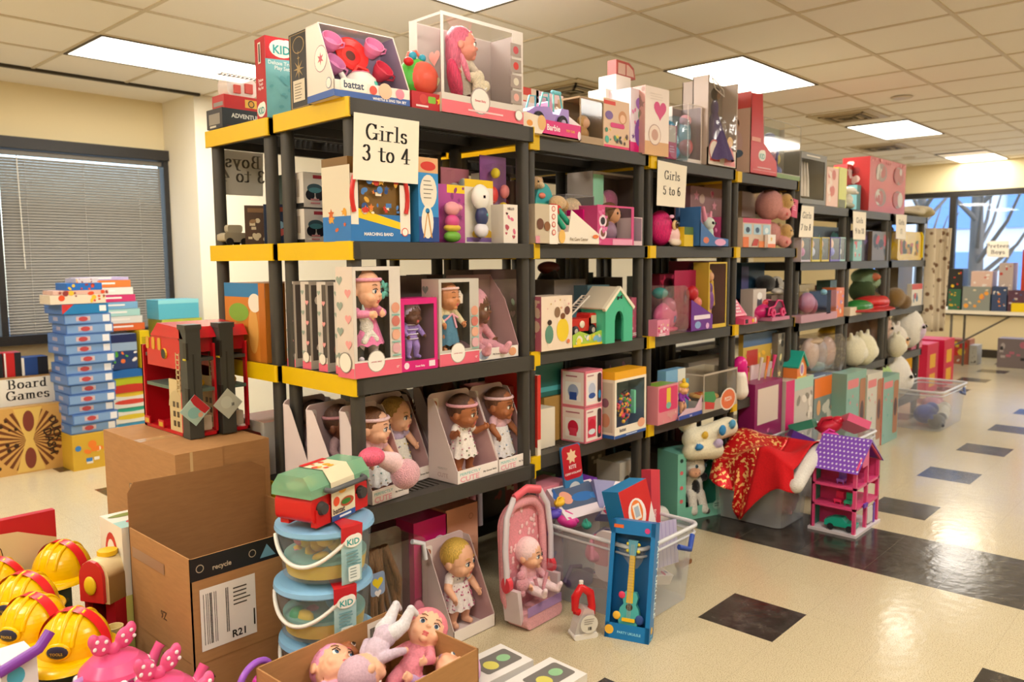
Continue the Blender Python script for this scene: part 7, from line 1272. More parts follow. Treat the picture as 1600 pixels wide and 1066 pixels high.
def helmet(x, y, z, rz, lab, badge=True, tilt=0):
    t = thing('toy_hard_hat', lab, 'toy helmet', (x, y, z), rot=(tilt, 0, rz)); t.scale = (.85,)*3; ye = P('#e9b800', .22)
    q = MB(); q.lathe([(.11*math.cos(PI*i/28)**.85, .128*math.sin(PI*i/28)) for i in range(15)], (0, 0, 0), ye, 40); q.lathe([(.104, .012), (.128, .004), (.13, .0), (.126, -.003), (.104, .0)], (0, 0, 0), ye, 36)
    q.add([(.128*math.sin(a)*r, -.126*math.cos(a)*(r+.0)-(.045 if r > 1 else 0)*max(0, math.cos(a*1.1)), (.003 if r == 1 else -.006)+dz) for dz in (0, -.004) for r in (1, 1.04) for a in [-1.2+2.4*i/16 for i in range(17)]], [(i, i+1, 17+i+1, 17+i) for i in range(16)]+[(34+i, 34+i+1, 51+i+1, 51+i) for i in range(16)]+[(17+i, 17+i+1, 51+i+1, 51+i) for i in range(16)], ye, True)
    for s_ in (-1, 0, 1): q.tube([(s_*.035*math.cos(a*.2), -.098*math.sin(a), .02+.107*math.cos(a)+(.004 if s_ == 0 else -.004)) for a in [-1.25+2.5*i/14 for i in range(15)]], .009, ye)
    q.build('shell', t)
    if badge: q = MB(); q.ell((0, -.108, .045), (.04, .012, .028), ye); q.ell((0, -.113, .045), (.034, .009, .022), P('#2c2a40')); F = Face(q, (-.03, -.1225, .035), (1, 0, 0), (0, 0, 1), .06, .02); F.text('TOOLS', .5, .2, .012, P('#c8a040'), 'c'); q.build('badge', t)
    q = MB(); n = 20; vs = [(s_*.019, -.118*math.cos(a)*1.0+.0, .012+.125*math.sin(a)) for s_ in (-1, 1) for a in [PI*i/n for i in range(n+1)]]; vs = [(x_+.0, y_, z_) for x_, y_, z_ in vs]; q.T = Matrix.Rotation(PI/2.3, 4, 'Z'); q.add(vs, [(i, i+1, n+1+i+1, n+1+i) for i in range(n)], P('#d81f28', .3), True)
    q.add([(-.019, -.118, .012), (.019, -.118, .012), (.019, -.122, -.1), (-.019, -.122, -.1)], [(0, 1, 2, 3)], P('#d81f28', .3)); q.build('red_strap', t)
for a in ((-.765, .27, .31, -.75, 'nearest yellow toy hard hat, with dark badge and brim towards the camera', True), (-.81, .465, .31, -.95, 'second nearest yellow toy hard hat with a long red strap hanging down', True), (-.775, .665, .31, -.8, 'middle yellow toy hard hat between two others, badge at the left frame edge', True), (-.8, .875, .31, -.6, 'yellow toy hard hat cut by the left picture edge, behind the middle one', False), (-.6, .885, .31, -.9, 'rearmost yellow toy hard hat beside the toy mailbox', False)): helmet(*a[:5], badge=a[5])
def grn(F, L, R, T):
    for f in (F, L): f.confetti([P('#2f4a2c'), P('#c8c0a8'), P('#3a3a6a'), P('#6a5a30')], 26, .07, (.03, .05, .97, .95), 'cer', 5)
for k, (x, y) in enumerate(((-.79, .18), (-.83, .425), (-.74, .77))):
    q = MB(); q.box(-.13, .13, 0, .24, 0, .3, P('#3c4636')); grn(*faces(q, .26, .24, .3)); o = q.build('dark_green_toy_box'); o.location = (x, y, 0); tag(o, ('dark green printed box carrying the nearest yellow hard hat', 'dark green printed box under the middle yellow hard hats', 'dark green printed box under the rear yellow hard hat')[k], 'toy box')
def bowpot(x, y, z, rz, lab, n):
    t = thing('bow_teapot_toy', lab, 'toy teapot', (x, y, z), rz); pk = P('#e0588c', .25); q = MB(); q.lathe([(0, 0), (.06, 0), (.078, .03), (.085, .08), (.08, .1)], (0, 0, 0), P('#e9dde4', .2), 28); q.lathe([(.0862, .062), (.0855, .082), (.083, .09)], (0, 0, 0), P('#a8246c', .3), 28)
    for i in range(14): q.ell((.087*math.cos(i*.449), .087*math.sin(i*.449), .088), (.012, .012, .012), P('#f0e8ec'), n=8)
    for i in range(8): q.ell((.085*math.cos(i*.785), .085*math.sin(i*.785), .04), (.01, .01, .01), P('#f4eef2' if i % 2 else '#d8387c'), n=8)
    q.build('pot', t); q = MB(); q.lathe([(.088, .096), (.084, .108), (.06, .13), (.02, .142), (0, .143)], (0, 0, 0), pk, 28); q.build('lid', t)
    q = MB(); q.tube([(.07, 0, .05), (.1, 0, .07), (.12, 0, .105), (.13, 0, .115)], [.02, .016, .013, .015], pk); q.build('spout', t); q = MB(); q.tube([(-.08, 0, .1), (-.115, 0, .095), (-.125, 0, .06), (-.1, 0, .03), (-.075, 0, .03)], .011, P('#b07ac0', .3)); q.build('handle', t)
    b_ = blob('bow', [('e', (-.032, 0, .172), (.026, .013, .03), pk, (0, -.5, 0)), ('e', (.032, 0, .172), (.026, .013, .03), pk, (0, .5, 0)), ('e', (-.05, 0, .19), (.014, .012, .02), pk), ('e', (.05, 0, .19), (.014, .012, .02), pk), ('e', (0, 0, .15), (.016, .014, .018), pk)], t, vox=.003)
    q = MB()
    for s_ in (-1, 1):
        for dx, dz in ((.03, .165), (.045, .19), (.022, .183), (.052, .172)): q.ell((s_*dx, -.0115, dz), (.0055, .003, .0055), P('#f4ecf0'), n=8)
    q.build('polka_dots', b_)
bowpot(-.725, .105, .2, .1, 'rear left pink toy teapot with polka dot bow, beside the nearest helmet', 0); bowpot(-.69, -.09, .19, .15, 'middle pink toy teapot with polka dot bow', 1); bowpot(-.7, -.29, .19, .2, 'pink toy teapot with polka dot bow at the bottom edge, nearest the doll carton', 2)
for k, (x, y, h) in enumerate(((-.725, .105, .198), (-.69, -.09, .188), (-.7, -.29, .188))): q = MB(); q.box(-.06, .06, -.06, .06, 0, h, P('#d8a0b8')); o = q.build('pink_carton'); o.location = (x, y, 0); tag(o, ('pink carton under the rear left bow teapot', 'pink carton under the middle bow teapot', 'pink carton under the bow teapot at the bottom edge')[k], 'carton')
t = thing('purple_handled_toy', 'white and lilac toy pack with a violet handle at the lower left corner', 'toy', (-.93, .17, .0)); q = MB(); q.box(-.05, .03, -.05, .05, 0, .4, P('#d9d6de')); F = Face(q, (-.05, -.05, 0), (1, 0, 0), (0, 0, 1), .08, .4); F.ell(.4, .9, .25, .06, '#4aa8c8'); F.rect(0, .74, 1, .8, '#b0a8c8'); q.build('body', t); q = MB(); q.tube([(-.06, -.07, .39), (.03, -.07, .42), (.06, -.06, .45)], .014, P('#7a3aa0', .3)); q.build('violet_handle', t)
t = thing('purple_ring_toy', 'violet ring toy with magenta and white bits just left of the doll carton', 'toy', (-.47, -.17, .2), .3); q = MB(); q.tube([(.06*math.cos(a), .0, .06+.05*math.sin(a)) for a in [PI*i/14 for i in range(15)]], .009, P('#9a5ac8', .3)); q.build('ring', t); q = MB(); q.ell((.02, 0, .05), (.03, .02, .022), P('#c8289a', .3)); q.ell((-.0, -.01, .03), (.03, .02, .015), P('#f0e8ee')); q.ell((.05, .0, .07), (.012, .012, .018), P('#1e1a22')); q.build('bits', t); q = MB(); q.box(-.05, .05, -.03, .04, -.2, .018, P('#e6dfe4')); q.build('white_box', t)
# open doll carton in front
t = thing('open_doll_carton', 'low open cardboard box full of soft pink dolls at the bottom of the picture', 'cardboard box', (-.285, -.61, 0), .03); w, d, h = .44, .36, .345; a = w/2; q = MB(); q.box(-a, a, 0, .004, 0, h, KR); q.box(-a, a, d-.004, d, 0, h, KR); q.box(-a, -a+.004, 0, d, 0, h, KR); q.box(a-.004, a, 0, d, 0, h, KR); q.box(-a, a, 0, d, 0, .12, KR2)
F = Face(q, (-a, d-.0045, 0), (1, 0, 0), (0, 0, 1), w, h); F.rect(.8, .82, .97, .97, '#e8e0d4'); F.bars(.82, .84, .95, .92, P('#2a2622'), 16); F = Face(q, (-a-.0002, d, 0), (0, -1, 0), (0, 0, 1), d, h); F.rect(0, .2, 1, .21, '#8a6238'); q.build('carton', t)
def sd(lab, x, y, z, rot, kw, sk='l', s=.85):
    t = thing('soft_doll', lab, 'doll', (x, y, z), rot=rot); baby(t, sk, None, s=s, **kw); return t
sd('soft doll with pink eared hood lying face up at right in the doll carton', -.24, -.46, .2, (-1.0, 0, -1.2), dict(top='#e08a9a', legs='#e08a9a', hat='#e2808e'), s=.9); sd('soft doll lying upside down with pale grey and mint legs sticking up', -.12, -.37, .42, (2.2, 0, -1.4), dict(top='#c9b6c8', legs='#d5d2d8', hat='#c8a8b8', fing=False))
sd('brown-skinned soft doll with salmon hood half buried at the carton centre', -.34, -.4, .19, (-1.2, 0, -.5), dict(top='#d88a7c', legs='#e0a8a0', hat='#e09a90'), 'b'); sd('soft pink doll lying at the left of the doll carton', -.42, -.5, .2, (-1.3, 0, -.5), dict(top='#e5a9c4', legs='#e8b8cc', hat='#e59ac0'), s=1); sd('lilac soft doll nearest the front rim of the doll carton', -.3, -.56, .2, (-1.4, 0, -1.35), dict(top='#c8a8d0', legs='#d8b0d0', hat='#d8a8d4'), s=1)
q = MB(); q.lathe([(.0, -.02), (.024, -.016), (.024, .016), (0, .02)], (0, 0, 0), P('#7a2a9a', .3), 14); o = q.build('purple_pacifier'); o.location = (-.225, -.36, .29); tag(o, 'purple pacifier lying between the upside-down doll and the hooded doll', 'toy')
for k, (x, y, z, rz) in enumerate(((.06, -.49, .1, -.05), (.1, -.66, .1, -.02))):
    t = thing('white_toy_box', ('white flat toy box with green oval, behind its twin at the bottom edge', 'white flat toy box with clear window at the bottom edge, in front of its twin')[k], 'toy box', (x, y, 0), rz); q = MB(); q.box(-.14, .14, -.07, .07, 0, z+.1, P('#dad6d2')); _, _, _, T = faces(q, .28, .14, z+.1); T.o = Vector((-.14, -.07, z+.1)); T.ell(.25, .6, .14, .2, '#a8d0a0'); T.rect(.45, .2, .95, .8, '#6f6c68', .01); T.ell(.6, .45, .08, .18, '#c8c060'); T.ell(.8, .5, .08, .14, '#8ab88a'); T.ell(.12, .3, .06, .1, '#e8a8b8'); q.build('carton', t)
# ================================================================ floor in front of the bays, to the right
ZA5 = .001
t = thing('clear_doll_carry_box', 'clear handled box with very long brown doll hair, under the first bay', 'doll', (.2, .06, ZA5), -.02); w, d, h = .26, .15, .4; q = MB(); q.rbox(-w/2, w/2, d-.004, d, 0, h, .03, P('#9a8f8a')); q.box(-w/2, w/2, 0, d, 0, .004, P('#d8b0b8')); q.build('carton', t)
g = MB(); g.rbox(-w/2, w/2, 0, d-.005, 0, h, .04, FILM); g.build('clear_cover', t); q = MB(); q.tube([(w/2-.07, -.004, h-.01), (w/2-.02, -.004, h-.03), (w/2-.01, -.004, h-.09)], .009, P('#dcdce4')); q.build('handle', t)
q = MB(); rd = random.Random(4)
for i in range(34): x = rd.uniform(-.12, .05); q.tube([(x*.6-.02, .08, h-.03), (x, .05+rd.uniform(0, .05), h*.6), (x+rd.uniform(-.02, .03), .05+rd.uniform(-.01, .05), rd.uniform(.04, .1))], [.012, .013, .006], mat('#7a5436', kind='hair'), 6)
q.build('long_hair', t, kind='stuff'); q = MB(); q.ell((.11, .03, .08), (.035, .02, .07), P('#c86a88')); q.ell((.12, .01, .06), (.022, .008, .03), P('#e8a83a')); q.ell((-.02, .05, .05), (.06, .03, .03), P('#e0a090')); q.build('doll_parts', t)
q = MB(); q.heart = None; F = Face(q, (-.03, 0, -.04), (1, 0, 0), (0, 0, 1), .06, .08); F.rect(0, 0, 1, 1, '#8aa0c8', .012); F.heart(.5, .55, .4, P('#e8cc20')); F.heart(.5, .1, .25, P('#e6e0e4')); o = q.build('yellow_heart_tag'); o.location = (.1, .045, .29); tag(o, 'yellow heart tag hanging on the clear box of brown hair', 'tag')
t = thing('hot_pink_doll_box', 'hot pink box with a white cloud logo, between hair box and peach box', 'toy box', (.43, .15, ZA5)); q = MB(); w, d, h = .165, .14, .41; q.box(-w/2, w/2, 0, d, 0, h, P('#d01a78')); F, L, R, T = faces(q, w, d, h); F.ell(.45, .72, .2, .08, '#f0dce8'); F.ell(.75, .73, .2, .09, '#f0dce8'); F.text('adora', .6, .7, .03, P('#d01a78')); F.rect(0, 0, 1, .3, '#b01468'); L.rect(.2, .05, .8, .9, '#8a4a6a'); q.build('carton', t)
q = MB(); q.box(-.085, .085, 0, .12, 0, .42, P('#dfa184', .5)); F, L, R, T = faces(q, .17, .12, .42); F.ring(.78, .88, .07, '#b87a60', '#dfa184', .8); F.lines(.45, .85, .6, 3, P('#b08068')); o = q.build('peach_box'); o.location = (.592, .15, ZA5); tag(o, 'plain peach box with small ring print, right of the hot pink box', 'toy box')
pbox('dark_pink_flat_box', 'dark magenta box lying behind the hot pink box, just under the shelf', 'box', 620, 700, 800, .25, ZA5, .15, '#7a1f40', None, 900); pbox('dim_green_box', 'dim dark green bag at the back above the peach box', 'bag', 700, 745, 800, .32, ZA5, .1, '#2a3a2a', None, 900)
tray('blonde doll in white print dress in a tray standing on the floor', (712, 997), (770, 975), 0, 'l', '#d8b050', dict(top='#ece4e2', skirt=('#ebe2e2', .2, .12, .062, ['#c06a8a', '#d8a0b0']), turn=.35, arms='down', tilt=.1, shirt='short', pattern=['#c06a8a', '#9a8a9a']), h=.325, d=.17, s=1.0, loc=(.475, -.035, .0), rz=-.0, w=.21, text=False)
def carseat(loc, rz, lab, full=True):
    t = thing('doll_car_seat', lab, 'doll car seat', loc, rz); pk = CL('#e2919c'); T_ = Matrix.Rotation(-.04, 4, 'X') @ Matrix.Diagonal((1, .68, 1, 1))
    q = MB(); q.T = T_; q.prism(rrect(-.115, .115, .03, .45, .09, 7), .0, .03, pk, 'y', True); q.tube([(x*1.0, -.015, z) for x, z in rrect(-.115, .115, .03, .45, .09, 7)], .02, CL('#e6a0aa'), 8, True)
    q.build('padded_shell', t); q = MB(); q.T = T_; rd = random.Random(1)
    for i in range(60):
        x, z = rd.uniform(-.1, .1), rd.uniform(.08, .43); q.ell((x, -.0015, z), (.009, .002, .009), CL('#f0c4c8'), n=7)
    q.build('print', t)
    q = MB(); q.T = T_; q.tube([(-.13, -.05, .17), (-.135, -.05, .3), (-.12, -.05, .42), (-.075, -.05, .485)], .014, P('#d5cbd4', .3)); q.tube([(.13, -.05, .17), (.135, -.05, .3), (.12, -.05, .42), (.075, -.05, .485)], .014, P('#d5cbd4', .3)); q.tube([(-.075, -.05, .485), (0, -.05, .505), (.075, -.05, .485)], .017, P('#e0606c', .35)); q.build('carry_handle', t)
    if full:
        for s_ in (-1, 1): q = MB(); q.T = T_; q.lathe([(0, -.014), (.03, -.012), (.03, .01)], (s_*.13, -.05, .17), P('#d8404c', .3), 18, 'x'); q.build('handle_knob', t)
        q = MB(); q.T = T_; q.prism([(-.115, .02), (-.13, .15), (-.11, .15), (-.1, .04)], -.12, 0, P('#d9c8cc', .4), 'y'); q.prism([(.115, .02), (.13, .15), (.11, .15), (.1, .04)], -.12, 0, P('#d9c8cc', .4), 'y'); q.rbox(-.105, .105, -.15, -.01, .0, .05, .02, CL('#e9a9b2')); q.box(-.1, .1, -.155, -.15, .05, .085, P('#b08cc0')); q.build('base', t)
        F = None; q = MB(); q.T = T_; q.rbox(-.115, .115, -.155, -.02, .0, .2, .04, FILM); q.build('clear_wrap', t)
        b_ = baby(t, 'l', None, s=.84, top='#e9b3bf', legs='#efd8dc', hat='#f0d0d2', pose='sit', o=(.01, -.03, .035), rot=(-.1, 0, 0), turn=.35, tilt=.1, fing=True, arms='down')
        q = MB(); q.tube([(-.03, -.075, .18), (-.01, -.075, .13), (-.005, -.085, .1)], .007, CL('#dc9aa8')); q.tube([(.045, -.075, .18), (.025, -.075, .13), (.015, -.085, .1)], .007, CL('#dc9aa8')); q.build('harness', b_)
        q = MB(); q.ell((-.07, -.05, .16), (.03, .022, .028), FUR('#e09aa8')); q.ell((-.07, -.045, .19), (.02, .018, .02), FUR('#e09aa8')); q.ell((-.08, -.05, .13), (.015, .02, .02), FUR('#e09aa8')); q.build('pink_teddy', t)
    return t
carseat((.72, -.06, .0), .03, 'pink doll car seat with white and red handle and a baby doll'); carseat((.7, .3, .08), .15, 'second pink doll car seat, only its handle showing behind the first', False)
# ---- bins
def bin_(name, lab, x0, x1, y0, y1, h, a=.22, lid=False, hc='#2c4aa0'):
    t = thing(name, lab, 'storage bin', ((x0+x1)/2, (y0+y1)/2, 0)); w, d = (x1-x0)/2, (y1-y0)/2; q = MB(); m = mat('#dfe3ea', .25, kind='frost', a=a); e = 1.12
    b0 = rrect(-w, w, -d, d, .04, 5); n = len(b0); vs = [(x, y, .003) for x, y in b0]+[(x*e, y*e, h) for x, y in b0]; q.add(vs, [(i, (i+1) % n, n+(i+1) % n, n+i) for i in range(n)], m, True); q.add(vs, [tuple(range(n))], m)
    q.build('tub', t); q = MB(); q.tube([(x*(e+.025), y*(e+.02), h) for x, y in b0], .0085, mat('#e4e6ea', .3, kind='frost', a=.75), 8, True); q.tube([(x*(e+.01), y*(e+.008), h*.9) for x, y in b0], .005, mat('#e4e6ea', .3, kind='frost', a=.6), 6, True); q.build('rim', t)
    q = MB(); q.tube([(w*e*.35-.05, -d*e-.022, h*.86), (w*e*.35, -d*e-.04, h*.8), (w*e*.35+.05, -d*e-.022, h*.93)], .011, P(hc, .4)); q.build('latch', t); return t
bin_('clear_storage_bin', 'nearest clear storage bin overflowing with toys, blue latch, behind the ukulele box', .925, 1.29, -.445, -.03, .31, .3)
bin_('clear_storage_bin', 'second clear storage bin, under the red Santa fabric', 2.31, 2.62, -.37, .0, .31, .3, hc='#b8b8bc')
bin_('clear_storage_bin', 'third clear storage bin full of small doll boxes, behind the dollhouse', 2.95, 3.55, -.38, -.02, .31, .3, hc='#b8b8bc')
bin_('clear_storage_bin', 'farthest clear storage bin holding blue and white toys, beside the low bays', 5.3, 5.95, -.31, .03, .32, .25, hc='#4a5a8a')
def pile(pts, nm, cat, seed=1):
    for i, (x, y, z, s, c, lab, *k) in enumerate(pts):
        kd = k[0] if k else 'e'; q = MB(); rd = random.Random(seed+i); q.T = Matrix.Translation((x, y, z)) @ Euler((rd.uniform(-.5, .5), rd.uniform(-.4, .4), rd.uniform(-1, 1))).to_matrix().to_4x4()
        if kd == 'b': q.box(-s, s, -s*.7, s*.7, -s*.25, s*.25, P(c)); F, L, R, T = faces(q, 2*s, 1.4*s, .5*s); T.o = Vector((-s, -.7*s, .25*s)); T.rect(.12, .12, .88, .88, '#e0d4d8'); T.confetti([P('#c83a7a'), P('#5a4a9a'), P('#e8b83a')], 6, .1, seed=i)
        elif kd == 'p': 
            o = blob(nm, [('e', (x, y, z), (s, s*.8, s*.7), FUR(c)), ('e', (x+s*.8, y-s*.2, z+s*.3), (s*.55, s*.5, s*.5), FUR(c)), ('c', (x-s*.5, y-s*.4, z), s*.25, (x-s*.9, y-s*.8, z-s*.2), s*.2, FUR(c))], None, vox=.008); tag(o, lab, cat); continue
        else: q.ell((0, 0, 0), (s, s*.7, s*.55), P(c, .35)); q.ell((s*.6, 0, s*.3), (s*.5, s*.4, s*.3), P(c, .3)); q.tube([(-s, 0, 0), (-s*.4, 0, s*.8), (s*.3, 0, s*.7)], s*.14, P(c, .3))
        tag(q.build(nm), lab, cat)
pile([(.98, -.12, .08, .07, '#5a4a6a', 'dark violet toy at the left bottom of the nearest bin', 'e'), (1.1, -.2, .1, .09, '#c8b0a4', 'pale box deep in the nearest bin', 'b'), (1.0, -.32, .1, .07, '#d88aa0', 'pink toy low in the front corner of the nearest bin'), (1.15, -.35, .12, .08, '#e4dcd8', 'white box low at the right of the nearest bin', 'b'), (1.0, -.2, .22, .07, '#d8708c', 'pink rounded toy half way up the nearest bin'), (.98, -.06, .31, .045, '#d83a94', 'magenta toy with handle at the left rim of the nearest bin'), (.94, -.02, .34, .035, '#5a4ab8', 'blue-violet toy at the left rim of the nearest bin'), (.98, -.02, .38, .03, '#e8b82a', 'yellow toy horse on the left rim of the nearest bin'), (1.02, -.13, .3, .03, '#3aa890', 'small teal cup near the left rim of the nearest bin'), (1.16, -.15, .22, .08, '#a8a0b8', 'grey-lilac box in the middle of the nearest bin', 'b')], 'bin_toy', 'toy', 3)
def obox(name, lab, cat, loc, rot, w, d, h, base, fn, win=None):
    t = thing(name, lab, cat, loc, rot=rot); q = MB(); q.box(-w/2, w/2, 0, d, 0, h, P(base)); fn(*faces(q, w, d, h)); q.build('carton', t); return t
def babyb(F, L, R, T):
    F.rect(0, 0, 1, .3, '#e0d4dc'); F.rect(.06, .28, .94, .96, '#4a5a78', .01); F.ell(.25, .62, .13, .2, '#dc9a84'); F.ell(.6, .55, .25, .14, '#2a6ab0'); F.ell(.85, .5, .1, .1, '#3a78b8'); F.poly([(0, .7), (.12, 1), (.1, .4)], P('#2a5aa4'))
obox('boxed_blue_doll', 'box with a baby doll in blue tilted across the top of the nearest bin', 'doll', (1.08, -.1, .325), (-.9, .0, -.15), .25, .08, .16, '#d8ccd4', babyb)
obox('union_stripe_box', 'violet and white striped slanting box right of the blue doll box', 'toy box', (1.2, -.14, .3), (-.7, .2, -.4), .14, .07, .16, '#8a88b4', lambda F, L, R, T: (F.poly([(0, 0), (.3, 0), (1, .7), (1, 1), (.8, 1)], P('#e4dce4')), F.poly([(.1, .1), (.9, .95), (1, .9), (.2, 0)], P('#c83a6a'))))
def blurd(F, L, R, T):
    F.rect(0, 0, 1, 1, '#e4dcdc'); F.poly([(0, .0), (.5, 0), (1, .6), (1, 1), (0, 1)], P('#c8282c')); F.ell(.45, .52, .3, .26, '#ece6e8'); F.ell(.45, .55, .2, .2, '#e8803c'); F.rect(.33, .42, .57, .68, '#f0e8dc', .004); F.rect(.37, .46, .53, .64, '#a8b8c8'); F.confetti([P('#5a4ab0'), P('#c83a8a')], 5, .05, (.1, .05, .9, .3), 'c')
    L.rect(0, 0, 1, 1, '#1c84c0'); T.rect(0, 0, 1, 1, '#1c84c0')
obox('blue_red_game_box', 'leaning red, white and blue game box at the right end of the nearest bin', 'toy box', (1.13, -.34, .25), (-.18, -.15, -.1), .17, .09, .235, '#1c84c0', blurd)
obox('red_character_strip', 'red narrow box edge with white lettering behind the blue and red box', 'toy box', (1.27, -.3, .24), (-.15, .15, -.1), .06, .05, .26, '#c83a4a', lambda F, L, R, T: F.text('KIDS', .5, .3, .02, P('#f0dcdc'), 'c', rot=1.5))
def kite(F, L, R, T): F.rect(0, .45, 1, 1, '#b8182a', .02); F.star(.5, .82, .3, P('#e8c8a0'), 7, .6); F.text('KITE', .5, .62, .022, P('#f4e0e0'), 'c'); F.text('CERF-VOLANT', .5, .53, .012, P('#f4e0e0'), 'c', w=.9); F.ell(.5, .28, .32, .12, '#c8ccd0'); F.rect(0, 0, 1, .1, '#2a6ab0')
obox('kite_card', 'tall red card reading KITE sticking up from the nearest bin', 'toy', (1.12, .0, .33), (-.1, -.05, -.1), .11, .012, .26, '#3a7ab0', kite)
t = thing('purple_lid_box', 'shiny purple lidded toy tray lying at the back of the nearest bin', 'toy', (1.2, .06, .352), -.1); q = MB(); q.rbox(-.13, .13, 0, .12, .02, .05, .01, P('#7a3ab0', .25)); q.ell((-.03, .06, .05), (.08, .04, .012), P('#9a5ac8', .2)); q.box(-.14, .14, -.01, .13, 0, .022, P('#e6dce4')); q.build('tray', t); q = MB(); q.box(-.07, -.055, -.014, 0, .0, .05, P('#e0508c')); q.box(.06, .075, -.014, 0, .0, .05, P('#e0508c')); q.build('clasp', t)
q = MB(); q.box(-.11, .11, -.1, .1, 0, .35, P('#b8b0b4')); o = q.build('grey_support_box'); o.location = (1.2, .12, 0); tag(o, 'grey box standing behind the nearest bin under the purple lid', 'box')
t = thing('clear_blister_car', 'white blister card with pink and mint pieces pressed inside the near wall of the bin', 'toy pack', (.965, -.32, .12), rot=(0, 0, -1.45)); q = MB(); q.rbox(-.1, .1, 0, .015, 0, .2, .04, P('#dcd0cc')); F = Face(q, (-.1, 0, 0), (1, 0, 0), (0, 0, 1), .2, .2); F.rect(.0, .3, .3, .8, '#d88a90', .01); F.ell(.6, .3, .24, .2, '#b8cabc'); F.ell(.6, .55, .2, .12, '#c8a89a'); F.heart(.85, .7, .1, P('#e09aa8')); q.build('card', t)
q = MB(); q.box(-.12, .12, 0, .012, 0, .17, P('#b8b0d0')); F, L, R, T = faces(q, .24, .012, .17)
for i in range(9): F.b.add([F.pt(.0+.0267*i, .0), F.pt(.0267*i+.004, .0), F.pt(.0267*i+.004, .17), F.pt(.0267*i, .17)], [(0, 1, 2, 3)], P('#9a90c0'))
o = q.build('lilac_grid_card'); o.location = (1.12, -.42, .17); o.rotation_euler = (-.15, .1, -.05); tag(o, 'lilac grid-patterned card against the front wall of the nearest bin', 'toy pack')
# ukulele box
t = thing('ukulele_box', 'tall blue box reading PARTY UKULELE leaning on the nearest bin', 'toy ukulele', (.812, -.47, 0), rot=(-.22, 0, -1.24)); w, d, h = .165, .06, .425; q = MB(); bu = P('#1874b4', .35)
q.box(-w/2, w/2, d-.004, d, 0, h, bu); q.box(-w/2, -w/2+.004, 0, d, 0, h, bu); q.box(w/2-.004, w/2, 0, d, 0, h, bu); q.box(-w/2, w/2, 0, d, h-.004, h, bu); q.box(-w/2, w/2, 0, d, 0, .004, bu); q.box(-w/2, -w/2+.016, -.001, .001, 0, h, bu); q.box(w/2-.016, w/2, -.001, .001, 0, h, bu); q.box(-w/2, w/2, -.001, .001, 0, .055, bu); q.box(-w/2, w/2, -.001, .001, h-.05, h, bu); q.box(-w/2+.004, w/2-.004, d-.006, d-.004, 0, h, P('#0f5c94'))
F = Face(q, (-w/2, -.0012, 0), (1, 0, 0), (0, 0, 1), w, h); _, L, R, T = faces(q, w, d, h); F.ell(.1, .07, .1, None, '#e8b43a'); F.text('PARTY UKULELE', .55, .05, .012, P('#8ad0e8'), 'c'); F.rect(.06, .93, .28, .96, '#d8642c'); F.ell(.82, .93, .06, None, '#c83a7c'); R.text('PARTY UKULELE', .72, .52, .038, P('#d8ecf4'), 'c', rot=-PI/2, w=None); R.ell(.5, .1, .22, None, '#e8b43a'); R.lines(.2, .8, .05, 2, P('#5ab0d8')); q.build('carton', t)
q = MB(); q.prism([(-.035+.0, .05), (.03, .05), (.042, .075), (.034, .11), (.024, .125), (.03, .15), (.022, .17), (-.018, .17), (-.028, .15), (-.022, .125), (-.034, .11), (-.042, .075)], .012, .035, P('#4aa8a8', .3), 'y'); q.lathe([(0, 0), (.013, 0)], (0, .0115, .115), P('#3a3020'), 18, 'y'); q.rbox(-.024, .024, .006, .012, .064, .076, .003, P('#e8b820')); q.ell((-.03, .012, .155), (.013, .004, .013), P('#d03a5c')); q.ell((-.045, .012, .08), (.015, .004, .015), P('#e8b43a')); q.ell((.04, .012, .075), (.016, .004, .018), P('#2a4a8a')); q.build('ukulele_body', t)
q = MB(); q.prism([(-.012, .13), (.012, .13), (.009, .3), (-.009, .3)], .01, .022, P('#ddb51c', .3), 'y')
for i in range(12): q.box(-.011, .011, .0092, .0102, .17+.0105*i, .1712+.0105*i, P('#a88810'))
for i in range(4): q.box(-.0065+.004*i, -.0058+.004*i, .0085, .0092, .07, .34, P('#c8c4b8'))
q.build('neck', t); q = MB(); q.prism([(-.012, .3), (.012, .3), (.018, .355), (-.018, .355)], .01, .024, P('#5a9ab0', .3), 'y')
for s_ in (-1, 1):
    for z in (.315, .34): q.ell((s_*.02, .016, z), (.007, .005, .006), P('#d8c83a'))
q.build('headstock', t)
# white and red toy hand vacuum-like spray
t = thing('toy_iron', 'white and red toy steam iron with round paper tag standing on the floor', 'toy', (.735, -.33, 0), -.5); q = MB(); q.rbox(-.045, .05, -.03, .03, 0, .02, .009, P('#eae6e2', .3)); q.prism([(-.04, .02), (.045, .02), (.035, .1), (.0, .115), (-.03, .06)], -.025, .025, mat('#f0ecea', .15, kind='frost', a=.55), 'y'); q.build('base', t)
q = MB(); q.tube([(-.03, 0, .1), (-.028, 0, .15), (-.005, 0, .185), (.03, 0, .16), (.038, 0, .11), (.03, 0, .085)], [.012, .016, .018, .016, .014, .02], P('#cb1f24', .25), 12); q.tube([(-.03, 0, .1), (.0, 0, .085), (.03, 0, .085)], .013, P('#cb1f24', .25)); q.build('red_handle', t); q = MB(); q.lathe([(0, 0), (.008, 0), (.008, .012), (0, .014)], (-.005, 0, .198), P('#e8e4e0'), 12); q.build('nozzle', t)
q = MB(); q.lathe([(0, 0), (.034, 0), (.034, .001)], (0, 0, 0), P('#dad6ce'), 24, 'y'); F = Face(q, (-.034, 0, -.034), (1, 0, 0), (0, 0, 1), .068, .068); F.k = 3; F.bars(.4, .18, .66, .36, P('#2a2622'), 10); F.lines(.2, .8, .75, 3, P('#9a948c'), .003, .008); o = q.build('round_paper_tag', t); o.location = (.012, -.036, .058)
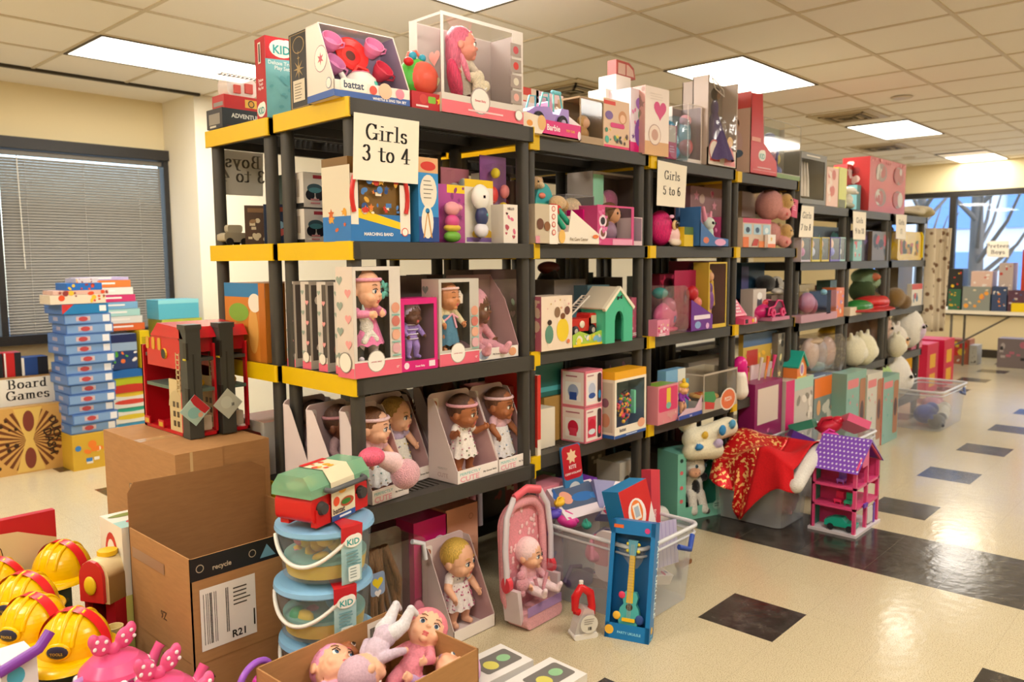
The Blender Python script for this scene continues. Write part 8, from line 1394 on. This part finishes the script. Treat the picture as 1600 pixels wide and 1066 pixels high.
q = MB(); q.rbox(-.03, .07, -.012, .012, .0, .02, .008, P('#7a4a24')); q.box(-.02, -.012, -.008, .008, -.05, .0, P('#5a3a1c')); o = q.build('wooden_toy_peg'); o.location = (1.42, -.33, .06); tag(o, 'brown wooden toy piece poking out right of the nearest bin', 'toy')
# cow
t = thing('boxed_plush_cow', 'mint open box with a white and black plush cow', 'plush toy', (2.215, .03, 0), -.35); q, F, L, R, T, fin = shell(t, .31, .17, .36, '#7fc8b4', '#3f9c86', (.055, .05, .07, .03), pane=False); 
for c in (.9, .72, .5, .3): F.ell(.08, c, .035, .03, '#d86a70' if c < .8 else '#22403c'); F.ell(.93, c, .03, .03, '#d86a70' if c < .8 else '#22403c')
F.ell(.86, .16, .1, .07, '#a9d8cc'); F.lines(.8, .92, .17, 2, P('#5a8a80')); T.rect(.3, .2, .7, .8, '#a8d8c8'); fin(); wf, bf, tf = FUR('#eeeae2'), FUR('#1c1919'), FUR('#dfa684')
blob('cow_body', [('e', (.01, .08, .12), (.055, .05, .075), wf), ('e', (-.0, .05, .225), (.055, .045, .05), wf), ('e', (-.028, .012, .208), (.03, .024, .022), tf), ('c', (.05, .06, .24), .016, (.088, .06, .255), .013, bf), ('c', (-.045, .06, .25), .014, (-.075, .06, .262), .012, bf), ('c', (.01, .055, .265), .01, (.012, .05, .295), .008, tf), ('c', (-.018, .055, .268), .01, (-.02, .05, .298), .008, tf), ('c', (.03, .04, .1), .022, (.035, .02, .03), .02, wf), ('c', (-.02, .04, .1), .022, (-.025, .02, .03), .02, wf), ('e', (.0, .035, .135), (.02, .016, .03), bf), ('e', (.06, .05, .17), (.018, .016, .02), bf), ('e', (-.055, .07, .12), (.014, .02, .03), bf), ('e', (.05, .015, .022), (.016, .014, .014), bf)], t, vox=.0045)
q = MB()
for x in (-.022, .03): q.ell((x, .004 if x > 0 else .006, .238), (.0065, .005, .009), P('#3a5a6a', .1)); q.ell((x, -.001, .239), (.0032, .002, .005), P('#0a0a0a', .1))
q.ell((-.04, -.012, .212), (.003, .002, .003), P('#9a5a48')); q.ell((-.022, -.013, .212), (.003, .002, .003), P('#9a5a48')); q.build('face', t); q = MB(); q.ell((.088, .052, .254), (.014, .004, .008), P('#e0a090')); q.build('inner_ear', t)
for o in kids(t):
    if o.name.split('.')[0] in ('cow_body', 'face', 'inner_ear'): o.scale = (1.18,)*3; o.location = (-.01, -.015, .004)
# red santa cloth over the second bin
gl_ = mat('#c4121c', kind='glit'); q = MB(); nx, ny = 36, 26; vs = []
for j in range(ny+1):
    v = j/ny; y = .0-.43*v; drop = .1+.26*math.exp(-((v-.5)/.24)**2)
    for i in range(nx+1):
        u = i/nx; s1 = min(u/.5, 1); s2 = max(0, u-.5)/.5; top = .37+.05*math.sin(v*6+1)*math.sin(s1*5)+.03*(1-s1)
        vs.append((2.66-.4*s1-.05*s2-.022*s2*math.sin(v*24), y-.05*s2*math.sin(v*9)-.02*s1, top-drop*s2-.012*math.sin(v*15)*s2))
for a, b_, m_ in ((0, 15, gl_), (15, ny, CL('#c8101a'))): q.add(vs, [(j*(nx+1)+i, j*(nx+1)+i+1, (j+1)*(nx+1)+i+1, (j+1)*(nx+1)+i) for j in range(a, b_) for i in range(nx)], m_, True)
o = q.build('santa_cloth'); md = o.modifiers.new('s', 'SOLIDIFY'); md.thickness = .006; tag(o, 'red gold-spangled Santa cloth draped over the second bin', 'cloth')
tr = blob('white_fur_trim', [('c', (2.66, -.42, .38), .035, (2.42, -.46, .34), .038, FUR('#ece8e2')), ('c', (2.42, -.46, .34), .038, (2.25, -.47, .26), .036, FUR('#ece8e2'))], o, vox=.008)
plush('star_print_plush', 'cream plush blanket bundle with blue and yellow print beside the Santa cloth', 'plush toy', (2.28, .0, .37), 0, [('c', (-.12, .06, .06), .05, (.16, .0, .09), .055, CL('#e6dfc6')), ('c', (-.14, .05, .0), .045, (-.02, -.02, .0), .05, CL('#e2dabd')), ('e', (-.1, .1, .14), (.06, .05, .05), FUR('#efe8d4')), ('e', (.02, -.045, .1), (.03, .015, .03), CL('#3a86c0')), ('e', (-.08, -.0, .085), (.025, .012, .02), CL('#d8b040')), ('e', (-.03, -.05, .04), (.035, .02, .025), CL('#b8a8c8')), ('e', (.12, -.05, .12), (.025, .015, .025), CL('#5aa0c8')), ('e', (-.14, .0, .03), (.03, .015, .015), CL('#3a86c0'))], vox=.006)
pile([(2.42, -.2, .1, .1, '#8a8f8a', 'grey soft toy dimly visible inside the second bin', 'p'), (2.5, -.3, .08, .08, '#c88a98', 'dusky pink soft toy low inside the second bin', 'p'), (2.4, -.05, .2, .1, '#6f7a74', 'grey-green soft toy high inside the second bin', 'p')], 'soft_toy', 'plush toy', 9)
# dollhouse
t = thing('toy_dollhouse', 'pink three-storey toy dollhouse with purple lattice roof on the floor', 'dollhouse', (2.44, -.69, 0)); W_, D_, fz = .33, .22, (.012, .13, .235); pk = P('#dc4a80', .3); h1 = .335
q = MB(); q.box(-.01, W_+.01, -.01, D_+.01, 0, .014, P('#d8d0d8')); q.build('base', t)
q = MB()
for x, y in ((0, 0), (0, D_-.016), (.15, 0), (W_-.016, 0), (W_-.016, D_-.016)): q.box(x, x+.016, y, y+.016, .014, h1, pk)
for z in fz[1:]: q.box(0, W_, 0, D_, z, z+.012, pk)
q.box(0, W_, D_-.006, D_-.001, .014, h1, P('#2a8f7c')); q.box(.1, .104, .05, D_, .014, h1, P('#c83a70')); q.box(W_-.005, W_, 0, D_, .2, h1, pk); q.prism([(W_*.25, h1), (W_/2, h1), (W_/2, h1+.112), (W_*.25, h1+.055)], 0, .006, pk, 'y'); q.tube([(0, 0, h1), (W_/2, 0, h1+.115), (W_, 0, h1)], .008, pk, 6); q.build('frame', t)
q = MB(); lv = P('#7d4ab8', .35); q.prism([(-.02, h1-.012), (W_/2, h1+.13), (W_+.02, h1-.012), (W_/2, h1+.117)], -.012, D_+.012, lv, 'y')
for i in range(12):
    for j in range(8):
        f = (j+.5)/8; x = -.02+f*(W_/2+.02); z = h1-.012+f*.142+.0015; y = -.005+.02*i+(.01 if j % 2 else 0); q.add([(x-.006, y, z-.005), (x, y-.006, z), (x+.006, y, z+.005), (x, y+.006, z)], [(0, 1, 2, 3)], P('#d8cce8'))
q.build('roof', t); q = MB(); q.box(.17, .24, -.001, .004, .03, .11, P('#d8d4da')); q.box(.255, .275, -.002, .002, .016, .12, P('#6a3ab0')); q.box(.09, .14, -.012, -.004, .13, .15, P('#6a3ab0')); q.build('door', t)
t2 = thing('toy_car', 'small teal toy car parked in the ground floor of the dollhouse', 'toy car', (2.48, -.61, .0155), .1+PI/2); q = MB(); q.prism([(-.075, .02), (-.075, .04), (-.03, .045), (-.01, .065), (.04, .062), (.075, .045), (.075, .02)], -.03, .03, P('#1f9f88', .3), 'y'); q.build('car_body', t2)
for x in (-.045, .045):
    for y in (-.034, .03): q = MB(); q.lathe([(0, 0), (.016, 0), (.016, .006), (0, .006)], (x, y, .017), P('#26242a'), 14, 'y'); q.build('wheel', t2)
for k, (x, y, z, c, lb) in enumerate(((.05, .1, .143, '#d8285a', 'tiny red armchair on the middle floor of the dollhouse'), (.05, .05, .143, '#2aa078', 'tiny green chair on the middle floor of the dollhouse'), (.05, .09, .248, '#8a5ac0', 'tiny purple bed on the top floor of the dollhouse'))):
    q = MB(); q.box(-.02, .02, -.018, .018, .012, .026, P(c)); q.box(.012, .02, -.018, .018, .026, .06, P(c)); 
    for a in (-.018, .014):
        for b_ in (-.016, .012): q.box(a, a+.004, b_, b_+.004, 0, .012, P(c))
    o = q.build('doll_furniture'); o.location = (2.44+x, -.69+y, z); tag(o, lb, 'toy furniture')
# boxes standing behind bins 2 and 3
def fb_(lab, xl, xr, yt, y, d, c, fn, pb=690, nm='toy_box', side=None): return pbox(nm, lab, 'toy box', xl, xr, yt, y, 0, d, c, fn, pb, side=side)
fb_('magenta doll box with a big blank white label, behind the Santa cloth', 1178, 1220, 597, .02, .1, '#8f1f5c', lambda F, L, R, T: (F.rect(.1, .62, .85, .95, '#dccabc'), F.ell(.5, .4, .28, .12, '#5a3048'), F.ell(.5, .38, .17, .1, '#b08070'), F.confetti([P('#d86a9c')], 12, .05, (.02, .05, .98, .6), 'h')))
pbox('white_pink_play_box', 'white and pink printed box leaning above the magenta doll box', 'toy box', 1172, 1232, 566, .12, ZA5, .06, '#e0ccd4', lambda F, L, R, T: F.confetti([P('#d84a8c'), P('#8a6ac0'), P('#e89ab8'), P('#e8b080')], 18, .07, (.03, .1, .97, .85), 'ceh', 6), 640)
fb_('bright pink edged box with silver doll shoes under a mint flap', 1226, 1268, 592, -.0, .12, '#c9c0b2', lambda F, L, R, T: (F.rect(0, 0, .3, 1, '#d8146c'), F.rect(.3, .88, 1, 1, '#a8ccb8'), F.confetti([P('#a8896a'), P('#e8e0d4'), P('#8a8478')], 16, .08, (.34, .1, .98, .85), 'e', 2)))
fb_('orange-framed box with pale window, right of the pink edged box', 1270, 1312, 588, .0, .1, '#7a8a88', lambda F, L, R, T: (F.rect(0, .78, 1, 1, '#e8782a'), F.rect(.85, 0, 1, 1, '#e8782a'), F.ell(.4, .3, .25, .1, '#e0a090'), F.ell(.4, .18, .25, .07, '#d8d4d4'), F.confetti([P('#d8a070'), P('#c8c8c0')], 6, .1, (.05, .45, .8, .75), 'e')))
def mintd(F, L, R, T): F.rect(.05, .82, .6, .92, '#d8787c', .01); F.confetti([P('#5a9a90'), P('#d8787c')], 6, .05, (.05, .1, .6, .8), 's'); F.rect(.66, .1, .96, .9, '#a8704a', .02); F.ell(.8, .5, .1, .14, '#4a2c22')
for k, (a, b_, yt, lb) in enumerate(((1320, 1350, 582, 'left mint doll box with pink name plate'), (1352, 1375, 584, 'middle pale doll box with arched orange window'), (1377, 1401, 588, 'right mint doll box with salmon side, nearest the far bin'))):
    fb_(lb, a, b_, yt, -.1-.01*k, .1, ('#7fa89a', '#c8c4b8', '#7fa89a')[k], mintd, nm='mint_doll_box', side='#cf7468' if k == 2 else None)
pile([(3.05, -.15, .32, .09, '#5a2a90', 'violet box on the heap in the third bin', 'b'), (3.2, -.1, .36, .1, '#2a7a60', 'green box lying on the heap in the third bin', 'b'), (3.35, -.2, .35, .08, '#c81f3a', 'red toy on top of the third bin heap'), (3.45, -.3, .36, .1, '#e0608a', 'pink box tilted at the right of the third bin heap', 'b'), (3.1, -.3, .34, .05, '#d8309a', 'magenta toy at the left front of the third bin heap'), (3.2, -.25, .15, .14, '#b8a8b0', 'pale box deep inside the third bin', 'b'), (3.02, -.32, .2, .1, '#8a1f70', 'plum box pressed against the front of the third bin', 'b')], 'bin_toy', 'toy', 20)
pile([(5.5, -.15, .1, .11, '#2a4aa8', 'blue soft toy inside the farthest bin', 'p'), (5.7, -.2, .09, .1, '#e8e6e0', 'white soft toy inside the farthest bin', 'p'), (5.85, -.1, .12, .1, '#c88aa4', 'pink soft toy inside the farthest bin', 'p'), (5.45, -.25, .06, .08, '#3a3a48', 'dark soft toy at the bottom left of the farthest bin', 'p')], 'soft_toy', 'plush toy', 30)
sq_plush('tall white round plush standing in the farthest bin', 5.42, .1, .2, '#efeae2', '#f4f0ea', 1.9); sq_plush('light green round plush behind the tall white one', 5.2, .12, .26, '#b8d88a', '#c8e09a', 1.3)
for k, (a, b_) in enumerate(((1447, 1472), (1473, 1498))):
    cx, w, h = span(a, b_, 543, .1, 0, 600); c0 = at(a, 600, 'y', .3).x; q = MB(); q.box(-.19, .19, 0, .3, 0, .5, P('#c21440')); F, L, R, T = faces(q, .38, .3, .5); F.rect(.25, .5, .75, .78, '#d8a020'); F.rect(.25, .12, .75, .38, '#d8a020'); L.rect(.25, .5, .75, .78, '#d8a020'); o = q.build('red_toy_crate'); o.location = (at(a, 600, 'y', .3).x+.19, .3, 0); tag(o, ('left red toy crate with yellow squares beyond the low bays', 'right red toy crate with yellow squares beyond the low bays')[k], 'toy crate')
# lower shelf fillers under the second and third bays
q = None
for (lb, xl, xr, yt, dy, c, cols, nm) in (('green and black box under the second bay, left', 843, 868, 745, .12, '#5a8a3a', ('#26282a', '#8ab84a'), 'toy_box'), ('black and violet printed box under the second bay', 870, 905, 742, .14, '#2a2430', ('#6a3a8a', '#c8b0c8'), 'toy_box'), ('pink backed box with yellow horse print at the second bay left post', 842, 888, 758, -.0, '#e08a9c', ('#e8b82a', '#7a5ab8', '#5aa8c8'), 'toy_box'), ('dark box with grey panel under the third bay', 1030, 1078, 702, .2, '#4a4442', ('#7a7472', '#c8c0b8'), 'toy_box'), ('maroon dim box under the third bay, right', 1080, 1140, 690, .22, '#3c1c22', ('#6a3038',), 'toy_box'), ('white box low at the right end of the second bay', 968, 1010, 718, .1, '#c8c0b4', ('#4a4442',), 'toy_box')):
    pbox(nm, lb, 'toy box', xl, xr, yt, YF+dy, ZA5, .14, c, lambda F, L, R, T: F.confetti([P(x) for x in cols], 12, .1, (.05, .08, .95, .92), 'ceh', 3), 800)
q = MB(); q.tube([(-.05, 0, .05), (.06, 0, .05)], .045, P('#d8d6d2', .25), 16); o = q.build('silver_roll'); o.location = (at(1028, 750, 'y', .12).x, .13, ZA5); tag(o, 'silver-white cylinder pack under the third bay', 'toy')
# ================================================================ rear bays seen through the front ones
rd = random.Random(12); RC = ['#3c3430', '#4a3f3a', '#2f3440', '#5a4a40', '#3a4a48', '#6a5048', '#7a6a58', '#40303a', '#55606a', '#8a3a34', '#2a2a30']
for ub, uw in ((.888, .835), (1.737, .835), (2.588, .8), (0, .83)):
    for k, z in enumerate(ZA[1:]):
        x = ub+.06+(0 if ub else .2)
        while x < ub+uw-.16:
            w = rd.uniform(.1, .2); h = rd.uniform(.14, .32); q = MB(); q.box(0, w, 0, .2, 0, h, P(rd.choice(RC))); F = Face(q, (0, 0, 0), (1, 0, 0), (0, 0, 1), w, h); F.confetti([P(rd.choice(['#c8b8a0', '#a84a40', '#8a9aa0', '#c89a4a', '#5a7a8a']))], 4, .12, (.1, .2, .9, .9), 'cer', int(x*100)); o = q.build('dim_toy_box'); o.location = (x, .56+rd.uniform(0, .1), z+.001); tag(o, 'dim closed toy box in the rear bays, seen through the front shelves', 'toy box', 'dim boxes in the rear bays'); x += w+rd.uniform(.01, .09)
for (lb, x, y, k, w, d, h, c, f) in (('orange box with green frog and giraffe print on the rear bay\'s third shelf', .02, .56, 2, .22, .3, .29, '#c87a2a', 0), ('white and red box on the rear bay\'s fourth shelf, behind the red fire station', .03, .62, 3, .2, .22, .2, '#d8d0c4', 1)):
    q = MB(); q.box(0, w, 0, d, 0, h, P(c)); F, L, R, T = faces(q, w, d, h, 0)
    if f == 0: L.rect(0, .82, 1, 1, '#2a7ab0'); L.ell(.35, .62, .25, .12, '#7aa83a'); L.ell(.7, .4, .12, .3, '#d8a050'); L.ell(.75, .75, .15, .12, '#e8e0d0'); L.rect(.85, 0, 1, 1, '#b86a24')
    else: L.rect(.1, .1, .9, .8, '#8a2a24', .01); L.ell(.5, .4, .2, .2, '#c8302c'); T.rect(0, 0, 1, 1, '#b05030')
    o = q.build('animal_print_box' if f == 0 else 'white_red_box'); o.location = (x, y, ZA[k]+.001); tag(o, lb, 'toy box')
# ================================================================ board games by the left window
def gbox(name, lab, x, y, z, w, d, h, c, fn=None, rz=0, group=None):
    q = MB(); q.box(-w/2, w/2, 0, d, 0, h, P(c)); fs = faces(q, w, d, h)
    if fn: fn(*fs)
    o = q.build(name); o.location = (x, y, z); o.rotation_euler.z = rz; return tag(o, lab, 'board game', group)
def blu(F, L, R, T): F.rect(.02, .1, .98, .9, '#7a9cc8'); F.rect(.25, .3, .55, .75, '#c8b0b4'); F.rect(.82, .15, .97, .85, '#e4e4e8'); F.ell(.4, .5, .1, .25, '#b84a4c'); L.rect(.02, .1, .98, .9, '#5f82bc'); L.rect(.3, .3, .6, .7, '#a8a4bc')
for i in range(13):
    if i == 12: c_, lb = '#1f68a0', 'teal-blue game box with red corner, topmost of the tall blue stack'
    else: lb = 'blue game box in the tall left stack, one of twelve alike'
    gbox('board_game', lb, .47+.012*math.sin(i*2), 3.6+.01*math.cos(i*3), .24+.0665*i, .29, .3, .064, '#4f74b0', blu if i < 12 else lambda F, L, R, T: (F.rect(0, 0, 1, 1, '#2a7ab0'), F.poly([(0, 0), (.25, 1), (0, 1)], P('#c83a3a')), F.rect(.8, .2, .95, .8, '#e8e8e4')), .04*math.sin(i*1.7), 'blue games of the tall stack' if i < 12 else None)
gbox('board_game', 'yellow children\'s game box at the foot of the tall blue stack', .47, 3.58, 0, .3, .32, .238, '#c8a032', lambda F, L, R, T: F.confetti([P('#3a78b8'), P('#e8e0d0'), P('#7a4a2a'), P('#e07a2a')], 18, .09, (.05, .1, .95, .9), 'cer', 2))
for i, (c, lb) in enumerate((('#e0d0b8', 'cream and red game with orange patches above the tall blue stack'), ('#d8b0a0', 'salmon-edged game above the cream one'), ('#2a6ab8', 'small blue boxed game near the top of the left stack'), ('#c8c0c8', 'little white pack at the very top of the left stack'))):
    gbox('board_game', lb, .42+.02*i, 3.6, 1.105+(0, .06, .088, .135)[i], (.34, .34, .22, .14)[i], .2, (.059, .027, .046, .03)[i], c, lambda F, L, R, T: F.confetti([P('#d8502c'), P('#e8b83a'), P('#8a3a3a')], 9, .05, seed=i+40))
cols = [('#e8e4d8', 'white'), ('#3a8ac8', 'sky blue and white'), ('#c8d03a', 'lime and white'), ('#e8e0cc', 'cream'), ('#d8483a', 'red-edged white'), ('#e8c83a', 'yellow-edged white'), ('#3aa8a0', 'aqua-edged white'), ('#e8e4dc', 'pale')]
for i in range(11):
    c = ('#e8c83a', '#3a9ab0', '#e8b83a', '#4a9ac8', '#e0c43a', '#3aa890', '#d8483a', '#e8c23a', '#c83a2c', '#b8c02a', '#2a6ab0')[i]; nm = ('lowest', 'second', 'third', 'fourth', 'fifth', 'sixth', 'seventh', 'eighth', 'ninth', 'lime tenth', 'blue topmost')[i]
    gbox('board_game', '%s game box of the white stack with curved bands, counted upwards' % nm, .82, 3.85+.005*(i % 2), .055*i, .3, .28, .052, '#e6e2d6' if i < 8 else c, lambda F, L, R, T: F.ell(.5, .8, .4, .35, c))
gbox('board_game', 'bright yellow game standing upright on the white stack', .93, 3.84, .61, .07, .2, .27, '#e3c320', lambda F, L, R, T: F.lines(.2, .8, .8, 6, P('#8a7a20')), .05); gbox('board_game', 'navy and green toy game box left of the upright yellow game', .78, 3.86, .61, .2, .2, .13, '#30406a', lambda F, L, R, T: F.confetti([P('#e8783a'), P('#5aa83a'), P('#e8e4dc')], 12, .08)); gbox('board_game', 'blue-grey game stacked above the navy and green one', .78, 3.86, .742, .2, .2, .12, '#9ab0c8', lambda F, L, R, T: F.rect(.0, .5, 1, 1, '#2a3058'))
for i, (c, lb) in enumerate((('#d8683a', 'orange'), ('#dcd8d0', 'white'), ('#a8d0c8', 'pale mint'), ('#7aa8c8', 'soft blue'), ('#c83a6a', 'magenta-edged'), ('#e0dcd0', 'cream'), ('#e07a3a', 'bright orange'), ('#b8a8cc', 'lilac thin'))):
    gbox('board_game', '%s game box in the upper right heap of games, under the blind' % lb, .8-.014*i, 3.9, .885+.052*i-(0 if i < 7 else .0), .32, .22, .05 if i < 7 else .02, c, lambda F, L, R, T: F.lines(.15, .75, .45, 1, P('#f0e8e0'), .012))
gbox('board_game', 'light teal boxed game behind the fire stations, near the column', 1.14, 3.72, .96, .3, .2, .14, '#5ab0c4', lambda F, L, R, T: F.rect(0, .8, 1, 1, '#8ad0d8')); gbox('board_game', 'yellow-green box under the light teal game', 1.16, 3.72, 0, .3, .24, .958, '#b0b848', lambda F, L, R, T: F.confetti([P('#2a8ac0'), P('#e8e0cc'), P('#e07a3a')], 26, .1, (.05, .05, .95, .98), 'cer'))
def sun(F, L, R, T):
    for i in range(28):
        a0, a1 = i*2*PI/28, (i+.5)*2*PI/28; F.poly([(.5, .5), (.5+.48*math.cos(a0), .5+.48*math.sin(a0)), (.5+.48*math.cos(a1), .5+.48*math.sin(a1))], P('#6a3a1c')); F.k -= 1
    F.k += 1; F.poly([(.3, .98), (.7, .98), (.55, .5), (.7, .02), (.3, .02), (.45, .5)], P('#d8b460')); F.ell(.5, .78, .08, .16, '#7a3a2c'); F.ell(.5, .22, .08, .16, '#7a3a2c'); F.confetti([P('#3a2414')], 9, .03, (.04, .1, .35, .9), 'c'); F.text('DUCK', .83, .6, .06, P('#2a2018'), 'c', rot=-1.35); F.text('DASH', .74, .42, .07, P('#2a2018'), 'c', rot=-1.35)
gbox('board_game', 'large tan sunburst game box leaning at the left floor, with dark slanted lettering', .13, 3.78, 0, .42, .07, .44, '#c89a54', sun)
q = MB(); q.box(-.24, .2, 0, .3, 0, .62, mat('#b08a58', kind='card')); F = Face(q, (-.24, 0, 0), (1, 0, 0), (0, 0, 1), .44, .62); F.rect(.0, .7, .8, .99, '#ece8de'); F.serif('Board', .42, .88, .062, P('#1a1612')); F.serif('Games', .42, .76, .062, P('#1a1612')); o = q.build('cardboard_box'); o.location = (.23, 3.9, 0); tag(o, 'cardboard box with a paper sign reading Board Games', 'cardboard box')
for k, (x, z, w, h, c, lb) in enumerate(((.0, .622, .1, .16, '#c82a2c', 'red and black game upright above the Board Games sign, left'), (.11, .622, .1, .16, '#c02628', 'red and black game upright above the Board Games sign, right'), (.24, .622, .16, .12, '#2a4a8a', 'dark blue game at the right above the Board Games sign'))): gbox('board_game', lb, x, 3.95, z, w, .12, h, c, lambda F, L, R, T: (F.rect(.6, 0, 1, 1, '#26262a'), F.rect(.0, 0, .1, 1, '#e8e4dc')))
gbox('board_game', 'teal game box at the left picture edge above the sunburst box', -.18, 3.9, 0, .2, .2, .6, '#3a9ab8'); gbox('board_game', 'stacked dark games at the left picture edge', -.18, 3.9, .602, .2, .2, .2, '#26303a', lambda F, L, R, T: F.ell(.5, .5, .2, .2, '#c8c0b0'))
# ================================================================ table by the right window
t = thing('folding_table', 'white folding table in front of the right window', 'table', (9.45, -.5, 0)); q = MB(); q.box(-.38, .38, -1.4, 1.4, .7, .74, P('#ece4d0', .4)); q.build('table_top', t)
for y in (-1.1, 1.1):
    q = MB(); q.tube([(-.3, y, .7), (-.3, y, .0)], .014, P('#6a655c')); q.tube([(.3, y, .7), (.3, y, .0)], .014, P('#6a655c')); q.tube([(-.3, y, .3), (.3, y, .3)], .01, P('#6a655c')); q.tube([(0, y, .3), (0, y*.45, .7)], .01, P('#6a655c')); q.build('leg', t)
def rt(lb, px0, px1, yt, z, c, cols, x=9.12, zz=None, d=.25):
    y0 = at(px0, 480, 'x', x).y; y1 = at(px1, 480, 'x', x).y; zt = at((px0+px1)/2, yt, 'x', x).z; q = MB(); w = abs(y0-y1); h = max(.03, zt-z); q.box(0, d, -w/2, w/2, 0, h, P(c)); F = Face(q, (0, w/2, 0), (0, -1, 0), (0, 0, 1), w, h); F.confetti([P(k) for k in cols], 10, .1, (.05, .08, .95, .92), 'cer', px0); o = q.build('toy_box'); o.location = (x, (y0+y1)/2, z); return tag(o, lb, 'toy box')
rt('green and yellow toy box at the left end of the far table', 1481, 1500, 452, .741, '#3a6a48', ('#d8b030', '#c8302c')); rt('black and yellow tool toy box on the far table', 1480, 1502, 420, .90, '#2a2824', ('#e8c020', '#c83a2c'), 9.14); rt('grey clear-fronted toy box on the far table', 1503, 1546, 448, .741, '#8a9088', ('#d8c8a8', '#e8a040', '#c87a6a')); rt('white box with red ring target print on the far table', 1515, 1548, 424, .935, '#d8b8a8', ('#c84a40', '#e8e0d8'), 9.14); rt('blue and orange stacked games on the far table', 1549, 1572, 448, .741, '#3a4a6a', ('#e08a3a', '#d8d4cc')); rt('red and white upright box beneath the window notice', 1558, 1580, 411, .93, '#b8a8a0', ('#b83a34', '#e8e0dc'), 9.14); rt('dark printed games at the right of the far table', 1574, 1600, 454, .741, '#5a3a4a', ('#e8c83a', '#c8b8c0', '#3a5a8a')); rt('orange-red tall box cut by the right picture edge', 1593, 1612, 390, .92, '#b83a24', ('#e8a03a', '#5a1a14'), 9.14); rt('yellow toy at the right front of the far table', 1580, 1606, 474, .741, '#e8c818', (), 9.08, d=.05)
rt('box of red and yellow vehicles on the floor under the far table, left', 1462, 1518, 530, 0, '#a8604a', ('#e8c83a', '#c8302c', '#d8d0c8'), 9.9); rt('clear box with dark rings on the floor under the far table, right', 1562, 1612, 530, 0, '#8a8088', ('#3a3a44', '#c8c0c8', '#c87a94'), 9.9); rt('small silver toy truck pack beside the vehicle box', 1517, 1530, 540, 0, '#b8b8b4', ('#4a4a4a',), 9.9)
sign('paper_sign', 'white paper notice reading Preteen Boys taped to the right window', (1542, 377), (1577, 376), (1576, 402), (1542, 402), X1+.026, [('Preteen', .5, .58, .1), ('Boys', .5, .2, .1)], .055, ax='x')
bpy.context.view_layer.update()
